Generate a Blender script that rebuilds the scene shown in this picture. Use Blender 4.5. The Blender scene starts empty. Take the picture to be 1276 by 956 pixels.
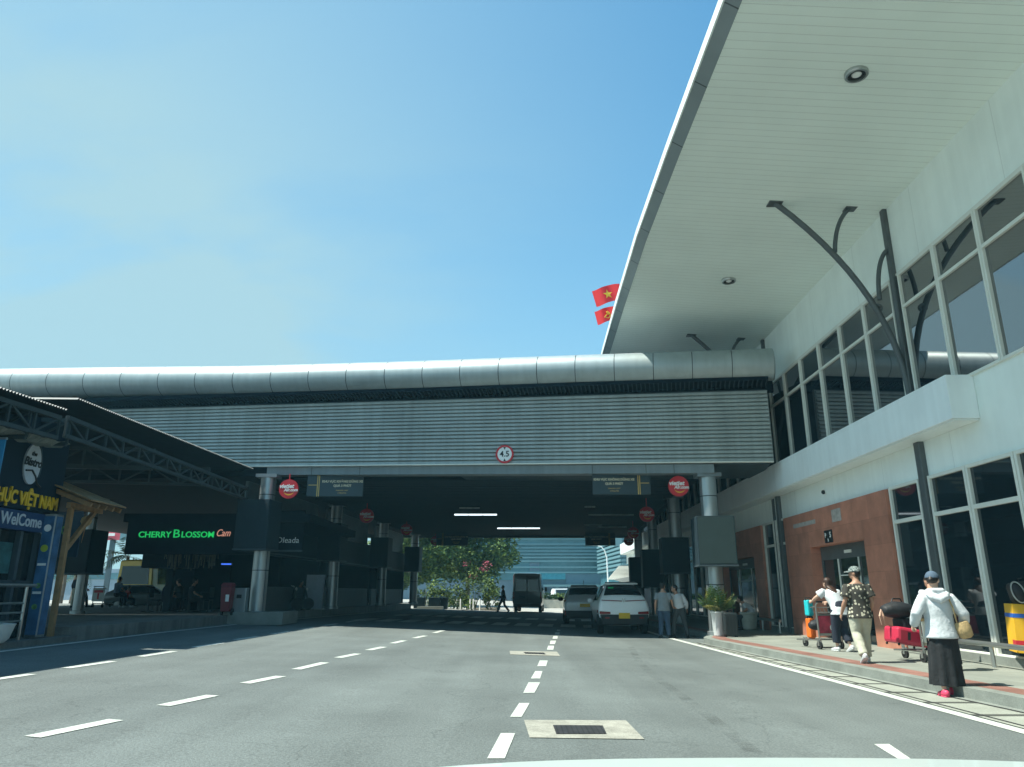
import bpy, bmesh, math, random
from mathutils import Matrix, Vector
random.seed(7)
R = math.radians
sc = bpy.context.scene
col = sc.collection

# ---------------------------------------------------------------- camera model
FPX, CH, PITCH = 912.0, 1.38, R(15.95)      # focal length in photo pixels, eye height, upward pitch
CP, SP = math.cos(PITCH), math.sin(PITCH)

def ray(x, y):
    u, v = (x - 638) / FPX, (478 - y) / FPX
    return Vector((u, CP - v * SP, SP + v * CP))

def zg(X):
    """cross fall of the road: flat on the right, rising to the left"""
    return 0.03 * min(max(0.0, 3.2 - X), 12.6)

def G(x, y, dz=0.0):
    r = ray(x, y); z = 0.0; t = 1.0
    for _ in range(40):
        t = (z + dz - CH) / r.z
        z = zg(r.x * t)
    return Vector((r.x * t, r.y * t, z + dz))

def AY(x, y, Y):
    r = ray(x, y); t = Y / r.y
    return Vector((r.x * t, Y, CH + r.z * t))

def AP(x, y, p0, az):
    a = R(az); n = (math.cos(a), -math.sin(a))
    r = ray(x, y); t = (n[0] * p0[0] + n[1] * p0[1]) / (n[0] * r.x + n[1] * r.y)
    return Vector((r.x * t, r.y * t, CH + r.z * t))

# ---------------------------------------------------------------- objects
def Wm(o):
    m = o.matrix_basis.copy()
    while o.parent is not None:
        o = o.parent
        m = o.matrix_basis @ m
    return m

def tag(o, label=None, cat=None, group=None, kind=None):
    if label: o['label'] = label
    if cat: o['category'] = cat
    if group: o['group'] = group
    if kind: o['kind'] = kind
    return o

def thing(name, label, cat, loc=(0, 0, 0), rot=0.0, group=None):
    o = bpy.data.objects.new(name, None)
    o.empty_display_size = 0.2
    col.objects.link(o)
    o.location = loc
    o.rotation_euler = (0, 0, rot)
    return tag(o, label, cat, group)

def copy_tree(o, parent=None):
    c = o.copy(); col.objects.link(c)
    c.parent = parent
    for ch in [k for k in bpy.data.objects if k.parent == o and k != c]:
        copy_tree(ch, c)
    return c

def frame(loc=(0, 0, 0), az=0.0, pitch=0.0, roll=0.0, scale=1.0):
    """az: heading clockwise from +Y in degrees"""
    return Matrix.Translation(Vector(loc)) @ Matrix.Rotation(R(-az), 4, 'Z') @ Matrix.Rotation(R(pitch), 4, 'X') @ Matrix.Rotation(R(roll), 4, 'Y') @ Matrix.Scale(scale, 4)

class MB:
    def __init__(s, M=None):
        s.v, s.f, s.mi, s.sm = [], [], [], []
        s.M = M or Matrix.Identity(4); s.m = 0; s.smooth = False
    def pt(s, p):
        s.v.append(s.M @ Vector(p)); return len(s.v) - 1
    def face(s, idx):
        s.f.append(tuple(idx)); s.mi.append(s.m); s.sm.append(s.smooth)
    def poly(s, pts):
        s.face([s.pt(p) for p in pts])
    def box(s, a, b):
        x0, y0, z0 = a; x1, y1, z1 = b
        i = [s.pt(p) for p in ((x0,y0,z0),(x1,y0,z0),(x1,y1,z0),(x0,y1,z0),(x0,y0,z1),(x1,y0,z1),(x1,y1,z1),(x0,y1,z1))]
        for q in ((0,3,2,1),(4,5,6,7),(0,1,5,4),(1,2,6,5),(2,3,7,6),(3,0,4,7)): s.face([i[k] for k in q])
    def cbox(s, c, d):
        s.box([c[k] - d[k] / 2 for k in range(3)], [c[k] + d[k] / 2 for k in range(3)])
    def hexa(s, p):
        """8 corners, bottom ring then top ring"""
        i = [s.pt(q) for q in p]
        for q in ((0,3,2,1),(4,5,6,7),(0,1,5,4),(1,2,6,5),(2,3,7,6),(3,0,4,7)): s.face([i[k] for k in q])
    def bar(s, a, b, w, d=None, up=(0, 0, 1)):
        a, b = Vector(a), Vector(b); d = d or w
        t = (b - a).normalized(); u = Vector(up)
        if abs(t.dot(u)) > .95: u = Vector((0, 1, 0)) if abs(t.y) < .9 else Vector((1, 0, 0))
        x = t.cross(u).normalized(); y = x.cross(t)
        q = [x * (w/2*i) + y * (d/2*j) for i, j in ((-1,-1),(1,-1),(1,1),(-1,1))]
        s.hexa([a + k for k in q] + [b + k for k in q])
    def tube(s, pts, rad, n=10, cap=True, side=None):
        """rad: number, list of numbers or list of (a, b) half axes; a lies along `side`"""
        P = [Vector(p) for p in pts]; m = len(P)
        if not isinstance(rad, (list, tuple)): rad = [rad] * m
        rad = [(r, r) if not isinstance(r, (list, tuple)) else r for r in rad]
        rings = []; X = None
        for i in range(m):
            t = (P[min(i+1, m-1)] - P[max(i-1, 0)])
            if t.length < 1e-9: t = Vector((0, 0, 1))
            t.normalize()
            if side is not None: ref = Vector(side)
            elif X is not None: ref = X
            else: ref = Vector((1, 0, 0)) if abs(t.x) < .9 else Vector((0, 1, 0))
            X = (ref - t * ref.dot(t))
            if X.length < 1e-6: X = Vector((0, 1, 0)) - t * t.y
            X.normalize(); Y = t.cross(X)
            rings.append([s.pt(P[i] + X * (rad[i][0] * math.cos(2*math.pi*k/n)) + Y * (rad[i][1] * math.sin(2*math.pi*k/n))) for k in range(n)])
        for i in range(m - 1):
            for k in range(n):
                s.face((rings[i][k], rings[i][(k+1) % n], rings[i+1][(k+1) % n], rings[i+1][k]))
        if cap:
            s.face(rings[0][::-1]); s.face(rings[-1])
    def rtube(s, pts, rad, n=10, side=None):
        """tube with rounded ends"""
        P = [Vector(p) for p in pts]; rad = [rad] * len(P) if not isinstance(rad, (list, tuple)) else list(rad)
        rad = [(r, r) if not isinstance(r, (list, tuple)) else r for r in rad]
        a, b = (P[0] - P[1]).normalized(), (P[-1] - P[-2]).normalized()
        r0, r1 = min(rad[0]), min(rad[-1])
        pre = [P[0] + a * (r0 * k) for k in (.95, .7)]; post = [P[-1] + b * (r1 * k) for k in (.7, .95)]
        f = (.3, .72)
        rr = [(rad[0][0]*k, rad[0][1]*k) for k in f] + rad + [(rad[-1][0]*k, rad[-1][1]*k) for k in f[::-1]]
        s.tube(pre + P + post, rr, n, True, side)
    def ellipsoid(s, c, r, n=12, m=8, M=None):
        M = M or Matrix.Identity(3); c = Vector(c); rows = []
        for j in range(1, m):
            th = math.pi * j / m
            rows.append([s.pt(c + M @ Vector((r[0]*math.sin(th)*math.cos(2*math.pi*k/n), r[1]*math.sin(th)*math.sin(2*math.pi*k/n), r[2]*math.cos(th)))) for k in range(n)])
        top = s.pt(c + M @ Vector((0, 0, r[2]))); bot = s.pt(c - M @ Vector((0, 0, r[2])))
        for k in range(n):
            s.face((top, rows[0][k], rows[0][(k+1) % n])); s.face((bot, rows[-1][(k+1) % n], rows[-1][k]))
            for j in range(m - 2): s.face((rows[j][k], rows[j+1][k], rows[j+1][(k+1) % n], rows[j][(k+1) % n]))
    def lathe(s, prof, c=(0, 0, 0), n=20, caps=True):
        c = Vector(c); rings = [[s.pt(c + Vector((r*math.cos(2*math.pi*k/n), r*math.sin(2*math.pi*k/n), z))) for k in range(n)] for r, z in prof]
        for i in range(len(prof) - 1):
            for k in range(n): s.face((rings[i][k], rings[i][(k+1) % n], rings[i+1][(k+1) % n], rings[i+1][k]))
        if caps: s.face(rings[0][::-1]); s.face(rings[-1])
    def cyl(s, a, b, r, n=16): s.tube([a, b], r, n)
    def prism(s, pts2, y0, y1):
        """closed x-z outline extruded along y"""
        a = [s.pt((x, y0, z)) for x, z in pts2]; b = [s.pt((x, y1, z)) for x, z in pts2]; n = len(pts2)
        s.face(a); s.face(b[::-1])
        for i in range(n): s.face((a[i], b[i], b[(i+1) % n], a[(i+1) % n]))
    def slab(s, outline, z0, z1):
        a = [s.pt((p[0], p[1], z0)) for p in outline]; b = [s.pt((p[0], p[1], z1)) for p in outline]; n = len(outline)
        s.face(a[::-1]); s.face(b)
        for i in range(n): s.face((a[i], a[(i+1) % n], b[(i+1) % n], b[i]))
    def raw(s, me, M=None):
        b = len(s.v); M = M or Matrix.Identity(4)
        for v in me.vertices: s.v.append(s.M @ (M @ v.co))
        for p in me.polygons: s.f.append(tuple(b + i for i in p.vertices)); s.mi.append(s.m); s.sm.append(s.smooth)
    def build(s, name, mats, parent=None, smooth=None, bevel=0.0, origin=None):
        me = bpy.data.meshes.new(name)
        if parent is not None: inv = Wm(parent).inverted()
        elif origin is not None: inv = Matrix.Translation(-Vector(origin))
        else: inv = Matrix.Identity(4)
        me.from_pydata([inv @ v for v in s.v], [], s.f)
        if not isinstance(mats, (list, tuple)): mats = [mats]
        for m in mats: me.materials.append(m)
        for i, p in enumerate(me.polygons): p.material_index = min(s.mi[i], len(mats) - 1); p.use_smooth = s.sm[i] or smooth is not None
        bm = bmesh.new(); bm.from_mesh(me); bmesh.ops.recalc_face_normals(bm, faces=bm.faces); bm.to_mesh(me); bm.free()
        if smooth: me.set_sharp_from_angle(angle=R(smooth))
        o = bpy.data.objects.new(name, me); col.objects.link(o)
        if parent is not None: o.parent = parent
        elif origin is not None: o.location = origin
        if bevel:
            md = o.modifiers.new('bevel', 'BEVEL'); md.width = bevel; md.segments = 2; md.limit_method = 'ANGLE'; md.angle_limit = R(40)
        return o

def remesh(mb, voxel, it=4, fac=.5):
    """union of closed shapes as one continuous smooth surface"""
    me = bpy.data.meshes.new('t'); me.from_pydata([tuple(v) for v in mb.v], [], mb.f)
    bm = bmesh.new(); bm.from_mesh(me); bmesh.ops.recalc_face_normals(bm, faces=bm.faces); bm.to_mesh(me); bm.free()
    o = bpy.data.objects.new('t', me); col.objects.link(o)
    r = o.modifiers.new('r', 'REMESH'); r.mode = 'VOXEL'; r.voxel_size = voxel
    if it:
        q = o.modifiers.new('s', 'SMOOTH'); q.factor = fac; q.iterations = it
    dg = bpy.context.evaluated_depsgraph_get()
    out = bpy.data.meshes.new_from_object(o.evaluated_get(dg))
    bpy.data.objects.remove(o); bpy.data.meshes.remove(me)
    nb = MB(); nb.smooth = True; nb.raw(out); bpy.data.meshes.remove(out)
    return nb

def text_mesh(txt, size, depth=.004, align='CENTER', bold=0.0, shear=0.0, sx=1.0):
    cu = bpy.data.curves.new('t', 'FONT'); cu.body = txt; cu.size = size; cu.extrude = depth; cu.offset = bold
    cu.align_x = align; cu.align_y = 'CENTER'; cu.shear = shear; cu.resolution_u = 3
    o = bpy.data.objects.new('t', cu); col.objects.link(o)
    dg = bpy.context.evaluated_depsgraph_get()
    me = bpy.data.meshes.new_from_object(o.evaluated_get(dg))
    bpy.data.objects.remove(o); bpy.data.curves.remove(cu)
    if sx != 1.0: me.transform(Matrix.Diagonal((sx, 1, 1, 1)))
    return me
# text lies in its local x-y plane: stand it up so that it faces -y of the frame
UPRIGHT = Matrix.Rotation(R(90), 4, 'X')

# ---------------------------------------------------------------- materials
def _n(t, typ, **kw):
    n = t.nodes.new(typ)
    for k, v in kw.items(): setattr(n, k, v)
    return n

def mat(name, c, rough=.6, metal=0.0, var=.12, vscale=3.0, fine=0.0, fscale=60.0, bump=0.0, bscale=40.0, ior=1.45, emit=None, estr=0.0, coat=0.0, streak=0.0, spec=.5):
    """principled surface with cloudy tone variation, fine grain, vertical streaks and bump, all in object space"""
    m = bpy.data.materials.new(name); m.use_nodes = True; t = m.node_tree
    b = t.nodes['Principled BSDF']
    b.inputs['Roughness'].default_value = rough; b.inputs['Metallic'].default_value = metal; b.inputs['IOR'].default_value = ior
    b.inputs['Coat Weight'].default_value = coat; b.inputs['Specular IOR Level'].default_value = spec
    c4 = (*c, 1)
    g = _n(t, 'ShaderNodeNewGeometry')
    nz = _n(t, 'ShaderNodeTexNoise'); nz.inputs['Scale'].default_value = vscale; nz.inputs['Detail'].default_value = 5; nz.inputs['Roughness'].default_value = .6
    t.links.new(g.outputs['Position'], nz.inputs['Vector'])
    mr = _n(t, 'ShaderNodeMapRange'); mr.inputs[1].default_value = .3; mr.inputs[2].default_value = .7
    mr.inputs[3].default_value = 1 - var; mr.inputs[4].default_value = 1 + var
    t.links.new(nz.outputs['Fac'], mr.inputs[0])
    val = mr.outputs[0]
    if fine:
        n2 = _n(t, 'ShaderNodeTexNoise'); n2.inputs['Scale'].default_value = fscale; n2.inputs['Detail'].default_value = 3
        t.links.new(g.outputs['Position'], n2.inputs['Vector'])
        m2 = _n(t, 'ShaderNodeMapRange'); m2.inputs[1].default_value = .3; m2.inputs[2].default_value = .7; m2.inputs[3].default_value = 1 - fine; m2.inputs[4].default_value = 1 + fine
        t.links.new(n2.outputs['Fac'], m2.inputs[0])
        x = _n(t, 'ShaderNodeMath', operation='MULTIPLY'); t.links.new(val, x.inputs[0]); t.links.new(m2.outputs[0], x.inputs[1]); val = x.outputs[0]
    if streak:
        mp = _n(t, 'ShaderNodeMapping'); mp.inputs['Scale'].default_value = (3.5, 3.5, .15); t.links.new(g.outputs['Position'], mp.inputs['Vector'])
        n3 = _n(t, 'ShaderNodeTexNoise'); n3.inputs['Scale'].default_value = 1.5; n3.inputs['Detail'].default_value = 6; t.links.new(mp.outputs[0], n3.inputs['Vector'])
        m3 = _n(t, 'ShaderNodeMapRange'); m3.inputs[1].default_value = .35; m3.inputs[2].default_value = .65; m3.inputs[3].default_value = 1 - streak; m3.inputs[4].default_value = 1
        t.links.new(n3.outputs['Fac'], m3.inputs[0])
        x = _n(t, 'ShaderNodeMath', operation='MULTIPLY'); t.links.new(val, x.inputs[0]); t.links.new(m3.outputs[0], x.inputs[1]); val = x.outputs[0]
    vm = _n(t, 'ShaderNodeVectorMath', operation='SCALE'); vm.inputs[0].default_value = c
    t.links.new(val, vm.inputs['Scale']); t.links.new(vm.outputs[0], b.inputs['Base Color'])
    if bump:
        n4 = _n(t, 'ShaderNodeTexNoise'); n4.inputs['Scale'].default_value = bscale; n4.inputs['Detail'].default_value = 4
        t.links.new(g.outputs['Position'], n4.inputs['Vector'])
        bp = _n(t, 'ShaderNodeBump'); bp.inputs['Strength'].default_value = bump; bp.inputs['Distance'].default_value = .02
        t.links.new(n4.outputs['Fac'], bp.inputs['Height']); t.links.new(bp.outputs[0], b.inputs['Normal'])
    if emit:
        b.inputs['Emission Color'].default_value = (*emit, 1); b.inputs['Emission Strength'].default_value = estr
    m['out'] = vm.name
    return m

def lines_mat(m, axis, period, width, dark=.6, coords='Object', phase=0.0):
    """multiply a material's colour by thin dark joints every `period` along an object axis"""
    t = m.node_tree; b = t.nodes['Principled BSDF']
    tc = _n(t, 'ShaderNodeTexCoord'); sp = _n(t, 'ShaderNodeSeparateXYZ'); t.links.new(tc.outputs[coords], sp.inputs[0])
    a = _n(t, 'ShaderNodeMath', operation='MULTIPLY_ADD'); a.inputs[1].default_value = 1 / period; a.inputs[2].default_value = phase
    t.links.new(sp.outputs[axis], a.inputs[0])
    f = _n(t, 'ShaderNodeMath', operation='FRACT'); t.links.new(a.outputs[0], f.inputs[0])
    l = _n(t, 'ShaderNodeMath', operation='LESS_THAN'); l.inputs[1].default_value = width / period; t.links.new(f.outputs[0], l.inputs[0])
    mx = _n(t, 'ShaderNodeMix', data_type='RGBA', blend_type='MULTIPLY'); mx.inputs['B'].default_value = (dark, dark, dark, 1)
    src = b.inputs['Base Color'].links[0].from_socket
    t.links.new(l.outputs[0], mx.inputs['Factor']); t.links.new(src, mx.inputs['A']); t.links.new(mx.outputs['Result'], b.inputs['Base Color'])
    return m

def tiles_mat(m, w, h, mortar=.006, tone=.25, dark=.55, swap=None):
    """stone panels with their own tone: brick texture in the object's y-z (wall) or x-y (floor) plane"""
    t = m.node_tree; b = t.nodes['Principled BSDF']
    tc = _n(t, 'ShaderNodeTexCoord'); sp = _n(t, 'ShaderNodeSeparateXYZ'); t.links.new(tc.outputs['Object'], sp.inputs[0])
    cb = _n(t, 'ShaderNodeCombineXYZ'); ax = swap or ('Y', 'Z')
    t.links.new(sp.outputs[ax[0]], cb.inputs[0]); t.links.new(sp.outputs[ax[1]], cb.inputs[1])
    br = _n(t, 'ShaderNodeTexBrick'); br.offset = 0.0 if swap else .5
    br.inputs['Scale'].default_value = 1; br.inputs['Brick Width'].default_value = w; br.inputs['Row Height'].default_value = h; br.inputs['Mortar Size'].default_value = mortar
    br.inputs['Color1'].default_value = (1 - tone,) * 3 + (1,); br.inputs['Color2'].default_value = (1 + tone * .4,) * 3 + (1,); br.inputs['Mortar'].default_value = (dark,) * 3 + (1,)
    t.links.new(cb.outputs[0], br.inputs['Vector'])
    mx = _n(t, 'ShaderNodeMix', data_type='RGBA', blend_type='MULTIPLY'); mx.inputs['Factor'].default_value = 1
    src = b.inputs['Base Color'].links[0].from_socket
    t.links.new(src, mx.inputs['A']); t.links.new(br.outputs['Color'], mx.inputs['B']); t.links.new(mx.outputs['Result'], b.inputs['Base Color'])
    return m

def plain_emit(name, c, s):
    m = bpy.data.materials.new(name); m.use_nodes = True; t = m.node_tree
    b = t.nodes['Principled BSDF']; b.inputs['Base Color'].default_value = (*c, 1); b.inputs['Emission Color'].default_value = (*c, 1); b.inputs['Emission Strength'].default_value = s
    return m

M = {}
M['asphalt'] = mat('asphalt', (.124, .143, .140), .85, var=.14, vscale=.55, fine=.28, fscale=48, bump=.5, bscale=90)
M['sign_blue'] = mat('welcome_blue', (.012, .045, .13), .5, var=.08)
M['sign_pale'] = mat('sign_pale', (.50, .55, .60), .5, var=.05)
M['bulk_pale'] = mat('pale_bulkhead', (.13, .17, .19), .6, var=.12)
M['totem_pale'] = mat('totem_pale', (.30, .36, .44), .5, var=.12)
M['ledge'] = mat('ledge_panels', (.88, .95, .96), .4, var=.05, vscale=1, streak=.06)
def wear(m):
    t = m.node_tree; b = t.nodes['Principled BSDF']; src = b.inputs['Base Color'].links[0].from_socket
    g = _n(t, 'ShaderNodeNewGeometry'); val = None
    for scale, lo, hi, a, c in (((.9, .035, 1), .35, .65, .88, 1.10), ((.16, .10, 1), .42, .60, .90, 1.05)):
        mp = _n(t, 'ShaderNodeMapping'); mp.inputs['Scale'].default_value = scale; mp.inputs['Rotation'].default_value = (0, 0, R(4)); t.links.new(g.outputs['Position'], mp.inputs['Vector'])
        n = _n(t, 'ShaderNodeTexNoise'); n.inputs['Scale'].default_value = 1.3; n.inputs['Detail'].default_value = 5; t.links.new(mp.outputs[0], n.inputs['Vector'])
        r = _n(t, 'ShaderNodeMapRange'); r.inputs[1].default_value = lo; r.inputs[2].default_value = hi; r.inputs[3].default_value = a; r.inputs[4].default_value = c; t.links.new(n.outputs['Fac'], r.inputs[0])
        s_ = _n(t, 'ShaderNodeVectorMath', operation='SCALE'); t.links.new(src, s_.inputs[0]); t.links.new(r.outputs[0], s_.inputs['Scale']); src = s_.outputs[0]
    # hairline cracks and oil spots
    v = _n(t, 'ShaderNodeTexVoronoi', feature='DISTANCE_TO_EDGE'); v.inputs['Scale'].default_value = .22
    dn = _n(t, 'ShaderNodeTexNoise'); dn.inputs['Scale'].default_value = .9; dn.inputs['Detail'].default_value = 6; t.links.new(g.outputs['Position'], dn.inputs['Vector'])
    ad = _n(t, 'ShaderNodeVectorMath', operation='MULTIPLY_ADD'); ad.inputs[1].default_value = (1.6, 1.6, 1.6); t.links.new(dn.outputs['Color'], ad.inputs[0]); t.links.new(g.outputs['Position'], ad.inputs[2]); t.links.new(ad.outputs[0], v.inputs['Vector'])
    r = _n(t, 'ShaderNodeMapRange'); r.inputs[1].default_value = .0; r.inputs[2].default_value = .0035; r.inputs[3].default_value = .72; r.inputs[4].default_value = 1; t.links.new(v.outputs['Distance'], r.inputs[0])
    s_ = _n(t, 'ShaderNodeVectorMath', operation='SCALE'); t.links.new(src, s_.inputs[0]); t.links.new(r.outputs[0], s_.inputs['Scale']); src = s_.outputs[0]
    v = _n(t, 'ShaderNodeTexVoronoi'); v.inputs['Scale'].default_value = .9; t.links.new(ad.outputs[0], v.inputs['Vector'])
    r = _n(t, 'ShaderNodeMapRange'); r.inputs[1].default_value = .02; r.inputs[2].default_value = .13; r.inputs[3].default_value = .80; r.inputs[4].default_value = 1; t.links.new(v.outputs['Distance'], r.inputs[0])
    s_ = _n(t, 'ShaderNodeVectorMath', operation='SCALE'); t.links.new(src, s_.inputs[0]); t.links.new(r.outputs[0], s_.inputs['Scale']); src = s_.outputs[0]
    t.links.new(src, b.inputs['Base Color'])
wear(M['asphalt'])
M['ground'] = mat('pale_concrete_ground', (.34, .33, .30), .9, var=.15, vscale=.3, fine=.1)
M['kerb'] = mat('kerb_concrete', (.20, .22, .20), .85, var=.2, vscale=2, fine=.15, bump=.2)
M['paving'] = tiles_mat(mat('pavement_tiles', (.23, .245, .215), .75, var=.14, vscale=1.2, fine=.12), .6, .6, .008, .12, .75, ('X', 'Y'))
M['red_tile'] = tiles_mat(mat('red_border_tiles', (.25, .125, .10), .6, var=.2, vscale=2, fine=.1), .4, .4, .008, .2, .7, ('X', 'Y'))
M['gutter'] = lines_mat(mat('gutter_concrete', (.28, .295, .255), .85, var=.16, vscale=1.5, fine=.14), 'Y', 1.02, .15, .22)
M['paint'] = mat('road_paint', (.48, .51, .47), .7, var=.14, vscale=5, fine=.2, fscale=40)
M['dark_slot'] = mat('drain_slot', (.03, .03, .03), .8)
M['platform'] = mat('platform_concrete', (.17, .18, .17), .85, var=.2, vscale=1, fine=.15, streak=.3)
M['soffit'] = lines_mat(mat('soffit_boards', (.87, .96, .90), .6, var=.05, vscale=.4, streak=0), 'Y', .2, .014, .78)
M['fascia'] = lines_mat(mat('fascia_metal', (.27, .31, .32), .45, metal=.3, var=.08, vscale=1), 'Y', 1.9, .03, .3)
M['white_metal'] = mat('white_metal', (.80, .85, .83), .4, var=.05, vscale=2)
M['wall'] = lines_mat(mat('white_wall_panels', (.88, .95, .91), .45, var=.05, vscale=.8, streak=.05), 'Y', 2.94, .014, .76, phase=.13)
M['frame'] = mat('window_frame', (.74, .76, .70), .45, var=.04)
M['glass'] = mat('window_glass', (.012, .022, .028), .03, var=.3, vscale=.5, ior=1.75, bump=.02, bscale=.8)
M['glass_high'] = mat('coated_window_glass', (.012, .022, .03), .02, var=.3, vscale=.5, ior=3.2, bump=.02, bscale=.8)
M['stone'] = tiles_mat(mat('red_stone', (.50, .21, .14), .45, var=.18, vscale=2.2, fine=.08), .9, .62, .006, .16, .72)
M['steel_col'] = mat('grey_steel', (.10, .115, .12), .45, metal=.2, var=.1)
M['alu'] = mat('brushed_aluminium', (.40, .44, .45), .38, metal=.75, var=.06, vscale=1.5, streak=.12)
M['tube'] = mat('tube_cladding', (.38, .44, .45), .46, metal=.5, var=.08, vscale=1.2, bump=.25, bscale=1.1, streak=.1)
M['joint'] = mat('dark_joint', (.04, .045, .05), .7)
M['louvre'] = mat('louvre_metal', (.38, .43, .425), .5, metal=.15, var=.12, vscale=.5, streak=.2)
M['beam'] = mat('beam_paint', (.19, .23, .25), .5, var=.12, vscale=1, streak=.15)
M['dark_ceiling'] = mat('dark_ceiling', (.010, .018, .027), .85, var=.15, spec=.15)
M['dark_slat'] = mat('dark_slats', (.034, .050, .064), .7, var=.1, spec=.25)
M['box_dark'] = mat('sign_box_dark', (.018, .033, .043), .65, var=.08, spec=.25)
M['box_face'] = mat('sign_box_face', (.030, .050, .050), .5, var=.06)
M['black'] = mat('black_plastic', (.014, .015, .017), .5)
M['rubber'] = mat('tyre_rubber', (.018, .018, .018), .85)
M['chrome'] = mat('trolley_steel', (.42, .44, .43), .3, metal=.85, var=.05)
M['sign_red'] = mat('sign_red', (.55, .022, .035), .4, var=.05)
M['sign_white'] = mat('sign_white', (.82, .84, .82), .45, var=.03)
M['sign_navy'] = mat('sign_navy', (.008, .020, .034), .6, var=.05, spec=.2)
M['sign_gold'] = mat('sign_gold', (.62, .42, .12), .45, var=.05)
M['yellow'] = mat('bright_yellow', (.80, .50, .03), .45, var=.05)
M['bulkhead'] = mat('grey_bulkhead', (.06, .085, .10), .6, var=.1, spec=.3)
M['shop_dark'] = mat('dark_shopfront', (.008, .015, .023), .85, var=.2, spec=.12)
M['neon_green'] = plain_emit('neon_green', (.01, .40, .09), .55)
M['neon_warm'] = plain_emit('neon_warm', (.55, .25, .18), .45)
M['lamp'] = plain_emit('lit_tube', (.80, .93, 1.0), 1.0)
M['tube_off'] = mat('unlit_tube', (.45, .5, .5), .3)
M['corrugated'] = mat('corrugated_roofing', (.028, .042, .052), .5, metal=.2, var=.15, streak=.1)
M['truss'] = mat('truss_paint', (.042, .058, .062), .6, var=.15, spec=.3)
M['wood'] = mat('timber', (.34, .20, .09), .7, var=.25, vscale=6, streak=.3)
# ================================================================ ground, road, pavements
def struct(name, mb, m, smooth=None, origin=None):
    return tag(mb.build(name, m, smooth=smooth, origin=origin), kind='structure')

XB = [-900, -200, -60, -30, -14, -9.4, -7, -5, -3, -1, 1, 2.2, 3.2, 4.2, 5.2, 8, 20, 60, 200, 900]
YB = [-300, -60, -20, -5, 0, 5, 10, 15, 20, 25, 30, 35, 40, 47, 54, 62, 80, 120, 200, 400, 1000, 2500]
def sheet(xs, ys, dz, shift=0.0):
    mb = MB(); idx = [[mb.pt((x, y, zg(x) + dz)) for y in ys] for x in xs]
    for i in range(len(xs) - 1):
        for j in range(len(ys) - 1): mb.face((idx[i][j], idx[i+1][j], idx[i+1][j+1], idx[i][j+1]))
    return mb
struct('ground', sheet(XB, YB, -.03), M['ground'])
struct('road', sheet([x for x in XB if -9.4 <= x <= 8], [y for y in YB if -60 <= y <= 54], 0.0), M['asphalt'])

def strip(pts, w, dz, ext=None):
    """painted band of width w centred on a ground polyline"""
    mb = MB(); L, Rr = [], []
    P = [Vector((p[0], p[1], 0)) for p in pts]
    # subdivide so that the band follows the cross fall
    Q = []
    for a, b in zip(P, P[1:]):
        n = max(1, int((b - a).length / 1.0))
        Q += [a.lerp(b, k / n) for k in range(n)]
    Q.append(P[-1])
    for i, p in enumerate(Q):
        t = (Q[min(i+1, len(Q)-1)] - Q[max(i-1, 0)]).normalized(); nrm = Vector((t.y, -t.x, 0))
        a, b = p - nrm * w / 2, p + nrm * w / 2
        L.append(mb.pt((a.x, a.y, zg(a.x) + dz))); Rr.append(mb.pt((b.x, b.y, zg(b.x) + dz)))
    for i in range(len(Q) - 1): mb.face((L[i], Rr[i], Rr[i+1], L[i+1]))
    return mb

def marking(mb, name='road_marking'): return struct(name, mb, M['paint'])
def dash(p, q, w=.15):
    a, b = G(*p), G(*q); marking(strip([(a.x, a.y), (b.x, b.y)], w, .006))
def quad_dash(a, b, c, d):
    mb = MB(); P = [G(*p) for p in (a, b, c, d)]
    mb.poly([(p.x, p.y, p.z + .006) for p in P]); marking(mb)
for q in (((624,914.4),(642,914.4),(629,946),(607,946)), ((647,876.7),(660,876.7),(650,894),(635.6,894)), ((658.5,851),(673,851),(666,864),(652,864)),
          ((667,836.8),(676,836.8),(673,846),(661.5,846)), ((672.5,823.5),(682.6,823.5),(680.5,830.6),(669.5,830.6)), ((683,805),(690.5,805),(689.5,810),(681.5,810)),
          ((686,798.6),(693,798.6),(691.5,803),(685,803)), ((689.5,793),(695,793),(694.5,796.4),(688.5,796.4)), ((692,788.2),(697.4,788.2),(696.8,791),(691,791)), ((694.2,785),(698.4,785),(698,786.6),(693.6,786.6)),
          ((1089,928),(1108,928),(1146,954),(1131,954))):
    quad_dash(*q)
for p, q in (((40,919),(145,897.5)), ((203,880),(265,867)), ((305,852),(350,843)), ((369,834.5),(405,826)), ((421,820),(446,815)), ((459,810.5),(478,806.5)), ((489,802),(504,798.5)), ((516,795.5),(530,792.5)), ((541,789),(552,786))):
    dash(p, q, .17)
for p, q in (((-20,849),(40,840.5)), ((82,833),(141,824.5)), ((175,818.5),(217,812)), ((242,807),(277,801.5)), ((293,797.5),(322,793.5)), ((339,790.5),(362,787)), ((374,785),(392,782)), ((403,780),(420,777.5)), ((432,775.5),(446,773.5))):
    dash(p, q, .15)
E5 = G(5, 812); E6 = G(311, 777)
marking(strip([(-9.15, -30), (-9.12, 5), (-9.1, 13.7), (-9.2, 20), (-9.1, 26.4), (-8.4, 34), (-7.2, 50)], .14, .006))
marking(strip([(5.32, -30), (5.30, 4), (5.27, 8.2), (5.23, 12.5), (5.10, 18.5), (4.97, 24.6), (5.0, 30)], .17, .006))
# zebra crossings in the covered part of the road
d45 = math.tan(R(4.5))
for y0, y1, n0, n1 in ((31.3, 34.0, -7, 4), (38.6, 41.2, -7, 4)):
    for k in range(n0, n1):
        x = .95 * k + .35 + d45 * (y0 - 31)
        marking(strip([(x, y0), (x + d45 * (y1 - y0), y1)], .62, .006))

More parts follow.
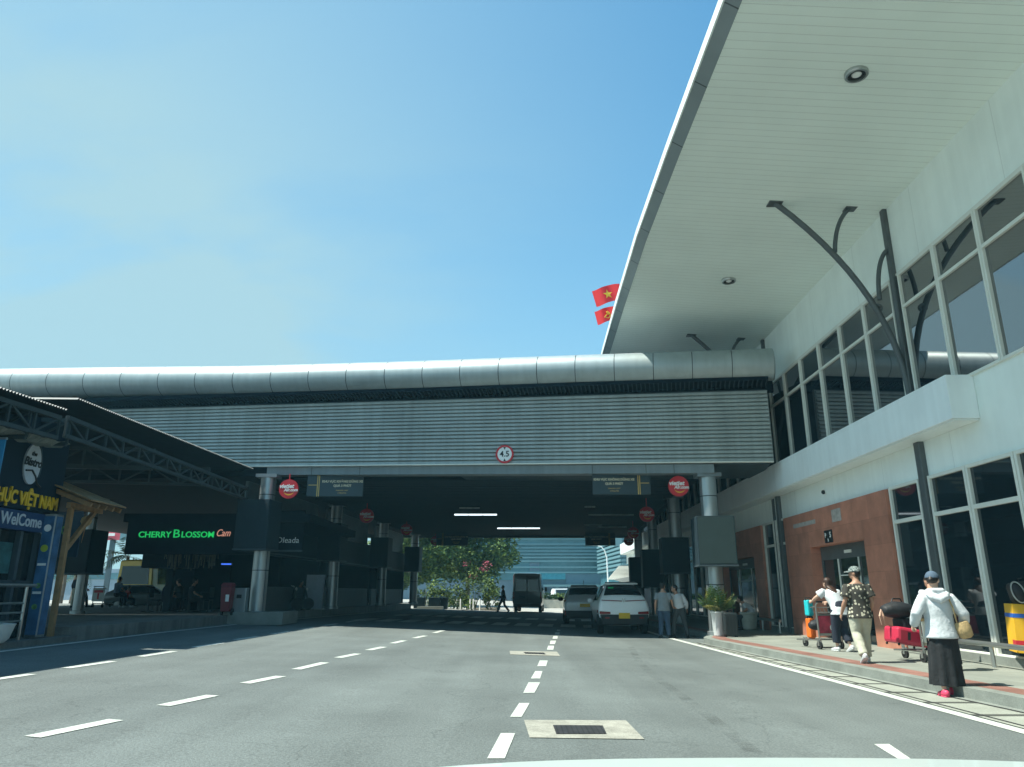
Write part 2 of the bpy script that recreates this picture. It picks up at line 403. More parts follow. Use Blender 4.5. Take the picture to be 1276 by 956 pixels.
# manhole frames let into the road
def drain(pts_frame, pts_grate, label):
    a = MB(); c = [G(*p) for p in pts_frame]
    ctr = sum(c, Vector()) / 4
    t = thing('drain_cover', label, 'drain cover', ctr, 0, 'drain covers in the carriageway')
    a.poly([(p.x, p.y, p.z + .007) for p in c]); a.build('concrete_surround', M['surround'], t)
    g = MB(); c = [G(*p) for p in pts_grate]; g.poly([(p.x, p.y, p.z + .012) for p in c])
    g.build('iron_plate', M['iron'], t)
M['surround'] = mat('patched_concrete', (.29, .285, .245), .9, var=.25, vscale=6, fine=.2)
M['iron'] = lines_mat(mat('iron_plate', (.035, .035, .038), .6, metal=.2, var=.3, vscale=8), 'X', .05, .012, .4)
drain(((653,898),(780,898.5),(803,922),(660,920)), ((689,905),(751,905.5),(756,916),(693,916)), 'rusty black drain cover in a wide pale concrete surround on the near asphalt')
drain(((635,811.5),(694,812.5),(698,818),(636,816)), ((652,813.2),(678,814),(680,816),(655,815.2)), 'smaller drain cover further up the road between the short lane dashes')

# faint tyre track
def track(pts, w):
    mb = strip(pts, w, .003)
    m = M.get('track')
    if m is None:
        m = M['track'] = bpy.data.materials.new('tyre_track'); m.use_nodes = True; t = m.node_tree; b = t.nodes['Principled BSDF']
        b.inputs['Base Color'].default_value = (.05, .052, .05, 1); b.inputs['Roughness'].default_value = .8
        g = _n(t, 'ShaderNodeNewGeometry'); nz = _n(t, 'ShaderNodeTexNoise'); nz.inputs['Scale'].default_value = 3; nz.inputs['Detail'].default_value = 8
        t.links.new(g.outputs['Position'], nz.inputs['Vector'])
        mr = _n(t, 'ShaderNodeMapRange'); mr.inputs[1].default_value = .4; mr.inputs[2].default_value = .68; mr.inputs[3].default_value = 0; mr.inputs[4].default_value = .22
        t.links.new(nz.outputs['Fac'], mr.inputs[0]); t.links.new(mr.outputs[0], b.inputs['Alpha'])
    struct('road_stain', mb, m)
def gl(*px):
    return [(p.x, p.y) for p in (G(*q) for q in px)]
track(gl((786,806),(797,826),(822,848),(856,872),(888,896),(940,938)), .16)

# right pavement, kerb, gutter
KL = [(6.45, -30), (6.35, 4), (6.2, 9.6), (5.91, 14.14), (5.62, 18.5), (5.42, 21.2), (5.5, 22.2), (5.75, 22.9), (6.1, 23.4), (6.15, 60)]
def kerb_off(d): return [(x + d, y) for x, y in KL]
def band(name, a, b, z0, z1, m, bev=0):
    mb = MB()
    for i in range(len(a) - 1):
        mb.hexa([(*a[i], z0), (*b[i], z0), (*b[i+1], z0), (*a[i+1], z0), (*a[i], z1), (*b[i], z1), (*b[i+1], z1), (*a[i+1], z1)])
    return struct(name, mb, m)
band('kerb', KL, kerb_off(.22), -.1, .15, M['kerb'])
band('pavement_border', kerb_off(.22), kerb_off(.62), -.1, .152, M['red_tile'])
band('pavement', kerb_off(.62), [(9.7, y) for x, y in KL], -.1, .151, M['paving'])
GL = [(5.42, -30), (5.40, 4), (5.37, 8.2), (5.33, 12.5), (5.20, 18.5), (5.12, 22.0)]
KG = [(6.45, -30), (6.35, 4), (6.2, 9.6), (5.91, 14.14), (5.62, 18.5), (5.4, 22.0)]
def along(P, y):
    for a, b in zip(P, P[1:]):
        if a[1] <= y <= b[1]: return a[0] + (b[0] - a[0]) * (y - a[1]) / (b[1] - a[1])
    return P[-1][0]
ys = [-30, 0, 4, 6, 8.2, 9.6, 11, 12.5, 14.14, 16, 18.5, 20, 22.0]
def flat(name, l, r, z, m):
    mb = MB(); a = [mb.pt((l(y), y, z)) for y in ys]; b = [mb.pt((r(y), y, z)) for y in ys]
    for i in range(len(ys) - 1): mb.face((a[i], b[i], b[i+1], a[i+1]))
    return struct(name, mb, m)
flat('gutter', lambda y: along(GL, y) + .02, lambda y: along(KG, y) + .002, .008, M['gutter'])
flat('gutter_edge', lambda y: along(KG, y) - .11, lambda y: along(KG, y) - .0, .013, M['kerb'])
flat('drain_slot', lambda y: along(GL, y) + .09, lambda y: along(GL, y) + .13, .012, M['dark_slot'])
flat('drain_slot', lambda y: along(KG, y) - .16, lambda y: along(KG, y) - .12, .012, M['dark_slot'])

# left platform and lower broken pavement
PZ = .66
LK = [(-9.75, 17.0), (-9.45, 18.2), (-9.42, 20), (-9.42, 26), (-8.75, 33), (-7.9, 42), (-7.0, 53)]
mb = MB(); mb.slab([(-45, 17.0), (-10.6, 16.6)] + LK + [(-45, 53)], .1, PZ); struct('platform', mb, M['platform'])
mb = MB()
LP = [(-9.5, -10), (-9.45, 6), (-9.4, 13), (-9.55, 15), (-9.5, 16.9), (-10.6, 17.4), (-30, 17.4), (-30, -10)]
mb.slab(LP, .1, zg(-10) + .1); struct('left_pavement', mb, M['platform'])

# ================================================================ terminal building
WA = 1.18
TX = 8.75 - math.tan(R(WA)) * 15.5
term = thing('terminal_building', 'long white terminal with dark glazing, red stone portal and a deep overhanging roof', 'terminal', (TX, 0, 0), R(-WA))
TF = Wm(term)
def tm(): return MB(TF)          # local: x<0 towards the road, y along the wall, z up
def wy(x, y):                    # photo point on the wall plane -> (along, height)
    p = AP(x, y, (8.75, 15.5), WA); q = TF.inverted() @ p
    return q.y, q.z
Y0, Y1 = -14.0, 64.0
UB, UT, UH = 5.33, 7.50, 8.24     # upper glazing: sill, transom, head
# walls round the openings
m = tm(); m.box((0, Y0, UH + .05), (.4, Y1, 10.6)); m.build('upper_wall', M['wall'], term)
m = tm(); m.box((0, Y0, 3.72), (.4, Y1, UB - .02)); m.build('band_wall', M['wall'], term)
m = tm(); m.box((.38, Y0, -.2), (.6, Y1, 10.5)); m.build('inner_wall', M['shop_dark'], term)
m = tm(); m.box((-.10, Y0, .1), (.2, 17.0, .30)); m.build('plinth', M['kerb'], term)
m = tm(); m.box((-.06, 24.1, .1), (.2, Y1, .30)); m.build('plinth', M['kerb'], term)
# ledge
m = tm(); m.box((-.52, 13.25, 4.50), (-.002, Y1, 5.345)); m.build('ledge', M['ledge'] if 'ledge' in M else M['white_metal'], term, bevel=.012)
m = tm(); m.box((-.47, 13.3, 4.47), (-.004, Y1, 4.497)); m.build('ledge_soffit', M['white_metal'], term)

def window(name, y0, y1, z0, z1, split, gm, depth=.06, fw=.058):
    f = tm()
    for a, b in ((y0, y0 + fw), (y1 - fw, y1)): f.box((-depth, a, z0), (.06, b, z1))
    for a, b in ((z0, z0 + fw), (z1 - fw, z1)): f.box((-depth + .004, y0 + fw, a), (.06, y1 - fw, b))
    f.box((-depth + .002, y0 + fw, split - fw * .6), (.06, y1 - fw, split + fw * .6))
    o = f.build('window', M['frame'], term, bevel=.006)
    g = tm(); g.box((.0, y0 + fw * .5, z0 + fw * .5), (.03, y1 - fw * .5, split)); g.build('pane', gm, o)
    g = tm(); g.box((.0, y0 + fw * .5, split), (.03, y1 - fw * .5, z1 - fw * .5)); g.build('upper_pane', gm, o)
    return o
# upper glazing: 1.47 m bays, a gap at the branching columns (every 9.3 m)
edges = [15.62 + 1.465 * k for k in range(0, 32)]
def bay_run(start, n, step):
    for i in range(n): window('window', start + i * step, start + (i + 1) * step - .012, UB - .02, UH + .06, UT, M['glass_high'])
bay_run(15.58, 6, 1.475); bay_run(24.72, 6, 1.475); bay_run(33.9, 6, 1.475); bay_run(43.1, 6, 1.475)
bay_run(15.24 - 6 * 1.465, 6, 1.465); bay_run(5.95 - 6 * 1.465, 6, 1.465)
for c in (-3.1, 6.16, 15.41, 24.58, 33.8, 43.0):
    m = tm(); m.box((.03, c - .3, UB - .02), (.3, c + .32, UH + .05)); m.build('column_recess', M['bulkhead'], term)
# lower glazing
LH, LT = 3.67, 2.93
for a, b in ((15.66, 17.0), (13.93, 15.28), (12.47, 13.91), (11.0, 12.45), (9.55, 10.98), (8.1, 9.53), (6.5, 8.08), (5.0, 6.48), (3.5, 4.98), (24.12, 25.12), (25.3, 26.45)):
    window('window', a, b, .26, LH + .06, LT, M['glass'], fw=.07)
for y0 in (33.5, 35.0, 36.5, 38.0, 45, 46.5, 48.0, 49.5): window('window', y0, y0 + 1.48, .26, LH + .06, LT, M['glass'], fw=.07)
m = tm(); m.box((.04, 15.26, .2), (.3, 15.70, 3.8)); m.build('column_recess', M['bulkhead'], term)
m = tm(); m.box((-.03, 25.10, .2), (.1, 25.32, 4.46)); m.build('column_recess', M['steel_col'], term)
# red stone portals with a recessed sliding door
def portal(y0, y1, d0, d1, dz):
    p = tm()
    p.box((-.12, y0, .1), (.35, d0, 3.69)); p.box((-.12, d1, .1), (.35, y1, 3.69)); p.box((-.12, d0, dz), (.35, d1, 3.69))
    p.build('stone_portal', M['stone'], term)
    r = tm(); r.box((.36, d0 - .02, .1), (.6, d1 + .02, dz + .1)); r.build('door_recess', M['shop_dark'], term)
    d = tm(); w = (d1 - d0)
    for a in (d0 + .02, d1 - .09): d.box((.16, a, .15), (.24, a + .07, dz))
    d.box((.165, d0 + .09, dz - .38), (.235, d1 - .09, dz - .005)); d.box((.165, d0 + .09, .15), (.235, d1 - .09, .20))
    o = d.build('sliding_door', M['steel_col'], term)
    g = tm(); g.box((.19, d0 + .09, .20), (.21, d1 - .09, dz - .38)); g.build('pane', M['glass_door'], o)
    g = tm(); g.box((.15, d0 + w * .30, .20), (.18, d0 + w * .30 + .035, dz - .38)); g.box((.15, d0 + w * .66, .20), (.18, d0 + w * .66 + .05, dz - .38)); g.box((.15, d0 + w*.3, 1.82), (.175, d0 + w * .66, 1.85))
    g.build('door_stile', M['frame'], o)
    h = tm(); h.box((.13, d0 + w * .4, dz - .25), (.16, d0 + w * .52, dz - .17)); h.build('door_sensor', M['frame'], o)
M['glass_door'] = mat('door_glass', (.02, .025, .028), .05, var=.4, vscale=.8, ior=1.6)
portal(17.04, 24.08, 18.45, 22.0, 2.66)
portal(26.5, 33.4, 27.6, 32.2, 2.66)
# pale posters patched on the red stone above the door
M['plaster'] = mat('pale_patch', (.42, .38, .35), .7, var=.2, vscale=9)
for a_, b_, c_, d_ in ((19.6, 20.2, 3.22, 3.55), (21.4, 23.2, 3.30, 3.42)):
    m = tm(); m.box((-.128, a_, c_), (-.118, b_, d_)); m.build('pale_stain', M['plaster'], term)
# roof: soffit rising gently outwards, tapering in plan, with a metal fascia
def sz(x): return 10.0 - .075 * x        # local x is negative towards the road
EDGE = [(3.74, -14), (3.70, 2), (3.63, 9.45), (3.58, 13.77), (3.57, 17.7), (3.68, 22.5), (3.83, 27.5), (4.1, 33.0)]
inv = TF.inverted()
EL = [inv @ Vector((x, y, 0)) for x, y in EDGE]
m = tm()
for a, b in zip(EL, EL[1:]):
    n = 5
    for i in range(n):
        fa, fb = i / n, (i + 1) / n
        xs = [(a.x + (.5 - a.x) * f, b.x + (.5 - b.x) * f) for f in (fa, fb)]
        m.poly([(xs[0][0], a.y, sz(xs[0][0])), (xs[0][1], b.y, sz(xs[0][1])), (xs[1][1], b.y, sz(xs[1][1])), (xs[1][0], a.y, sz(xs[1][0]))])
m.poly([(p.x, p.y, sz(p.x) + .31) for p in EL] + [(3, EL[-1].y, 10.9), (3, EL[0].y, 10.9)])
m.poly([(EL[-1].x, EL[-1].y, sz(EL[-1].x)), (3, EL[-1].y, 9.9), (3, EL[-1].y, 10.9), (EL[-1].x, EL[-1].y, sz(EL[-1].x) + .31)])
roof = m.build('roof', M['soffit'], term)
m = tm()
for a, b in zip(EL, EL[1:]):
    m.hexa([(a.x - .22, a.y, sz(a.x) + .13), (a.x + .0, a.y, sz(a.x) - .012), (b.x + .0, b.y, sz(b.x) - .012), (b.x - .22, b.y, sz(b.x) + .13),
            (a.x - .22, a.y, sz(a.x) + .30), (a.x + .0, a.y, sz(a.x) + .30), (b.x + .0, b.y, sz(b.x) + .30), (b.x - .22, b.y, sz(b.x) + .30)])
m.build('fascia', M['fascia'], roof)
m = tm()
for a, b in zip(EL, EL[1:]):
    m.hexa([(a.x - .25, a.y, sz(a.x) + .125), (a.x - .222, a.y, sz(a.x) + .125), (b.x - .222, b.y, sz(b.x) + .125), (b.x - .25, b.y, sz(b.x) + .125),
            (a.x - .25, a.y, sz(a.x) + .33), (a.x + .08, a.y, sz(a.x) + .33), (b.x + .08, b.y, sz(b.x) + .33), (b.x - .25, b.y, sz(b.x) + .33)])
m.build('roof_capping', M['white_metal'], roof)
# upper wall top strip (shadow gap)
m = tm(); m.box((-.03, Y0, UH + .06), (0, Y1, UH + .11)); m.build('window_head_trim', M['frame'], term)

# downlights in the soffit
def downlight(px, label):
    x, y = px; r = ray(x, y); X = 6.0
    for _ in range(50):
        z = sz(X - 8.7); t = (z - CH) / r.z; X = r.x * t
    p = r * t + Vector((0, 0, CH))
    t_ = thing('downlight', label, 'ceiling light', p, 0, 'downlights in the roof soffit')
    b = MB(Matrix.Translation(p)); b.lathe([(.16, .02), (.20, .02), (.20, -.05), (.185, -.07), (.15, -.07), (.145, .02)], n=28, caps=False); b.build('trim_ring', M['chrome'], t_, smooth=40)
    b = MB(Matrix.Translation(p)); b.lathe([(.02, -.035), (.15, -.03), (.15, -.02), (.02, -.02)], n=28); b.build('dark_baffle', M['black'], t_, smooth=40)
    b = MB(Matrix.Translation(p)); b.ellipsoid((0, 0, -.035), (.085, .085, .03), 20, 8); b.build('lens', M['sign_white'], t_, smooth=60)
downlight((1067, 91), 'round chrome downlight with black baffle in the soffit, the nearer large one')
downlight((908, 349), 'small round downlight in the soffit nearer the walkway tube')

# branching steel columns carrying the roof
def branch_column(y, label):
    base = TF @ Vector((-.12, y, .15))
    t = thing('branching_column', label, 'column', base, R(-WA), 'branching steel columns along the terminal')
    F = TF @ Matrix.Translation((0, y, 0))
    b = MB(F); b.cbox((-.02, 0, 2.4), (.20, .22, 4.6)); b.cbox((-.02, 0, 7.65), (.15, .17, 4.78)); b.build('trunk', M['steel_col'], t, bevel=.02)
    def bez(p, n=14):
        out = []
        for i in range(n + 1):
            u = i / n; q = [Vector(v) for v in p]
            while len(q) > 1: q = [q[k].lerp(q[k+1], u) for k in range(len(q) - 1)]
            out.append(q[0])
        return out
    b = MB(F); b.smooth = True
    b.tube(bez([(-.08, 0, 5.45), (-.08, 0, 6.9), (-.75, 0, 8.6), (-2.55, -.05, 10.2)]), .066, 12); b.build('main_branch', M['steel_col'], t, smooth=40)
    b = MB(F); b.tube(bez([(-1.28, 0, 8.95), (-1.22, 0, 9.6), (-.98, 0, 9.95), (-.80, 0, 10.07)]), .05, 12); b.build('short_branch', M['steel_col'], t, smooth=40)
    b = MB(F); b.tube(bez([(-.42, 0, 7.75), (-.42, 0, 8.4), (-.25, 0, 8.9), (-.06, 0, 9.0)]), .05, 12); b.build('curved_brace', M['steel_col'], t, smooth=40)
    b = MB(F); b.cbox((-2.56, -.05, 10.185), (.32, .26, .03)); b.cbox((-.80, 0, 10.055), (.26, .24, .03)); b.build('head_plate', M['steel_col'], t)
    b = MB(F @ Matrix.Translation((-.50, -.02, 7.55)) @ Matrix.Rotation(R(90), 4, 'X')); b.lathe([(.05, -.03), (.10, -.03), (.10, .03), (.05, .03), (.05, -.03)], n=16, caps=False); b.build('ring_bracket', M['steel_col'], t, smooth=40)
branch_column(15.41, 'dark branching steel column against the upper glazing, its forked arms in full view')
branch_column(24.58, 'branching steel column behind the walkway tube, only its arm tips showing')
branch_column(6.16, 'branching steel column outside the nearest upper windows')

# small things fixed on the wall
p = TF @ Vector((-.03, wy(1029, 613)[0], wy(1029, 613)[1]))
t = thing('security_camera', 'small dark dome camera on the white band above the red portal', 'camera', p, R(-WA))
b = MB(TF @ Matrix.Translation((0, wy(1029, 613)[0], wy(1029, 613)[1]))); b.cbox((-.02, 0, .02), (.04, .12, .12)); b.build('wall_plate', M['white_metal'], t, bevel=.01)
b = MB(TF @ Matrix.Translation((0, wy(1029, 613)[0], wy(1029, 613)[1]))); b.ellipsoid((-.07, 0, -.01), (.055, .055, .06), 14, 8); b.build('dome', M['black'], t, smooth=60)
ys_, zs_ = wy(1038.5, 668.5)
t = thing('gate_sign', 'small black square sign with white figures above the red portal door', 'sign', TF @ Vector((-.13, ys_, zs_)), R(-WA))
SF = TF @ Matrix.Translation((-.13, ys_, zs_)) @ Matrix.Rotation(R(-90), 4, 'Z')   # faces the road
b = MB(SF); b.box((-.26, -.02, -.17), (.26, .01, .17)); b.build('panel', M['black'], t, bevel=.008)
b = MB(SF)
for s_, x_, z_, h_ in (('5', .17, .03, .20), ('P', -.16, .03, .17), ('2', 0, -.10, .10)): b.raw(text_mesh(s_, h_, .004, bold=.006), Matrix.Translation((x_, -.024, z_)) @ UPRIGHT)
b.build('lettering', M['sign_white'], t)

# low steel guard rail along the foot of the glazing
def guard_rail(ya, yb, label, off=-.45):
    p0 = TF @ Vector((off, (ya + yb) / 2, .15))
    t = thing('guard_rail', label, 'guard rail', p0, R(-WA), 'low guard rails along the glazing')
    b = tm(); b.tube([(off, ya, .52), (off, yb, .52)], .045, 10); b.build('rail', M['chrome'], t, smooth=40)
    n = max(2, int((yb - ya) / 1.5) + 1)
    for i in range(n):
        y = ya + .1 + (yb - ya - .2) * i / (n - 1); b = tm(); b.tube([(off, y, .15), (off, y, .50)], .035, 8); b.build('post', M['chrome'], t, smooth=40)
guard_rail(7.0, 16.6, 'low steel rail in front of the nearer dark shop glazing')
guard_rail(24.3, 31.5, 'low steel rail beyond the red portal, in front of the narrow windows')
# ================================================================ walkway bridge across the road
BR0 = Vector((6.0, 23.0, 0)); BL0 = Vector((-9.6, 26.3, 0))
bd = (BL0 - BR0).normalized()                 # towards the left
BAZ = math.degrees(math.atan2(-bd.x, -bd.y))  # heading of the right-going axis
BF = Matrix(((-bd.x, bd.y * 1, 0, BR0.x), (-bd.y, -bd.x, 0, BR0.y), (0, 0, 1, 0), (0, 0, 0, 1)))
# local frame of the bridge: x to the right along the face (0 at the right column), y away from the camera, z up
if (BF @ Vector((0, 1, 0)) - BF @ Vector((0, 0, 0))).y < 0:
    BF = Matrix(((-bd.x, -bd.y, 0, BR0.x), (-bd.y, bd.x, 0, BR0.y), (0, 0, 1, 0), (0, 0, 0, 1)))
BFi = BF.inverted()
def bpx(x, y, off=0.0):
    """photo point -> local (x, z) on the plane y = off of the bridge frame"""
    r = ray(x, y); o = BFi @ Vector((0, 0, CH)); d = BFi.to_3x3() @ r
    t = (off - o.y) / d.y; q = o + d * t
    return q.x, q.z
bridge = thing('walkway_bridge', 'covered walkway bridge with a round silver tube over grey louvred panels across the road', 'bridge', BR0, 0)
def bm_(): return MB(BF)
xr, ztr = bpx(955, 486); _, zbr = bpx(960, 575)
xl, ztl = bpx(313, 505); _, zbl = bpx(330, 580)
XL = bpx(60, 520)[0] - 6
def lin(x, a, b): return a + (b - a) * (xr - x) / (xr - xl)
# louvred face: a pleated sheet of blades
m = bm_(); N = 18
for i in range(N):
    P = []
    for x in (XL, xr):
        zb, zt = lin(x, zbr, zbl), lin(x, ztr, ztl); h = (zt - zb) / N; z0 = zb + h * i
        P.append([(x, .04, z0), (x, -.045, z0 + .06 * h), (x, -.055, z0 + .12 * h), (x, -.050, z0 + .64 * h), (x, .04, z0 + .74 * h), (x, .04, z0 + h)])
    a, b = P
    for k in range(5): m.poly([a[k], b[k], b[k+1], a[k+1]])
m.build('louvre_panel', M['louvre'], bridge)
m = bm_()
for x0, x1 in ((XL, xr),):
    m.hexa([(x0, .12, lin(x0, zbr, zbl)), (x1, .12, zbr), (x1, .3, zbr), (x0, .3, lin(x0, zbr, zbl)), (x0, .12, lin(x0, ztr, ztl) + .06), (x1, .12, ztr + .06), (x1, .3, ztr + .06), (x0, .3, lin(x0, ztr, ztl) + .06)])
m.build('backing_wall', M['bulkhead'], bridge)
# vertical stiles where panels meet
x = xr
while x > XL:
    m = bm_(); m.box((x - .02, .02, lin(x, zbr, zbl)), (x + .02, .11, lin(x, ztr, ztl))); m.build('panel_stile', M['louvre'], bridge); x -= 2.62
# dark eave under the tube, ribbed
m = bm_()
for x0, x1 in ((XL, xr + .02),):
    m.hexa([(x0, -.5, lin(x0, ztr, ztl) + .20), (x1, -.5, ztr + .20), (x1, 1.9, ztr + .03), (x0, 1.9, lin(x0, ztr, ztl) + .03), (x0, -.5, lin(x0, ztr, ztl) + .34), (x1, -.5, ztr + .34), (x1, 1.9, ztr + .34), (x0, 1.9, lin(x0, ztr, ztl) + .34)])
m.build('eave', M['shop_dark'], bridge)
m = bm_(); x = xr
while x > XL:
    z = lin(x, ztr, ztl); m.hexa([(x - .03, -.5, z + .185), (x, -.5, z + .185), (x, -.05, z + .06), (x - .03, -.05, z + .06), (x - .03, -.5, z + .22), (x, -.5, z + .22), (x, -.05, z + .2), (x - .03, -.05, z + .2)]); x -= .14
m.build('eave_rib', M['dark_slat'], bridge)
# tube
def tube_at(px, yt, yb):
    (x, z1), (_, z0) = bpx(px, yt, -.25), bpx(px, yb, -.25); return x, (z0 + z1) / 2, (z1 - z0) / 2
T = [tube_at(940, 437, 473.5), tube_at(720, 444.5, 480), tube_at(500, 452.5, 487.5), tube_at(313, 457.8, 492.7), tube_at(120, 459.8, 494.5)]
x_end = bpx(963, 455, -.25)[0]
def trad(x):
    P = sorted((t[0], t[2]) for t in T)
    if x <= P[0][0]: return P[0][1]
    if x >= P[-1][0]: return P[-1][1]
    a, b = next((a, b) for a, b in zip(P, P[1:]) if a[0] <= x <= b[0])
    return a[1] + (b[1] - a[1]) * (x - a[0]) / (b[0] - a[0])
def tz(x):
    P = sorted(T)
    if x <= P[0][0]: a, b = P[0], P[1]
    elif x >= P[-1][0]: a, b = P[-2], P[-1]
    else: a, b = next((a, b) for a, b in zip(P, P[1:]) if a[0] <= x <= b[0])
    return a[1] + (b[1] - a[1]) * (x - a[0]) / (b[0] - a[0])
# seams: photo positions along the tube
sx = [bpx(p, 470, -.25)[0] for p in (912, 863, 815, 767, 719, 672, 625, 578, 532, 486, 439, 393, 347, 301, 255, 210, 164, 119, 74, 30)]
sx += [sx[-1] - .98 * k for k in range(1, 9)]
pts = [x_end] + sx
tube = None
m = bm_()
for a, b in zip(pts, pts[1:]):
    m.tube([(a - .012, -.25, tz(a)), (b + .012, -.25, tz(b))], [trad(a) * 1.06, trad(b) * 1.06], 40, False)
rad = trad(x_end) * 1.06
m.face([m.pt((x_end, -.25 + rad * math.cos(2*math.pi*k/40), tz(x_end) + rad * math.sin(2*math.pi*k/40))) for k in range(40)])
tube = m.build('roof_tube', M['tube'], bridge, smooth=30)
m = bm_(); m.tube([(x_end - .05, -.25, tz(x_end))] + [(x, -.25, tz(x)) for x in sx], [trad(x) * 1.06 - .012 for x in [x_end] + sx], 40); m.build('tube_seam', M['joint'], tube, smooth=30)
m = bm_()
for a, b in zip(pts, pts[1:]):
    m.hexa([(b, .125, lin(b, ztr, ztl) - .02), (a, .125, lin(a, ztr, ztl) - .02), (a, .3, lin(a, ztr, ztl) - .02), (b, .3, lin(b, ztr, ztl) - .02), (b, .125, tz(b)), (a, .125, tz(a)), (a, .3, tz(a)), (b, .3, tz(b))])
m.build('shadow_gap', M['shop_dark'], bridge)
# beam below the louvres
zB1, zB2 = bpx(885, 577)[1], bpx(885, 589.5)[1]; zC1, zC2 = bpx(330, 580.5)[1], bpx(330, 592)[1]
xb0, xb1 = bpx(332, 586)[0], bpx(890, 583)[0]
m = bm_()
m.hexa([(xb0, .03, zC2), (xb1, .03, zB2), (xb1, .5, zB2), (xb0, .5, zC2), (xb0, .03, zC1 - .03), (xb1, .03, zB1 - .03), (xb1, .5, zB1 - .03), (xb0, .5, zC1 - .03)])
m.build('beam', M['beam'], bridge, bevel=.01)
for px in (388, 448, 738, 805, 840):
    m = bm_(); x = bpx(px, 586)[0]; f = (xb1 - x) / (xb1 - xb0); m.box((x - .008, .022, zB2 + (zC2 - zB2) * f), (x + .008, .03, zB1 - .03 + (zC1 - zB1) * f)); m.build('beam_joint', M['joint'], bridge)
m = bm_(); m.hexa([(XL, -.10, lin(XL, zbr, zbl) - .035), (xr, -.10, zbr - .035), (xr, .05, zbr - .035), (XL, .05, lin(XL, zbr, zbl) - .035), (XL, -.10, lin(XL, zbr, zbl) - .002), (xr, -.10, zbr - .002), (xr, .05, zbr - .002), (XL, .05, lin(XL, zbr, zbl) - .002)])
m.build('bottom_flashing', M['frame'], bridge)
# roof slab of the walkway and its floor
m = bm_(); m.hexa([(XL, .3, zbl), (xr - .05, .3, zbr - .02), (xr - .05, 3.4, zbr - .02), (XL, 3.4, zbl), (XL, .3, ztl + .5), (xr - .05, .3, ztr + .5), (xr - .05, 3.4, ztr + .5), (XL, 3.4, ztl + .5)])
m.build('walkway_body', M['bulkhead'], bridge)

# ================================================================ covered road behind the bridge
T45 = math.tan(R(4.5)); A45 = 4.5
def axis(x0, y0, y): return x0 + T45 * (y - y0)
CZ, CYB = 5.45, 54.0
shed = thing('road_canopy', 'dark slatted canopy covering the road behind the walkway bridge', 'canopy', (0, 26, 0), 0)
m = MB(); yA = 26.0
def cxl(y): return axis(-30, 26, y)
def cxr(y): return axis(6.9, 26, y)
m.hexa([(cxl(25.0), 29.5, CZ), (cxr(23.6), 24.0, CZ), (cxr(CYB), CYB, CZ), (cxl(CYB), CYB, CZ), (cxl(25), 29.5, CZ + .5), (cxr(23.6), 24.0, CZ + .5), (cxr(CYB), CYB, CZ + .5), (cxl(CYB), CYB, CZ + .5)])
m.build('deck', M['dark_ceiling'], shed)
m = MB(); m.hexa([(cxr(26.3) - .1, 26.3, 7.75), (8.93, 26.3, 7.75), (9.5, CYB, 7.75), (cxr(CYB) - .1, CYB, 7.75), (cxr(26.3) - .1, 26.3, 7.95), (8.93, 26.3, 7.95), (9.5, CYB, 7.95), (cxr(CYB) - .1, CYB, 7.95)]); m.build('added_side_deck', M['dark_ceiling'], shed)  # added high deck, with upstand and infill shuts out daylight above the right wall
m = MB(); m.hexa([(cxr(26.3) - .2, 26.3, CZ + .501), (cxr(26.3), 26.3, CZ + .501), (cxr(CYB), CYB, CZ + .501), (cxr(CYB) - .2, CYB, CZ + .501), (cxr(26.3) - .2, 26.3, 7.74), (cxr(26.3), 26.3, 7.74), (cxr(CYB), CYB, 7.74), (cxr(CYB) - .2, CYB, 7.74)]); m.build('added_side_upstand', M['dark_ceiling'], shed)  # added upstand, stops light leaking in beside the deck
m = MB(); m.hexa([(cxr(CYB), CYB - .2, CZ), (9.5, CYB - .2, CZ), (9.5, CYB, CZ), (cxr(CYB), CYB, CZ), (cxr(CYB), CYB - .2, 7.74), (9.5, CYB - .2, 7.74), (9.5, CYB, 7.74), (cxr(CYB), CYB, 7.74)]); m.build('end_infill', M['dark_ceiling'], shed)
m = MB(); m.box((-32, 26.0, 5.62), (-9.75, 29.6, 5.75)); m.build('sun_block_slab', M['dark_ceiling'], shed)  # added slab, hidden behind the canopy, keeps the sun off the cafe fascia
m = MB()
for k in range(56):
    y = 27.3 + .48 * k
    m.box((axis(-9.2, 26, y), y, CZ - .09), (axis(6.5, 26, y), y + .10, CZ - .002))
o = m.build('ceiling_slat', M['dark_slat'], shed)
m = MB(); m.hexa([(cxl(CYB), CYB, CZ - .25), (cxr(CYB), CYB, CZ - .25), (cxr(CYB), CYB + .2, CZ - .25), (cxl(CYB), CYB + .2, CZ - .25), (cxl(CYB), CYB, CZ + .6), (cxr(CYB), CYB, CZ + .6), (cxr(CYB), CYB + .2, CZ + .6), (cxl(CYB), CYB + .2, CZ + .6)])
m.build('end_fascia', M['bulkhead'], shed)

# strip lights under the canopy
def strip_light(px0, px1, y, lit, label, segs=3):
    z = CZ - .16; r0, r1 = ray(px0, y), ray(px1, y)
    t0, t1 = (z - CH) / r0.z, (z - CH) / r1.z
    a, b = r0 * t0, r1 * t1; Y = (a.y + b.y) / 2; a.y = b.y = Y; a.z = b.z = z
    t = thing('strip_light', label, 'ceiling light', (a + b) / 2, 0, 'strip lights under the road canopy')
    mm = MB(); mm.box((a.x - .03, Y - .07, z + .03), (b.x + .03, Y + .07, z + .07)); mm.build('housing', M['dark_slat'], t)
    for k in range(segs):
        x0, x1 = a.x + (b.x - a.x) * k / segs + .012, a.x + (b.x - a.x) * (k + 1) / segs - .012
        mm = MB(); mm.tube([(x0, Y, z), (x1, Y, z)], .045, 8); mm.build('lamp', M['lamp'] if lit else M['tube_off'], t, smooth=40)
strip_light(566, 619.5, 641.3, True, 'glowing white strip light under the canopy, left of centre and nearer')
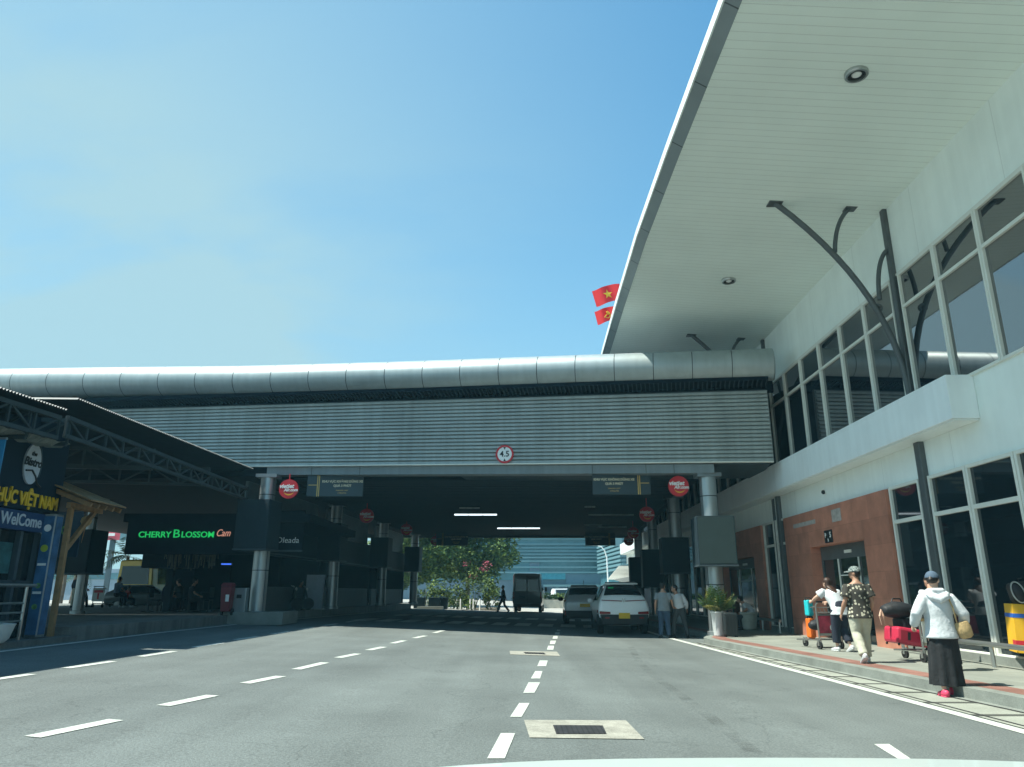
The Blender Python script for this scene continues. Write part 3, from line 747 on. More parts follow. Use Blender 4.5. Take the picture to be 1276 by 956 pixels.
strip_light(619.5, 673, 658.3, True, 'glowing white strip light at the far end of the canopy')
strip_light(728, 742, 631.5, False, 'unlit strip light behind the right hanging parking sign, shortest one')
strip_light(733, 790, 641.5, False, 'unlit strip light above the far right hanging sign, longest one')
strip_light(728, 750, 654.3, False, 'unlit strip light just above the far right hanging sign')
strip_light(745, 781, 656.6, False, 'unlit strip light at the far canopy edge near the right red discs')
strip_light(572, 598, 633, False, 'unlit strip light above the nearer glowing one')

# columns with sign boxes
def column(x, y, zb, zt, label, r=.27):
    t = thing('round_column', label, 'column', (x, y, zb), 0, 'aluminium clad columns under the bridge and canopy')
    mm = MB(Matrix.Translation((x, y, 0))); mm.lathe([(r, zb), (r, zt)], n=28); mm.build('shaft', M['alu'], t, smooth=40)
    mm = MB(Matrix.Translation((x, y, 0)))
    for z in (zb + 1.45, zt - .62):
        mm.lathe([(r + .004, z), (r + .004, z + .03)], n=28, caps=False)
    for a in (-60, 60, 180):
        ca, sa = math.sin(R(a)) * (r + .002), -math.cos(R(a)) * (r + .002); mm.tube([(ca, sa, zb), (ca, sa, zt)], .008, 5)
    mm.build('cladding_joint', M['joint'], t)
    mm = MB(Matrix.Translation((x, y, 0))); mm.cbox((0, 0, zt + .06), (.75, .6, .12)); mm.build('capital', M['beam'], t)
    mm = MB(Matrix.Translation((x, y, 0))); mm.lathe([(r + .06, zb), (r + .06, zb + .10), (r + .005, zb + .12)], n=28); mm.build('base_collar', M['alu'], t, smooth=40)
    return t
def sign_box(x, y, z0, z1, label, w=1.15, d=1.15, face='box_dark'):
    t = thing('sign_box', label, 'sign box', (x, y, z0), R(-A45), 'dark sign boxes round the columns')
    F = frame((x, y, 0), A45)
    mm = MB(F); mm.box((-w/2, -d/2, z0), (w/2, d/2, z1)); mm.build('casing', M['box_dark'], t, bevel=.015)
    mm = MB(F); mm.box((-w/2 + .03, -d/2 - .012, z0 + .03), (w/2 - .03, -d/2 - .002, z1 - .03)); mm.build('front_panel', M[face], t)
    mm = MB(F); mm.box((w/2 + .002, -d/2 + .09, z0 + .07), (w/2 + .012, d/2 - .09, z1 - .07)); mm.build('side_panel', M['box_dark'], t)
    mm = MB(F); mm.box((-w/2 - .02, -d/2 - .02, z0 - .05), (w/2 + .02, d/2 + .02, z0 - .001)); mm.build('bottom_trim', M['bulkhead'], t)
C1 = AY(317, 765, 26.0); zl = 1.38
cols = []
column(C1.x, 26.2, PZ, 5.33, 'aluminium column at the left end of the bridge with a grey plinth')
CXR, CYR = AY(884.5, 640, 23.35).x, 23.35
column(CXR, CYR, .15, 4.92, 'aluminium column behind the potted palm at the right end of the bridge')
for k, (lab, labr) in enumerate((('second aluminium column in the left row, beside the white totem', 'second column in the right row, dark against the tunnel'),
                                ('third aluminium column in the left row, deep in shade', 'third column in the right row, behind the dark boxes'),
                                ('last aluminium column in the left row, by the canopy exit', 'last column in the right row, by the canopy exit'))):
    y = 26.2 + 9.1 * (k + 1); column(axis(C1.x - .35, 26.2, y), y, PZ, CZ - .1, lab)
    y = CYR + 9.1 * (k + 1); column(axis(CXR + .15, CYR, y), y, .1, CZ - .1, labr)
lb = ['dark sign box round the left bridge column, beside the neon cafe sign', 'dark sign box round the second left column', 'dark sign box round the third left column', 'dark sign box round the last left column by the trees']
for k in range(4):
    y = 26.0 + 9.1 * k; sign_box(axis(C1.x - (.18 if k == 0 else .42), 26, y), y + .1, 2.83, 4.50, lb[k], 1.05 if k else 1.15)
rb = ['greenish grey sign box round the right bridge column, above the potted palm', 'black sign box round the second right column', 'black sign box round the third right column, hanging low', 'black sign box round the last right column']
for k in range(4):
    y = CYR + 9.1 * k; sign_box(axis(CXR, CYR, y) + .05, y, 2.20 - (.0 if k < 2 else .5), 3.66, rb[k], face='box_face' if k == 0 else 'box_dark')
# base block and a grey cabinet at the left column
t = thing('junction_cabinet', 'pale grey metal cabinet standing against the left bridge column', 'cabinet', (C1.x - .55, 25.75, PZ))
mm = MB(); mm.cbox((C1.x - .42, 25.72, PZ + .45), (.45, .3, .85)); mm.build('casing', M['alu'], t, bevel=.02)
mm = MB(); mm.cbox((C1.x - .42, 25.56, PZ + .6), (.16, .03, .12)); mm.build('lock_plate', M['black'], t)
mm = MB(); mm.box((C1.x - 1.0, 25.4, PZ - .3), (C1.x + 1.15, 27.2, PZ + .10)); t = tag(mm.build('column_plinth', M['kerb'], origin=(C1.x, 26.2, PZ)), 'low concrete plinth under the left bridge column', 'plinth')

# clearance sign on the louvres
cx_, cz_ = bpx(628.8, 566, -.12); rr = abs(bpx(640, 566, -.12)[0] - bpx(617.6, 566, -.12)[0]) / 2
SC = BF @ Matrix.Translation((cx_, -.12, cz_))
t = thing('clearance_sign', 'round red bordered 4.5 height limit sign on the bridge louvres', 'sign', SC @ Vector((0, 0, 0)))
def disc(mm, r0, r1, y0, y1, n=40):
    a = [[mm.pt((r*math.cos(2*math.pi*k/n), y, r*math.sin(2*math.pi*k/n))) for k in range(n)] for r, y in ((r1, y0), (r1, y1))]
    for k in range(n): mm.face((a[0][k], a[0][(k+1)%n], a[1][(k+1)%n], a[1][k]))
    if r0 == 0: mm.face(a[0]); mm.face(a[1])
    else:
        b = [[mm.pt((r0*math.cos(2*math.pi*k/n), y, r0*math.sin(2*math.pi*k/n))) for k in range(n)] for y in (y0, y1)]
        for k in range(n):
            mm.face((b[0][k], b[1][k], b[1][(k+1)%n], b[0][(k+1)%n])); mm.face((a[0][k], b[0][k], b[0][(k+1)%n], a[0][(k+1)%n])); mm.face((a[1][k], a[1][(k+1)%n], b[1][(k+1)%n], b[1][k]))
mm = MB(SC); disc(mm, 0, rr * .985, -.0, .03); mm.build('plate', M['sign_white'], t)
mm = MB(SC); disc(mm, rr * .80, rr, -.012, .03); mm.build('red_rim', M['sign_red'], t)
mm = MB(SC); mm.raw(text_mesh('4.5', rr * .88, .004, bold=rr * .012), Matrix.Translation((0, -.006, 0)) @ UPRIGHT)
for s_ in (1, -1):
    q = [(-rr*.14, s_*rr*.77), (rr*.14, s_*rr*.77), (0, s_*rr*.48)]
    mm.poly([(x, -.008, z) for x, z in q])
mm.build('lettering', M['black'], t)

# hanging red round airline signs
def round_sign(c, r, label, top, dim=False):
    F = frame(c, A45 * 0)
    t = thing('round_sign', label, 'hanging sign', c, 0, 'round red hanging signs')
    mm = MB(F); disc(mm, 0, r, -.05, .05); mm.build('disc', M['sign_red'], t, smooth=30)
    mm = MB(F); mm.tube([(0, 0, r - .01), (0, 0, top - c[2])], .02, 8); mm.build('hanger', M['sign_red'], t)
    mm = MB(F); mm.raw(text_mesh('vietjet', r * .60, .003, bold=r * .022, shear=.2), Matrix.Translation((-r * .22, -.054, r * .27)) @ UPRIGHT)
    mm.raw(text_mesh('Air.com', r * .44, .003, bold=r * .016, shear=.2), Matrix.Translation((r * .26, -.054, -r * .12)) @ UPRIGHT); mm.build('lettering', M['sign_white'], t)
    mm = MB(F); n = 12; U = []; L = []
    for k in range(n + 1):
        a = R(205 + 130 * k / n); w = math.sin(math.pi * k / n) * r * .12
        U.append((r * .62 * math.cos(a) + r * .06, -.056, r * .5 * math.sin(a) - r * .06)); L.append((r * .62 * math.cos(a) + r * .06, -.056, r * .5 * math.sin(a) - w - r * .06))
    for k in range(n): mm.poly([U[k], U[k+1], L[k+1], L[k]])
    mm.build('smile', M['yellow'], t)
p = AY(360, 609.5, 25.75); round_sign(p, .335, 'bright round red airline sign by the left bridge column', 5.42)
p = AY(845.5, 606, 23.45); round_sign(p, .325, 'bright round red airline sign by the right bridge column', 5.0)
for px, py, Y, lab in ((457, 643, 34.5, 'shaded round red airline sign before the second left column'), (506.5, 660, 43.5, 'shaded round red airline sign near the third left column'),
                       (542.5, 674, 52.5, 'smallest round red airline sign at the left of the canopy exit'), (806, 641, 32.5, 'shaded round red airline sign near the second right column'), (783.5, 674, 50.5, 'small dark red airline sign hanging before the far glass wing'), (789, 664, 43, 'dark red airline sign just above the smallest right one')):
    round_sign(AY(px, py, Y), .33, lab, CZ - .05)

# hanging parking-limit boards
def limit_board(xa, xb, yt, yb, Y, flip, label):
    a, b = AY(xa, yt, Y), AY(xb, yb, Y); w, h = b.x - a.x, a.z - b.z; c = (a + b) / 2
    F = Matrix.Translation(c)
    t = thing('parking_board', label, 'hanging sign', c, 0, 'hanging parking limit boards')
    s = -1 if flip else 1
    mm = MB(F); mm.box((-w/2, -.04, -h/2), (w/2, .04, h/2)); mm.build('board', M['sign_board'], t, bevel=.006)
    mm = MB(F)
    for u in (.285, .315): mm.box((s * u * w - .014, -.05, -h/2), (s * u * w + .014, -.041, h/2))
    mm.box((s * .40 * w - w * .075, -.05, h * .02), (s * .40 * w + w * .075, -.042, h * .05))
    mm.build('gold_stripe', M['sign_gold'], t)
    mm = MB(F); X = -s * .13 * w
    mm.raw(text_mesh('KHU VỰC KHÔNG DỪNG XE', h * .145, .003, bold=.005), Matrix.Translation((X, -.045, h * .20)) @ UPRIGHT)
    mm.raw(text_mesh('QUÁ 3 PHÚT', h * .145, .003, bold=.005), Matrix.Translation((X, -.045, h * .0)) @ UPRIGHT); mm.build('lettering', M['sign_cream'], t)
    mm = MB(F); mm.raw(text_mesh('PARKING LIMIT', h * .085, .002), Matrix.Translation((X, -.045, -h * .22)) @ UPRIGHT)
    mm.raw(text_mesh('3 MINUTES', h * .085, .002), Matrix.Translation((X, -.045, -h * .34)) @ UPRIGHT); mm.build('small_lettering', M['sign_gold'], t)
    mm = MB(F)
    for x in (-w * .35, w * .35): mm.bar((x, 0, h/2), (x, 0, CZ + .1 - c.z), .03)
    mm.build('hanger', M['black'], t)
M['sign_board'] = mat('slate_board', (.030, .052, .066), .45, var=.05)
M['sign_cream'] = mat('cream_letters', (.62, .56, .40), .5, var=.03)
limit_board(384, 452, 592.5, 619, 25.9, True, 'slate parking limit board with gold stripe, hanging by the left red disc')
limit_board(738, 811, 590, 616.5, 23.9, False, 'slate parking limit board with gold stripe, hanging by the right red disc')
limit_board(544, 583, 664.5, 680, 51.5, True, 'dark parking limit board at the canopy exit in front of the tree')
limit_board(729, 767, 664.5, 680, 51.5, False, 'dark parking limit board at the canopy exit in front of the glass building')
# ================================================================ vehicles
def paint(name, c, rough=.28, metal=0.0): return mat(name, c, rough, metal, var=.03, coat=.6)
M['car_white'] = paint('car_paint_white', (.86, .88, .86))
M['car_silver'] = paint('car_paint_silver', (.62, .67, .69), .3, .1)
M['van_grey'] = paint('van_paint_grey', (.16, .18, .18), .35, .2)
M['bus_yellow'] = paint('bus_paint_yellow', (.75, .52, .03))
M['bonnet'] = paint('bonnet_pale', (.50, .57, .55), .4)
M['car_glass'] = mat('car_glass', (.012, .017, .02), .04, ior=1.6)
M['tail_red'] = mat('tail_lamp', (.22, .012, .015), .2, var=.1)
M['plate_yellow'] = mat('yellow_plate', (.75, .48, .03), .4, var=.05)
M['sticker'] = mat('green_sticker', (.03, .45, .16), .4)

def car_sections(st):
    """st rows: y, zb, wb, zbelt, wbelt, zroof, wroof -> half-section points"""
    out = []
    for y, zb, wb, zt, wt, zr, wr in st:
        out.append([(0, y, zb), (wb * .8, y, zb), (wb, y, zb + .07), (wt * 1.0 + .012, y, zb + (zt - zb) * .42), (wt + .008, y, zb + (zt - zb) * .8), (wt, y, zt), (wr + (wt - wr) * .12, y, zr - (zr - zt) * .22), (wr, y, zr - .045 * min(1, (zr - zt) / .3 + .2)), (wr * .6, y, zr - .004), (0, y, zr)])
    return out
def lerp_row(st, y):
    for a, b in zip(st, st[1:]):
        if a[0] <= y <= b[0]:
            f = (y - a[0]) / (b[0] - a[0]); return [a[k] + (b[k] - a[k]) * f for k in range(7)]
    return st[-1]
def car(name, label, cat, loc, az, st, body, wheels, wr=.33, track=.78, group=None, round_body=False):
    t = thing(name, label, cat, loc, R(-az), group); F = Wm(t)
    S = car_sections(st); n = len(S[0])
    m = MB(F); ids = []
    for s in S:
        row = [m.pt(p) for p in s]; mir = [m.pt((-p[0], p[1], p[2])) for p in s[1:-1]]
        ids.append(row + mir[::-1])
    for a, b in zip(ids, ids[1:]):
        k = len(a)
        for i in range(k): m.face((a[i], a[(i+1) % k], b[(i+1) % k], b[i]))
    m.face(ids[0]); m.face(ids[-1])
    b_ = m.build('body', body, t, smooth=60 if round_body else 38)
    if round_body: q_ = b_.modifiers.new('round', 'SUBSURF'); q_.levels = q_.render_levels = 2
    for x in (-1, 1):
        for y in wheels:
            w = MB(F @ Matrix.Translation((x * track, y, wr)) @ Matrix.Rotation(R(90), 4, 'Y'))
            w.lathe([(wr * .62, -.11), (wr * .93, -.11), (wr, -.08), (wr, .08), (wr * .93, .11), (wr * .62, .11)], n=26)
            o = w.build('wheel', M['rubber'], t, smooth=40)
            w = MB(F @ Matrix.Translation((x * (track + .105), y, wr)) @ Matrix.Rotation(R(90), 4, 'Y'))
            w.lathe([(.05, .0), (wr * .62, -.0), (wr * .62, .012), (.05, .02)], n=20); w.build('rim', M['chrome'], o, smooth=40)
    return t, F
def side_glass(t, F, st, y0, y1, s, name='side_window', lo=.05, hi=.9):
    m = MB(F); n = 8; A = []; B = []
    for i in range(n + 1):
        y = y0 + (y1 - y0) * i / n; _, zb, wb, zt, wt, zr, wr = lerp_row(st, y)
        for f, Lq in ((lo, A), (hi, B)):
            z = zt + (zr - .05 - zt) * f; x = wt + (wr - wt) * f + .012; Lq.append((s * x, y, z))
    for i in range(n): m.poly([A[i], A[i+1], B[i+1], B[i]])
    m.build(name, M['car_glass'], t)

# --- white hatchback crossover, rear towards us
p = G(779, 791.5)
st = [(0, .42, .70, .66, .86, .80, .78), (.05, .32, .74, .80, .905, .98, .80), (.14, .28, .78, .92, .915, 1.12, .80), (.24, .27, .80, .97, .915, 1.20, .76), (.72, .26, .82, 1.02, .91, 1.54, .58), (.95, .26, .83, 1.03, .91, 1.60, .57),
      (1.7, .26, .84, 1.01, .91, 1.62, .63), (2.5, .26, .84, .98, .91, 1.56, .63), (3.2, .26, .84, .96, .90, 1.10, .74), (3.7, .26, .82, .90, .88, .98, .74), (4.15, .28, .72, .70, .78, .82, .62), (4.25, .38, .62, .62, .66, .70, .5)]
t, F = car('hatchback_car', 'white hatchback with yellow rear plate, tail to the viewer, parked by the two standing men', 'car', (p.x, p.y, p.z), 1.5, st, M['car_white'], (.80, 3.35), .35, .80, round_body=True)
def rear_glass(t, F, st, y0, y1, w0, w1, name='rear_window', off=.012, mtl='car_glass'):
    m = MB(F); n = 6; prev = None
    for i in range(n + 1):
        f = i / n; y = y0 + (y1 - y0) * f; r = lerp_row(st, y); w = (w0 + (w1 - w0) * f)
        row = [(-w, y - off, r[5] - .02 + off), (-w * .6, y - off, r[5] - .003 + off), (0, y - off, r[5] + .002 + off), (w * .6, y - off, r[5] - .003 + off), (w, y - off, r[5] - .02 + off)]
        if prev:
            for k in range(4): m.poly([prev[k], prev[k+1], row[k+1], row[k]])
        prev = row
    return m.build(name, M[mtl], t, smooth=40)
rw = rear_glass(t, F, st, .26, .70, .70, .55)
m = MB(F); m.hexa([(-.62, .60, 1.55), (.62, .60, 1.55), (.56, 1.0, 1.60), (-.56, 1.0, 1.60), (-.62, .60, 1.585), (.62, .60, 1.585), (.56, 1.0, 1.635), (-.56, 1.0, 1.635)]); m.build('roof_spoiler', M['car_white'], t, bevel=.01)
m = MB(F); m.hexa([(-.50, .52, 1.42), (-.30, .52, 1.42), (-.30, .58, 1.47), (-.50, .58, 1.47), (-.50, .50, 1.425), (-.30, .50, 1.425), (-.30, .56, 1.475), (-.50, .56, 1.475)]); m.build('sticker', M['sticker'], rw)
for s in (-1, 1):
    side_glass(t, F, st, .75, 3.05, s)
    m = MB(F); m.hexa([(s*.06, .05, 1.02), (s*.80, .09, 1.05), (s*.80, .16, 1.05), (s*.06, .12, 1.02), (s*.06, .06, 1.045), (s*.80, .10, 1.07), (s*.80, .17, 1.07), (s*.06, .13, 1.045)]); m.build('light_bar', M['tail_red'], t)
    m = MB(F); m.hexa([(s*.50, -.022, .635), (s*.88, .0, .635), (s*.955, .30, .67), (s*.50, .1, .635), (s*.50, -.022, .70), (s*.88, .0, .72), (s*.955, .30, .76), (s*.50, .1, .70)]); m.build('tail_lamp', M['tail_red'], t)
    m = MB(F); m.cbox((s*.62, .02, .40), (.30, .06, .07)); m.build('exhaust_trim', M['chrome'], t, bevel=.02)
    m = MB(F); m.cbox((s*.62, -.005, .52), (.16, .03, .05)); m.build('reflector', M['tail_red'], t)
    m = MB(F); m.ellipsoid((s*1.0, 2.7, 1.02), (.12, .07, .085), 12, 8); m.build('side_mirror', M['car_white'], t, smooth=50)
m = MB(F); m.hexa([(-.80, -.015, .30), (.80, -.015, .30), (.93, .30, .30), (-.93, .30, .30), (-.86, -.02, .62), (.86, -.02, .62), (.945, .30, .66), (-.945, .30, .66)]); m.build('rear_bumper', M['black'], t, bevel=.03)
m = MB(F); m.cbox((0, -.03, .585), (.40, .015, .17)); m.build('licence_plate', M['plate_yellow'], t)
m = MB(F); m.raw(text_mesh('V', .16, .004, bold=.004), Matrix.Translation((0, .045, 1.045)) @ UPRIGHT); m.build('badge', M['chrome'], t)

t.scale = (.94, 1.0, 1.07)
# --- silver people carrier in the shade
p = G(727, 776.5); p.z = zg(p.x)
p = Vector((AY(729, 760, 34.5).x, 34.5, 0)); p.z = zg(p.x)
st = [(0, .45, .72, .74, .86, .92, .80), (.05, .34, .76, .90, .91, 1.10, .80), (.16, .30, .80, 1.0, .915, 1.26, .78), (.45, .28, .83, 1.08, .915, 1.62, .68), (.7, .28, .84, 1.08, .915, 1.70, .66), (1.8, .28, .84, 1.06, .915, 1.74, .67), (2.7, .28, .84, 1.03, .91, 1.66, .66), (3.5, .28, .84, 1.0, .90, 1.12, .74), (4.2, .3, .80, .90, .86, .98, .72), (4.5, .4, .6, .62, .68, .76, .5)]
t, F = car('people_carrier', 'silver people carrier in the shade ahead of the white hatchback', 'car', p, 2.5, st, M['car_silver'], (.85, 3.55), .34, .80, round_body=True)
rear_glass(t, F, st, .18, .46, .72, .62)
for s in (-1, 1):
    side_glass(t, F, st, .6, 3.3, s)
    m = MB(F); m.hexa([(s*.45, .06, .96), (s*.90, .10, .92), (s*.93, .34, .98), (s*.45, .12, .98), (s*.45, .05, 1.03), (s*.88, .10, 1.08), (s*.92, .34, 1.06), (s*.45, .12, 1.05)]); m.build('tail_lamp', M['tail_red'], t)
    m = MB(F); m.cbox((s*.86, .04, .50), (.12, .05, .20)); m.build('reflector', M['tail_red'], t)
    m = MB(F); m.ellipsoid((s*1.02, 3.0, 1.08), (.13, .07, .10), 12, 8); m.build('side_mirror', M['black'], t, smooth=50)
m = MB(F); m.hexa([(-.82, -.02, .28), (.82, -.02, .28), (.93, .28, .28), (-.93, .28, .28), (-.86, -.02, .60), (.86, -.02, .60), (.94, .28, .62), (-.94, .28, .62)]); m.build('rear_bumper', M['black'], t, bevel=.03)
m = MB(F); m.cbox((0, -.005, .83), (.46, .02, .15)); m.build('licence_plate', M['plate_yellow'], t)
m = MB(F); m.tube([(0, .8, 1.70), (0, .72, 1.92)], .012, 6); m.build('aerial', M['black'], t)
m = MB(F); m.hexa([(-.62, .36, 1.60), (.62, .36, 1.60), (.58, .8, 1.69), (-.58, .8, 1.69), (-.62, .36, 1.635), (.62, .36, 1.635), (.58, .8, 1.725), (-.58, .8, 1.725)]); m.build('roof_spoiler', M['car_silver'], t, bevel=.01)

# --- grey high-roof van
p = Vector((AY(657, 760, 51.5).x, 51.5, 0)); p.z = zg(p.x)
st = [(0, .50, .86, 1.25, .98, 2.52, .86), (.04, .42, .92, 1.25, 1.0, 2.58, .88), (.3, .40, .94, 1.25, 1.0, 2.62, .88), (3.6, .40, .94, 1.25, 1.0, 2.62, .88), (4.3, .40, .94, 1.25, 1.0, 2.40, .84), (4.9, .40, .94, 1.2, .98, 1.40, .80), (5.5, .42, .88, 1.0, .92, 1.12, .78), (5.7, .5, .8, .8, .82, .9, .7)]
t, F = car('minibus_van', 'dark grey high roof van at the canopy exit, seen from behind', 'van', p, 4.5, st, M['van_grey'], (1.1, 4.6), .36, .84)
for s in (-1, 1):
    m = MB(F); m.hexa([(s*.06, -.012, 1.42), (s*.80, -.012, 1.42), (s*.80, .0, 1.42), (s*.06, .0, 1.42), (s*.06, -.002, 2.18), (s*.74, .0, 2.18), (s*.74, .012, 2.18), (s*.06, .012, 2.18)]); m.build('rear_window', M['car_glass'], t)
    m = MB(F); m.cbox((s*.92, .0, 1.15), (.10, .06, .42)); m.build('tail_lamp', M['tail_red'], t)
    side_glass(t, F, st, .4, 4.2, s, lo=.15, hi=.75)
    m = MB(F); m.cbox((s*1.12, 4.5, 1.55), (.16, .10, .30)); m.build('side_mirror', M['black'], t, bevel=.02)
m = MB(F); m.cbox((0, -.008, 1.5), (.016, .02, 1.9)); m.build('door_seam', M['black'], t)
m = MB(F); m.cbox((0, .06, .48), (1.86, .22, .20)); m.build('rear_bumper', M['black'], t, bevel=.03)
m = MB(F); m.cbox((-.35, -.012, 1.02), (.46, .015, .14)); m.build('licence_plate', M['bulkhead'], t)

# --- white pickup far beyond
p = G(668, 751); p = Vector((AY(671, 742, 82).x, 82, 0)); p.z = zg(p.x)
st = [(0, .55, .78, .9, .92, 1.1, .88), (.06, .5, .84, 1.05, .93, 1.14, .9), (1.5, .48, .86, 1.08, .93, 1.16, .9), (1.62, .48, .86, 1.08, .93, 1.78, .66), (3.2, .48, .86, 1.06, .93, 1.80, .66), (3.9, .48, .86, 1.04, .92, 1.18, .76), (4.9, .5, .82, .98, .88, 1.06, .74), (5.1, .6, .7, .8, .76, .86, .6)]
t, F = car('pickup_truck', 'white pickup far beyond the canopy, between van and people carrier', 'car', p, 80, st, M['car_white'], (1.0, 4.1), .38, .80)
for s in (-1, 1): side_glass(t, F, st, 1.75, 3.6, s)

# --- yellow and white buses beyond the cafe
def bus(px, Y, az, label, body, L=8.5):
    p = Vector((AY(px, 740, Y).x, Y, zg(-20) ))
    st = [(0, .40, 1.0, 1.3, 1.15, 2.9, 1.05), (.15, .35, 1.1, 1.3, 1.2, 3.0, 1.08), (L - .5, .35, 1.1, 1.3, 1.2, 3.0, 1.08), (L, .45, 1.0, 1.3, 1.1, 2.85, 1.0)]
    t, F = car('bus', label, 'bus', p, az, st, body, (1.6, L - 2), .45, 1.0, group='buses beyond the cafe')
    for s in (-1, 1): side_glass(t, F, st, .6, L - .6, s, lo=.12, hi=.85)
    m = MB(F); m.hexa([(-.95, -.02, 1.5), (.95, -.02, 1.5), (.95, 0, 1.5), (-.95, 0, 1.5), (-.88, -.02, 2.6), (.88, -.02, 2.6), (.88, .0, 2.6), (-.88, .0, 2.6)]); m.build('windscreen', M['car_glass'], t)
    m = MB(F); m.box((-1.12, -.015, .45), (1.12, .05, .95)); m.build('lower_panel', M['car_white'], t)
    for s in (-1, 1): 
        m = MB(F); m.cbox((s*.85, -.03, .8), (.26, .04, .16)); m.build('headlight', M['sign_white'], t)
bus(165, 47, 6, 'yellow bus seen between the cafe column and its sign, nearer the palms', M['bus_yellow'])
bus(197, 52, 4, 'yellow bus behind the dark cafe seating', M['bus_yellow'])

# --- bonnet of the car the photograph was taken from
t = thing('own_car', 'white bonnet of the car on the near edge of the road', 'car', (.35, .9, zg(.35)))
m = MB(); nx, ny = 16, 8
def hood(x, y):
    u = (x - .56) / .86
    yy = y - .10 * u ** 4 * (y / 1.75)
    return (x, yy, 1.060 - .012 * u * u - .022 * max(0, (y - .7)) ** 2)
g = [[m.pt(hood(.56 - .88 + 1.76 * i / nx, .55 + 1.2 * j / ny)) for j in range(ny + 1)] for i in range(nx + 1)]
for i in range(nx):
    for j in range(ny): m.face((g[i][j], g[i+1][j], g[i+1][j+1], g[i][j+1]))
b = [[m.pt(Vector(hood(.56 - .88 + 1.76 * i / nx, .55 + 1.2 * j / ny)) - Vector((0, 0, .03))) for j in (0, ny)] for i in range(nx + 1)]
for i in range(nx):
    m.face((g[i][ny], g[i+1][ny], b[i+1][1], b[i][1])); m.face((g[i][0], g[i+1][0], b[i+1][0], b[i][0]))
m.build('bonnet', M['bonnet'], t, smooth=40)
m = MB(); m.hexa([(-.20, .6, .32), (1.44, .6, .32), (1.34, 1.60, .32), (-.10, 1.60, .32), (-.20, .6, .96), (1.44, .6, .96), (1.34, 1.45, .94), (-.10, 1.45, .94)]); m.build('front_body', M['car_white'], t, bevel=.08)
for x in (-.18, 1.42):
    w = MB(Matrix.Translation((x, .85, zg(x) + .32)) @ Matrix.Rotation(R(90), 4, 'Y')); w.lathe([(.2, -.1), (.3, -.1), (.32, -.07), (.32, .07), (.3, .1), (.2, .1)], n=24); w.build('wheel', M['rubber'], t, smooth=40)
# ================================================================ people
M['skin'] = mat('skin', (.42, .235, .16), .55, var=.06)
M['skin_pale'] = mat('skin_pale', (.55, .35, .26), .55, var=.05)
M['hair'] = mat('black_hair', (.014, .011, .010), .5, var=.2)
M['hair_brown'] = mat('dark_brown_hair', (.045, .022, .014), .5, var=.2)
M['cloth_white'] = mat('white_cloth', (.56, .60, .63), .85, var=.10, vscale=6, bump=1.0, bscale=9)
M['cloth_black'] = mat('black_cloth', (.018, .020, .023), .9, var=.25, vscale=8, bump=.6, bscale=16)
M['cloth_grey'] = mat('grey_cloth', (.20, .23, .25), .9, var=.12, vscale=6, bump=.5, bscale=18)
M['cloth_denim'] = mat('denim', (.035, .065, .11), .9, var=.2, vscale=6, bump=.4, bscale=20)
M['cloth_slate'] = mat('slate_trousers', (.05, .06, .065), .85, var=.15, vscale=6, bump=.4, bscale=18)
M['cloth_khaki'] = mat('pale_khaki', (.46, .46, .37), .9, var=.14, vscale=6, bump=1.0, bscale=9)
M['cloth_red'] = mat('red_cloth', (.40, .06, .05), .9, var=.12, vscale=6, bump=.3)
M['cloth_blue'] = mat('dull_blue_cloth', (.10, .14, .19), .9, var=.12, vscale=6, bump=.3)
M['cloth_navy'] = mat('navy_cloth', (.018, .024, .04), .9, var=.12, vscale=6, bump=.3)
M['shoe_white'] = mat('white_shoe', (.55, .57, .58), .6, var=.1)
M['shoe_pink'] = mat('pink_shoe', (.70, .06, .14), .5, var=.05)
M['cap_blue'] = mat('slate_blue_cap', (.07, .11, .16), .8, var=.1, bump=.3)
M['straw'] = mat('straw_weave', (.50, .36, .18), .85, var=.2, vscale=30, bump=.6, bscale=60)
def dots_mat(name, base, dot, scale, r):
    m = bpy.data.materials.new(name); m.use_nodes = True; t = m.node_tree; b = t.nodes['Principled BSDF']; b.inputs['Roughness'].default_value = .9
    tc = _n(t, 'ShaderNodeTexCoord'); v = _n(t, 'ShaderNodeTexVoronoi'); v.inputs['Scale'].default_value = scale; v.inputs['Randomness'].default_value = .7
    t.links.new(tc.outputs['Object'], v.inputs['Vector'])
    l = _n(t, 'ShaderNodeMath', operation='LESS_THAN'); l.inputs[1].default_value = r; t.links.new(v.outputs['Distance'], l.inputs[0])
    mx = _n(t, 'ShaderNodeMix', data_type='RGBA'); mx.inputs['A'].default_value = (*base, 1); mx.inputs['B'].default_value = (*dot, 1)
    t.links.new(l.outputs[0], mx.inputs['Factor']); t.links.new(mx.outputs['Result'], b.inputs['Base Color']); return m
M['shirt_flowers'] = dots_mat('flowered_shirt', (.045, .042, .035), (.48, .46, .36), 15, .32)
M['cap_check'] = dots_mat('checked_cap', (.10, .13, .13), (.42, .46, .44), 42, .38)

DEF = dict(hipL=(-.056, 0, .515), hipR=(.056, 0, .515), kneeL=(-.06, .012, .285), kneeR=(.06, .012, .285), ankL=(-.062, -.01, .045), ankR=(.062, -.01, .045),
           pelvis=(0, 0, .535), waist=(0, .004, .625), chest=(0, .006, .735), shoulder=(0, -.004, .805), neck=(0, -.004, .845), head=(0, .012, .928),
           shL=(-.100, -.006, .788), shR=(.100, -.006, .788), elL=(-.14, -.02, .63), elR=(.14, -.02, .63), wrL=(-.145, .03, .485), wrR=(.145, .03, .485))

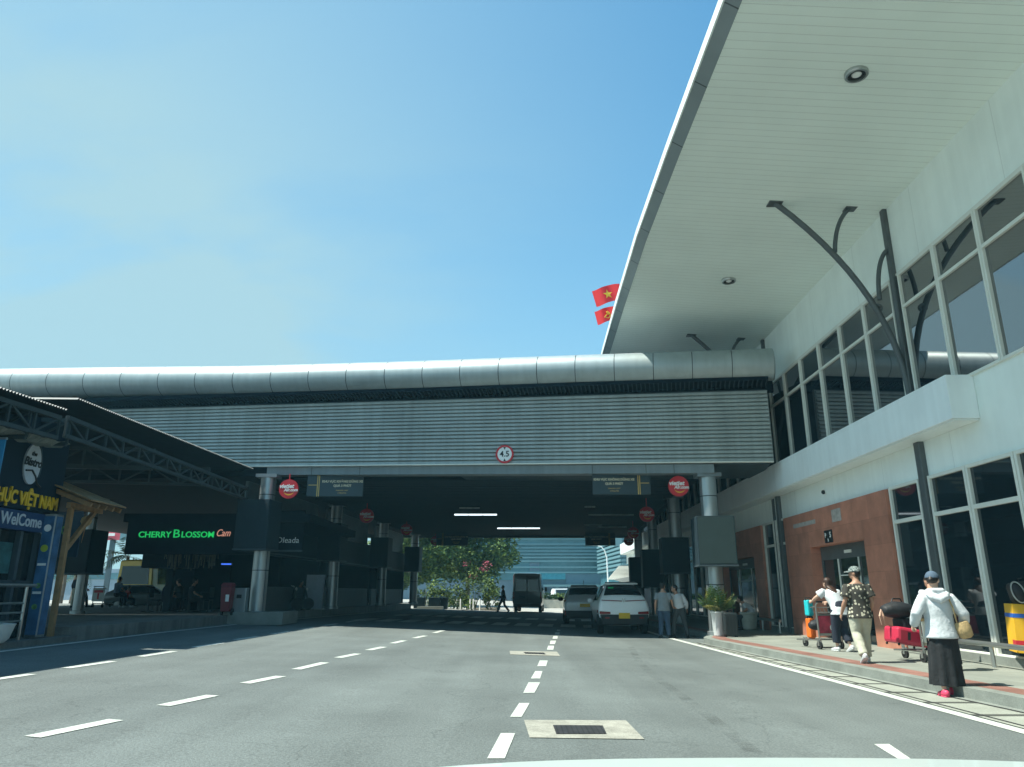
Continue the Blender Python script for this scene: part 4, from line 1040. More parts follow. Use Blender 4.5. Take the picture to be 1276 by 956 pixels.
def person(label, loc, az, h, pose=None, skin='skin', top='cloth_white', sleeve='short', bottom='cloth_denim', skirt=None, shoes='black', hair='hair', hair_style='short', cap=None, brim=0, head_turn=0, build=1.0, vox=.014, untuck=.0, fingers=True, group=None, shoe_dir=(0, 0), loose=1.0, ankle_show=False):
    J = {k: Vector(v) for k, v in DEF.items()}
    for k, v in (pose or {}).items():
        if k in J: J[k] = Vector(v)
    t = thing('person', label, 'person', loc, R(-az), group)
    F = Wm(t) @ Matrix.Scale(h, 4)
    B = build
    HT = Matrix.Rotation(R(-head_turn), 3, 'Z')
    tors = [J['pelvis'] - Vector((0, 0, .03)), J['pelvis'] + Vector((0, 0, .01)), J['waist'], J['chest'], J['shoulder'], J['neck']]
    def torso(m, g, lo=0, hi=6, neck=True):
        rad = [(.086*B+g, .064*B+g), (.092*B+g, .066*B+g), (.080*B+g, .056*B+g), (.094*B+g, .064*B+g), (.082*B+g, .046*B+g), (.036+g, .036+g)]
        m.rtube(tors[lo:hi], rad[lo:hi], 16, side=tors_side)
    sd = (J['shR'] - J['shL']); sd.normalize(); tors_side = sd
    # ---- body
    m = MB(F)
    torso(m, 0)
    m.tube([J['shoulder'], J['neck'] + (J['head'] - J['neck']) * .7], [.036, .032], 10)
    hc = J['head']
    m.ellipsoid(hc + Vector((0, 0, .012)), (.046, .057, .060), 16, 10, HT)
    m.ellipsoid(hc + HT @ Vector((0, .014, -.026)), (.036, .042, .042), 14, 8, HT)
    m.ellipsoid(hc + HT @ Vector((0, .058, -.012)), (.008, .012, .014), 8, 6, HT)
    m.ellipsoid(hc + HT @ Vector((0, .052, -.040)), (.016, .007, .006), 8, 6, HT)
    for s in (-1, 1): m.ellipsoid(hc + HT @ Vector((s * .047, -.004, -.004)), (.007, .013, .019), 8, 6, HT)
    for s, S in ((-1, 'L'), (1, 'R')):
        sh, el, wr = J['sh' + S], J['el' + S], J['wr' + S]
        m.rtube([sh - Vector((s*.018, 0, .004)), sh.lerp(el, .35), el], [.030*B, .027*B, .022], 10)
        m.rtube([el, el.lerp(wr, .3), wr], [.022, .0235*B, .0145], 10)
        # hand: palm, four fingers, thumb
        d = (wr - el).normalized(); hd = (pose or {}).get('hand' + S); d = Vector(hd).normalized() if hd else d
        side = d.cross(Vector((s, 0, 0)))
        if side.length < .2: side = Vector((0, 1, 0)) - d * d.y
        side.normalize(); nr = d.cross(side).normalized()
        pc = wr + d * .026
        m.rtube([wr, wr + d * .018, wr + d * .048], [(.013, .011), (.021, .011), (.022, .0095)], 10, side=side)
        cu = (pose or {}).get('curl' + S, .35)
        inn = nr * (1 if nr.dot(Vector((-s, 0, 0))) > 0 else -1)
        for k, (o, Lf) in enumerate(((-.0165, .036), (-.0055, .043), (.0055, .045), (.0165, .040))):
            b0 = wr + d * .046 + side * o
            b1 = b0 + (d * math.cos(cu) + inn * math.sin(cu)) * Lf * .5
            b2 = b1 + (d * math.cos(2.2 * cu) + inn * math.sin(2.2 * cu)) * Lf * .5
            m.rtube([b0 - d * .01, b1, b2], [.0058, .0054, .0046], 6)
        b0 = wr + d * .014 + side * .018; b1 = b0 + d * .018 + side * .014 + inn * .006; m.rtube([b0 - side * .008, b1, b1 + d * .018 + inn * .006], [.0068, .006, .005], 6)
        hp, kn, an = J['hip' + S], J['knee' + S], J['ank' + S]
        m.rtube([hp + Vector((0, 0, .01)), hp.lerp(kn, .3), hp.lerp(kn, .75), kn], [.052*B, .049*B, .036*B, .031], 12)
        m.rtube([kn, kn.lerp(an, .28), kn.lerp(an, .7), an], [.031, .033*B, .022, .017], 10)
        ft = (pose or {}).get('foot' + S, (0, 1, 0)); fd = Vector(ft).normalized()
        m.rtube([an - Vector((0, 0, .012)) - fd * .018, an - Vector((0, 0, .02)) + fd * .045, an - Vector((0, 0, .026)) + fd * .095], [(.020, .024), (.024, .019), (.022, .012)], 10, side=fd.cross(Vector((0, 0, 1))))
    o = remesh(m, vox * h * .58, 3).build('body', M[skin], t, smooth=180)
    # ---- eyes
    for s in (-1, 1):
        m = MB(F); m.ellipsoid(hc + HT @ Vector((s * .018, .0525, .004)), (.0065, .004, .004), 8, 6, HT); m.build('eye', M['black'], t, smooth=180)
    # ---- top
    g = .012 * loose
    m = MB(F)
    T = list(tors[:5]); 
    rad = [(.092*B+g, .070*B+g), (.093*B+g, .068*B+g), (.086*B+g, .064*B+g), (.096*B+g, .067*B+g), (.086*B+g*.6, .046*B+g*.6)]
    if untuck: T[0] = T[0] - Vector((0, 0, untuck)); rad[0] = (.098*B+g*1.6, .076*B+g*1.6)
    else: T = T[1:]; rad = rad[1:]
    m.tube(T + [J['shoulder'] + (J['neck'] - J['shoulder']) * .55], rad + [(.045, .040)], 18, True, tors_side)
    for s, S in ((-1, 'L'), (1, 'R')):
        sh, el, wr = J['sh' + S], J['el' + S], J['wr' + S]
        if sleeve == 'short': m.tube([sh - Vector((s*.03, 0, .006)), sh + Vector((s*.006, 0, 0)), sh.lerp(el, .45), sh.lerp(el, .72)], [.030*B, .034*B+g*.5, .035*B+g*.9, .037*B+g*1.1], 12)
        else:
            m.tube([sh - Vector((s*.03, 0, .006)), sh + Vector((s*.006, 0, 0)), sh.lerp(el, .5), el, el.lerp(wr, .45), el.lerp(wr, .86), el.lerp(wr, .93)], [.030*B, .034*B+g*.5, .034*B+g*.8, .031+g*.9, .029+g*.9, .025+g*.6, .019], 12)
    remesh(m, vox * h * .75, 3).build('shirt', M[top], t, smooth=180)
    # ---- bottom
    m = MB(F)
    if skirt:
        hem, w = skirt
        c = (J['ankL'] + J['ankR']) / 2
        P = [J['waist'] - Vector((0, 0, .01)), J['pelvis'], J['pelvis'].lerp(Vector((c.x, c.y, hem)), .45), Vector((c.x, c.y, hem))]
        n = 40; rows = []
        for i in range(15):
            u = i / 14 * 3; k = min(2, int(u)); p = P[k].lerp(P[k+1], u - k)
            r0 = [(.074*B, .054*B), (.094*B, .070*B), (.100*B*w, .088*B*w), (.112*B*w, .098*B*w)]
            ra = [r0[k][q] + (r0[k+1][q] - r0[k][q]) * (u - k) + .008 for q in (0, 1)]
            am = .11 * (i / 14) ** 1.6
            rows.append([m.pt(p + Vector((ra[0] * math.cos(6.2832*q/n) * (1 + am * math.sin(9*6.2832*q/n + i*.12)), ra[1] * math.sin(6.2832*q/n) * (1 + am * math.sin(9*6.2832*q/n + i*.12)), 0))) for q in range(n)])
        for a, b in zip(rows, rows[1:]):
            for q in range(n): m.face((a[q], a[(q+1) % n], b[(q+1) % n], b[q]))
        m.face(rows[0]); m.face(rows[-1])
        m.build('skirt', M[bottom], t, smooth=60)
    else:
        g2 = .010 * loose
        m.rtube([J['pelvis'] + Vector((0, 0, .055)), J['pelvis'], J['pelvis'] - Vector((0, 0, .035))], [(.084*B+g2, .062*B+g2), (.093*B+g2, .067*B+g2), (.086*B+g2, .064*B+g2)], 16, side=tors_side)
        for s, S in ((-1, 'L'), (1, 'R')):
            hp, kn, an = J['hip' + S], J['knee' + S], J['ank' + S]
            end = an + (kn - an).normalized() * (.09 if ankle_show else .012)
            m.tube([hp + Vector((0, 0, .02)), hp.lerp(kn, .3), hp.lerp(kn, .75), kn, kn.lerp(an, .35), kn.lerp(an, .75), end], [.050*B+g2, .051*B+g2, .041*B+g2, .037+g2, .036*B+g2, .030+g2*1.2, .030+g2*1.3], 12)
        remesh(m, vox * h * .8, 3).build('trousers', M[bottom], t, smooth=180)
    # ---- shoes
    for s, S in ((-1, 'L'), (1, 'R')):
        an = J['ank' + S]; fd = Vector((pose or {}).get('foot' + S, (0, 1, 0))).normalized(); sv = fd.cross(Vector((0, 0, 1)))
        if sv.length < .1: sv = Vector((1, 0, 0))
        up = sv.cross(fd)
        m = MB(F)
        m.rtube([an - up * .010 - fd * .022, an - up * .016 + fd * .03, an - up * .024 + fd * .10], [(.026, .031), (.028, .026), (.025, .017)], 12, side=sv)
        m.rtube([an - up * .037 - fd * .03, an - up * .037 + fd * .04, an - up * .037 + fd * .105], [(.026, .008), (.030, .008), (.026, .008)], 12, side=sv)
        m.build('shoe', M[shoes], t, smooth=60)
    # ---- hair and cap
    m = MB(F)
    if hair_style == 'short':
        m.ellipsoid(hc + HT @ Vector((0, -.010, .022)), (.051, .059, .058), 16, 10, HT); m.ellipsoid(hc + HT @ Vector((0, -.022, -.008)), (.046, .042, .042), 14, 8, HT)
    elif hair_style == 'long':
        m.ellipsoid(hc + HT @ Vector((0, -.008, .020)), (.054, .061, .060), 16, 10, HT)
        m.tube([hc + HT @ Vector((0, -.016, .01)), hc + HT @ Vector((0, -.034, -.05)), J['shoulder'].lerp(hc, .3) + HT @ Vector((0, -.052, 0)), J['chest'] + HT @ Vector((0, -.075, .03))], [(.052, .045), (.056, .036), (.058, .026), (.040, .012)], 14, True, HT @ Vector((1, 0, 0)))
    elif hair_style == 'bun':
        m.ellipsoid(hc + HT @ Vector((0, -.010, .020)), (.052, .060, .058), 16, 10, HT); m.ellipsoid(hc + HT @ Vector((0, -.066, .0)), (.024, .022, .024), 10, 8, HT)
    remesh(m, .011 * h, 2).build('hair', M[hair], t, smooth=180)
    if cap:
        m = MB(F)
        n = 18; rows = []
        for j in range(7):
            th = math.pi / 2 * j / 6
            rows.append([m.pt(hc + HT @ Vector((.0545 * math.sin(math.pi/2 - th + .001) * math.cos(6.2832*k/n) * (1.04 if j < 2 else 1), -.004 + .066 * math.sin(math.pi/2 - th + .001) * math.sin(6.2832*k/n), .022 + .058 * math.sin(th)))) for k in range(n)])
        for a, b in zip(rows, rows[1:]):
            for k in range(n): m.face((a[k], a[(k+1) % n], b[(k+1) % n], b[k]))
        o = m.build('cap', M[cap], t, smooth=60)
        m = MB(F)
        A = []; Bq = []
        for k in range(9):
            a = math.pi * (.16 + .68 * k / 8); A.append((.055 * math.cos(a), .062 * math.sin(a), .024)); Bq.append((.058 * math.cos(a), .056 * math.sin(a) + .052 * math.sin(math.pi * k / 8) ** .6, .016))
        for k in range(8):
            q = [A[k], A[k+1], Bq[k+1], Bq[k]]
            m.hexa([hc + HT @ Vector((x, y, z - .004)) for x, y, z in q] + [hc + HT @ Vector((x, y, z + .003)) for x, y, z in q])
        m.build('peak', M[cap], o)
    return t, F, J

# ---- woman in the white hooded jacket, walking along the gutter
p = G(1185, 869); p.z = .01
W_ = dict(elL=(-.185, -.03, .655), wrL=(-.185, .075, .545), elR=(.19, -.03, .65), wrR=(.215, .06, .545), ankL=(-.05, -.03, .04), ankR=(.06, .10, .045), kneeR=(.058, .06, .29), handL=(0, .8, -.5), handR=(-.2, .9, -.3), curlL=.8, curlR=.8, shL=(-.100, -.006, .785), shR=(.100, -.006, .785), footR=(.35, 1, -.15))
t, F, J = person('woman in white hooded jacket, long black skirt and blue cap walking along the kerb', p, 8, 1.66, W_, skin='skin_pale', top='cloth_white', sleeve='long', bottom='cloth_black', skirt=(.085, .95), shoes='shoe_pink', hair_style='bun', cap='cap_blue', head_turn=35, build=1.12, vox=.012, untuck=.05, loose=1.25)
m = MB(F)
m.tube([J['shoulder'] + Vector((-.075, -.035, .02)), J['shoulder'] + Vector((-.05, -.062, -.012)), J['shoulder'] + Vector((0, -.075, -.035)), J['shoulder'] + Vector((.05, -.062, -.012)), J['shoulder'] + Vector((.075, -.035, .02))], [(.03, .022), (.036, .03), (.04, .036), (.036, .03), (.03, .022)], 12)
m.tube([J['shoulder'] + Vector((-.07, .0, .03)), J['shoulder'] + Vector((-.04, -.045, .035)), J['shoulder'] + Vector((.04, -.045, .035)), J['shoulder'] + Vector((.07, .0, .03))], [.022, .026, .026, .022], 10)
remesh(m, .012, 4).build('hood', M['cloth_white'], t, smooth=180)
# straw shoulder bag
bp = F @ Vector((.165, -.045, .555))
tb = thing('shoulder_bag', 'straw shoulder bag hanging at the right hip of the woman in white', 'bag', bp, R(-8))
FB = F @ Matrix.Translation((.165, -.05, .525)) @ Matrix.Rotation(R(-14), 4, 'Y')
m = MB(FB); m.tube([(0, 0, -.065), (0, 0, -.05), (0, 0, .02), (0, 0, .065)], [(.035, .026), (.055, .036), (.062, .042), (.052, .030)], 18, True, (1, 0, 0)); m.build('bag_body', M['straw'], tb, smooth=50)
m = MB(F); m.smooth = True; m.tube([(.115, -.055, .575), (.095, -.072, .70), (.072, -.06, .80), (.075, -.01, .832), (.09, .05, .79), (.15, .03, .66), (.19, -.02, .585)], .0065, 8); m.build('strap', M['straw'], tb)

# ---- couple by the red portal
p = G(1079, 826, .15); p.z = .152
C_ = dict(ankL=(-.06, -.13, .075), kneeL=(-.06, .005, .30), footL=(0, .8, -.55), ankR=(.055, .08, .045), kneeR=(.057, .065, .29), elL=(-.15, -.01, .63), wrL=(-.17, .065, .50), elR=(.14, -.03, .63), wrR=(.13, .05, .50))
person('man in dark flower-print shirt, pale trousers and checked cap, walking by the red portal', p, 2, 1.70, C_, skin='skin', top='shirt_flowers', bottom='cloth_khaki', shoes='shoe_white', hair_style='short', cap='cap_check', head_turn=-55, build=1.12, untuck=.05, loose=1.5, vox=.013)
p = G(1050, 812, .15); p.z = .152
D_ = dict(pelvis=(0, -.04, .53), waist=(0, .0, .615), chest=(-.01, .055, .715), shoulder=(-.015, .095, .775), neck=(-.018, .115, .81), head=(-.02, .145, .885), shL=(-.115, .10, .775), shR=(.085, .085, .775), elL=(-.19, .17, .70), wrL=(-.20, .27, .64), elR=(.08, .17, .66), wrR=(.04, .26, .63), handL=(0, 1, -.2), handR=(-.3, 1, -.2), curlL=.9, curlR=.9, ankL=(-.05, .03, .045), ankR=(.05, -.12, .06), kneeR=(.055, .0, .29), footR=(0, .9, -.4), hipL=(-.056, -.03, .51), hipR=(.056, -.03, .51))
tw, FW, JW = person('long-haired woman in loose white top and dark trousers, leaning on a luggage trolley', p, -14, 1.62, D_, skin='skin_pale', top='cloth_white', bottom='cloth_navy', shoes='shoe_white', hair='hair_brown', hair_style='long', head_turn=-10, build=1.0, untuck=.03, loose=1.9, ankle_show=True, vox=.013)

# ---- person hidden behind the woman in white, pushing a trolley
p = G(1187, 836, .15); p.z = .152
E_ = dict(chest=(-.02, .05, .72), shoulder=(-.03, .09, .78), neck=(-.02, .11, .815), head=(.0, .15, .88), shL=(-.135, .09, .77), shR=(.08, .09, .77), elL=(-.15, .02, .66), wrL=(-.14, .16, .60), elR=(.15, .02, .66), wrR=(.14, .16, .60), handL=(0, 1, -.1), handR=(0, 1, -.1), curlL=.9, curlR=.9)
person('person in white top pushing a trolley, hidden behind the woman in blue cap', p, -8, 1.60, E_, top='cloth_white', bottom='cloth_navy', shoes='black', hair_style='short', build=1.05, loose=1.4)

# ---- two men beside the white hatchback
p = G(829, 795.5)
A_ = dict(elL=(-.145, -.02, .635), wrL=(-.155, .03, .50), elR=(.155, .01, .65), wrR=(.17, .10, .56), handR=(.5, .8, -.2), footL=(-.3, 1, 0), footR=(.3, 1, 0), ankL=(-.075, -.01, .045), ankR=(.07, .0, .045))
person('man in grey polo shirt and blue jeans standing beside the white hatchback', p, 12, 1.70, A_, top='cloth_grey', bottom='cloth_denim', shoes='black', head_turn=25, build=1.08, untuck=.02)
p = G(848, 795)
B_ = dict(pelvis=(.02, 0, .53), shoulder=(-.03, .01, .79), chest=(-.01, .01, .725), neck=(-.04, .015, .83), head=(-.06, .03, .905), shL=(-.135, .0, .79), shR=(.075, -.0, .785), elL=(-.2, .05, .68), wrL=(-.25, .12, .60), elR=(.16, -.02, .64), wrR=(.19, .04, .52), ankL=(-.11, .05, .045), kneeL=(-.09, .06, .29), ankR=(.13, -.06, .045), kneeR=(.11, .0, .285), footL=(-.6, 1, 0), footR=(.5, 1, 0), handR=(.5, .4, -.7))
person('man in white shirt and dark trousers leaning towards his companion near the potted palm', p, -18, 1.66, B_, top='cloth_white', sleeve='long', bottom='cloth_slate', shoes='black', head_turn=-65, build=1.02)

# ---- walkers and sitters in the distance
p = Vector((AY(627, 760, 51).x, 51, 0)); p.z = zg(p.x)
person('person in dark clothes striding across the zebra crossing beside the grey van', p, -80, 1.74, dict(ankL=(-.05, .2, .05), kneeL=(-.055, .13, .29), ankR=(.05, -.2, .07), kneeR=(.055, -.04, .28), footR=(0, .7, -.6), wrL=(-.12, .14, .52), wrR=(.12, -.08, .50)), top='cloth_navy', sleeve='long', bottom='cloth_black', shoes='black', vox=.02)
def floor_at(px, py, z):
    r = ray(px, py); k = (z - CH) / r.z; q = r * k; return Vector((q.x, q.y, z))
p = floor_at(101, 757.3, PZ)
person('walker in red shirt and dark trousers on the left platform', p, 60, 1.68, dict(ankL=(-.05, .14, .05), kneeL=(-.055, .1, .29), ankR=(.05, -.16, .06), kneeR=(.055, -.02, .285), footR=(0, .8, -.5), wrL=(-.12, .10, .53), wrR=(.12, .08, .53)), top='cloth_red', bottom='cloth_black', shoes='black', vox=.02)
p = floor_at(90.5, 757.5, PZ)
person('person in dark top and pale trousers beside the walker in red', p, 30, 1.66, dict(wrR=(.12, .12, .55)), top='cloth_navy', sleeve='long', bottom='cloth_khaki', shoes='black', vox=.02)
SIT = dict(pelvis=(0, 0, .285), hipL=(-.056, .01, .265), hipR=(.056, .01, .265), kneeL=(-.07, .24, .27), kneeR=(.07, .24, .27), ankL=(-.07, .22, .045), ankR=(.07, .24, .045), waist=(0, -.01, .375), chest=(0, .0, .485), shoulder=(0, .01, .555), neck=(0, .02, .595), head=(0, .05, .675), shL=(-.104, .01, .55), shR=(.104, .01, .55), elL=(-.14, .06, .40), elR=(.14, .06, .40), wrL=(-.08, .19, .34), wrR=(.08, .19, .34))
p = floor_at(143, 757.5, PZ)
person('man in dull blue shirt sitting with his back to the road on the left platform', p, 25, 1.72, {k: tuple(Vector(v) + Vector((0, 0, .12)) if not k.startswith('ank') else Vector(v)) for k, v in SIT.items()}, top='cloth_blue', bottom='cloth_black', shoes='shoe_white', vox=.02)
p = floor_at(156, 757, PZ)
person('small seated figure in dark red beside the man in dull blue', p, 40, 1.45, SIT, top='cloth_red', bottom='cloth_black', shoes='shoe_white', vox=.02)
p = TF @ Vector((-.75, 26.4, .152))
person('person in pale shirt bent over on the low rail beyond the red portal', p, -70, 1.66, dict(SIT, chest=(0, .06, .45), shoulder=(0, .12, .51), neck=(0, .15, .54), head=(0, .2, .60), shL=(-.104, .12, .5), shR=(.104, .12, .5)), top='cloth_white', bottom='cloth_slate', shoes='black', vox=.018)
p = TF @ Vector((-1.5, 27.2, .152))
person('child in dark blue sitting on the pavement edge behind the dark suitcase', p, 200, 1.2, SIT, top='cloth_navy', bottom='cloth_navy', shoes='shoe_white', vox=.018)
for i, (px, Y, a, c, lab) in enumerate(((205, 30.5, 80, 'cloth_navy', 'seated cafe guest in navy at the table nearest the yellow bus'), (222, 31.5, -80, 'cloth_slate', 'seated cafe guest in slate facing the guest in navy'), (238, 30.2, 70, 'cloth_black', 'seated cafe guest in black at the middle table'), (372, 35.5, 100, 'cloth_black', 'seated cafe guest in black behind the left bridge column'), (385, 36, -90, 'cloth_navy', 'seated cafe guest in navy near the white totem'))):
    q = AY(px, 750, Y); q.z = PZ
    person(lab, q, a, 1.66, {k: tuple(Vector(v) + Vector((0, 0, .02)) if not k.startswith('ank') else Vector(v)) for k, v in SIT.items()}, top=c, bottom='cloth_black', shoes='black', vox=.022, group='guests sitting in the dark cafe')
# ================================================================ left side: corrugated canopy, food court, cafe
CX = -9.2
def cpx(x, y, X=CX): return AP(x, y, (X, 20), 0)
# corrugated roof sheets with their lattice girders
def corr_sheet(name, label, y0, y1, z0, z1, width, rise, parentless=True):
    t = thing(name, label, 'canopy', (CX, (y0 + y1) / 2, z0), 0, 'corrugated canopies on the left')
    m = MB(); n = int((y1 - y0) / .09); prev = None
    for i in range(n * 2 + 1):
        f = i / (n * 2); y = y0 + (y1 - y0) * f; z = z0 + (z1 - z0) * f + (.022 if i % 2 else -.022)
        row = []
        for k in range(7):
            u = k / 6; row.append(m.pt((CX - width * u, y, z + rise * math.sin(math.pi * min(1, u * 1.0) * .5))))
        if prev:
            for k in range(6): m.face((prev[k], prev[k+1], row[k+1], row[k]))
        prev = row
    m.build('roof_sheet', M['corrugated'], t)
    return t
pa0, pa1 = cpx(0, 483), cpx(75, 508)
pb0, pb1 = cpx(112, 502.5), cpx(305, 580)
YA0, YA1, YB0, YB1 = 8.6, 14.75, 15.0, 25.9
za = lambda y: pa0.z + (pa1.z - pa0.z) * (y - pa0.y) / (pa1.y - pa0.y)
zb_ = lambda y: pb0.z + (pb1.z - pb0.z) * (y - pb0.y) / (pb1.y - pb0.y)
ta = corr_sheet('corrugated_canopy', 'nearer and lower corrugated canopy over the food court entrance', YA0, YA1, za(YA0), za(YA1), 15.0, .08)
tb = corr_sheet('corrugated_canopy', 'farther corrugated canopy running up to the left bridge column', YB0, YB1, zb_(YB0), zb_(YB1), 15.0, .10)
def girder(par, a, b, h, step, name='girder', r=.04):
    m = MB(); a, b = Vector(a), Vector(b); L = (b - a).length; n = max(2, round(L / step)); dn = Vector((0, 0, -h))
    m.bar(a, b, r * 2.2, r * 2.2); m.bar(a + dn, b + dn, r * 2, r * 2)
    for i in range(n + 1):
        p = a.lerp(b, i / n); m.bar(p, p + dn, r * 1.1)
        if i < n: m.bar(p + dn if i % 2 else p, a.lerp(b, (i + 1) / n) if i % 2 else a.lerp(b, (i + 1) / n) + dn, r)
    m.build(name, M['truss'], par)
girder(ta, (CX - .15, YA0, za(YA0) - .16), (CX - .15, YA1, za(YA1) - .16), .42, .8)
girder(tb, (CX - .15, YB0, zb_(YB0) - .42), (CX - .15, YB1, zb_(YB1) - .70), .38, .8)
for y in (10.5, 13.9): girder(ta, (CX - .2, y, za(y) - .2), (CX - 8.5, y, za(y) - .1), .5, .9)
for y in (15.2, 19.0, 22.6): girder(tb, (CX - .2, y, zb_(y) - .45), (CX - 8.5, y, zb_(y) - .25), .5, .9)
for y in (15.15, 25.7):
    m = MB(); m.cbox((CX - 8.3, y, (PZ + zb_(y) - .4) / 2 + .1), (.14, .14, zb_(y) - .4 - PZ - .1)); m.build('post', M['truss'], tb)
m = MB(); m.cbox((CX - 8.3, 9.0, 2.5), (.14, .14, 4.6)); m.build('post', M['truss'], ta)
# torn awning cloth hanging along the nearer girder
M['awning'] = mat('weathered_awning', (.22, .24, .21), .9, var=.3, vscale=3)
m = MB(); prev = None
for i in range(40):
    y = 12.5 + i * .075; z = za(y) - .60 + .02 * math.sin(i * .9) ; d = .07 + .04 * math.sin(i * 1.7)
    row = [m.pt((CX - .25, y, z)), m.pt((CX - .42 - .05 * math.sin(i * 1.3), y, z - d)), m.pt((CX - .75, y, z - d * .4 - .05))]
    if prev:
        for k in range(2): m.face((prev[k], prev[k+1], row[k+1], row[k]))
    prev = row
m.build('awning_cloth', M['awning'], ta)

# ---- food court front with its sign board
X0 = -10.0
fc = thing('food_court', 'dark food court front with round white logo, yellow lettering and blue welcome strip', 'restaurant', (X0, 14, .5))
def fm(): return MB(Matrix(((0, -1, 0, X0), (1, 0, 0, 0), (0, 0, 1, 0), (0, 0, 0, 1))))   # local x along +Y, local -y faces the road, z up
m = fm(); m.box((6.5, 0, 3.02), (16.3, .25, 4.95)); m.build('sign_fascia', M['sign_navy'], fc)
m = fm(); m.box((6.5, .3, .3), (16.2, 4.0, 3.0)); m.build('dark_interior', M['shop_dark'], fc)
m = fm(); m.box((6.5, -.04, 2.60), (15.85, .12, 2.98)); m.build('welcome_strip', M['sign_blue'] if 'sign_blue' in M else M['sign_navy'], fc)
m = fm()
for x in (14.55, 15.25, 15.85, 13.6): m.box((x, .05, .5), (x + .09, .16, 2.6))
m.box((13.2, .05, 1.55), (15.9, .14, 1.62)); m.build('door_frame', M['bulkhead'], fc)
m = fm(); m.box((13.2, .17, .5), (15.9, .2, 2.6)); m.build('door_glass', M['glass'], fc)
M['teal_print'] = mat('teal_poster', (.03, .12, .13), .5, var=.5, vscale=4)
m = fm(); m.box((14.75, .10, 1.75), (15.15, .13, 2.35)); m.build('menu_poster', M['teal_print'], fc)
# lettering (text reads towards +Y)
m = fm(); m.raw(text_mesh('KHU ẨM THỰC VIỆT NAM', .36, .015, 'RIGHT', bold=.012, sx=.78), Matrix.Translation((16.18, -.02, 3.22)) @ UPRIGHT)
m.build('lettering', M['yellow'], fc)
m = fm(); m.raw(text_mesh('WelCome', .33, .006, 'RIGHT', bold=.006, sx=.92), Matrix.Translation((15.70, -.05, 2.79)) @ UPRIGHT); m.build('welcome_lettering', M['sign_pale'] if 'sign_pale' in M else M['sign_white'], fc)
lx, lz = 15.08, 3.93
L_ = thing('logo_sign', 'round white cafe logo with dark script on the black fascia', 'sign', (X0 + .02, lx, lz))
m = fm(); 
def ell(m, cx, cz, a, b, y0, y1, n=36):
    A = [[m.pt((cx + a * math.cos(2*math.pi*k/n), y, cz + b * math.sin(2*math.pi*k/n))) for k in range(n)] for y in (y0, y1)]
    m.face(A[0]); m.face(A[1])
    for k in range(n): m.face((A[0][k], A[0][(k+1)%n], A[1][(k+1)%n], A[1][k]))
ell(m, lx, lz + .02, .26, .42, -.05, -.01); m.build('white_disc', M['sign_pale'] if 'sign_pale' in M else M['sign_white'], L_)
m = fm(); m.raw(text_mesh('Bistro', .235, .004, bold=.008, shear=.25), Matrix.Translation((lx - .01, -.058, lz + .05)) @ UPRIGHT)
m.raw(text_mesh('the', .13, .003, bold=.004, shear=.25), Matrix.Translation((lx - .02, -.058, lz + .23)) @ UPRIGHT)
m.tube([(lx - .2, -.058, lz - .14), (lx, -.058, lz - .11), (lx + .14, -.058, lz - .22), (lx + .22, -.058, lz - .36), (lx + .36, -.058, lz - .42)], .02, 6); m.build('script', M['black'], L_)
m = fm(); P = [(lx + .31 * math.cos(R(a)), -.03, lz + .02 + .48 * math.sin(R(a))) for a in range(-30, 110, 10)]; m.tube(P, .014, 6); m.build('swash', M['bulkhead'], L_)

# picture totem
M['totem_blue'] = mat('totem_print', (.045, .13, .26), .45, var=.45, vscale=3)
t = thing('picture_totem', 'tall narrow blue totem with round food pictures beside the timber post', 'totem', (-9.95, 15.9, .55))
m = fm(); m.box((15.80, -.27, .5), (16.08, -.02, 3.0)); m.build('casing', M['alu'], t, bevel=.01)
m = fm(); m.box((15.83, -.28, .55), (16.05, -.272, 2.95)); m.build('print', M['totem_blue'], t)
m = MB(); m.box((-9.965, 15.785, .55), (-9.745, 15.799, 2.95)); m.build('front_print', M['totem_blue'], t)
for z, c in ((2.70, 'sign_white'), (2.28, 'lime'), (1.52, 'leafgreen'), (1.38, 'sign_white'), (1.10, 'leafgreen'), (1.95, 'sign_white')):
    if c == 'lime' and c not in M: M['lime'] = mat('lime_print', (.40, .50, .05), .5)
    if c == 'leafgreen' and c not in M: M['leafgreen'] = mat('leaf_print', (.12, .30, .10), .5, var=.5, vscale=12)
    m = MB(Matrix.Translation((-9.855, 15.78, z))); 
    if c == 'sign_white' and z < 2.5: m.cbox((0, 0, 0), (.18, .006, .05))
    else: disc(m, 0, .075 if z > 2 else .055, -.004, .004, 20)
    m.build('food_picture', M[c], t)
# timber pergola over the entrance
t = thing('timber_pergola', 'small timber pergola roof on a forked post beside the food court sign', 'pergola', (-9.7, 16.2, .5))
PG = lambda x, y, X=-9.6: cpx(x, y, X)
m = MB(); m.bar((-9.68, 16.2, .5), (-9.68, 16.2, 3.2), .10, .10); m.build('post', M['wood'], t)
m = MB(); m.bar((-9.68, 16.25, 2.3), (-9.68, 17.15, 3.2), .09, .09); m.build('brace', M['wood'], t)
m = MB(); m.bar((-9.68, 16.1, 3.22), (-9.68, 17.4, 3.22), .10, .12); m.build('beam', M['wood'], t)
m = MB(); m.bar((-10.6, 16.1, 3.62), (-10.6, 17.4, 3.62), .10, .12); m.build('beam', M['wood'], t)
for k in range(5):
    y = 16.12 + k * .31; m = MB(); m.bar((-9.2, y, 3.22), (-11.0, y, 3.92), .06, .10); m.build('rafter', M['wood'], t)
m = MB(); m.hexa([(-9.15, 16.0, 3.30), (-9.15, 17.5, 3.30), (-11.1, 17.5, 4.06), (-11.1, 16.0, 4.06), (-9.15, 16.0, 3.33), (-9.15, 17.5, 3.33), (-11.1, 17.5, 4.09), (-11.1, 16.0, 4.09)]); m.build('roof_boards', M['wood'], t)
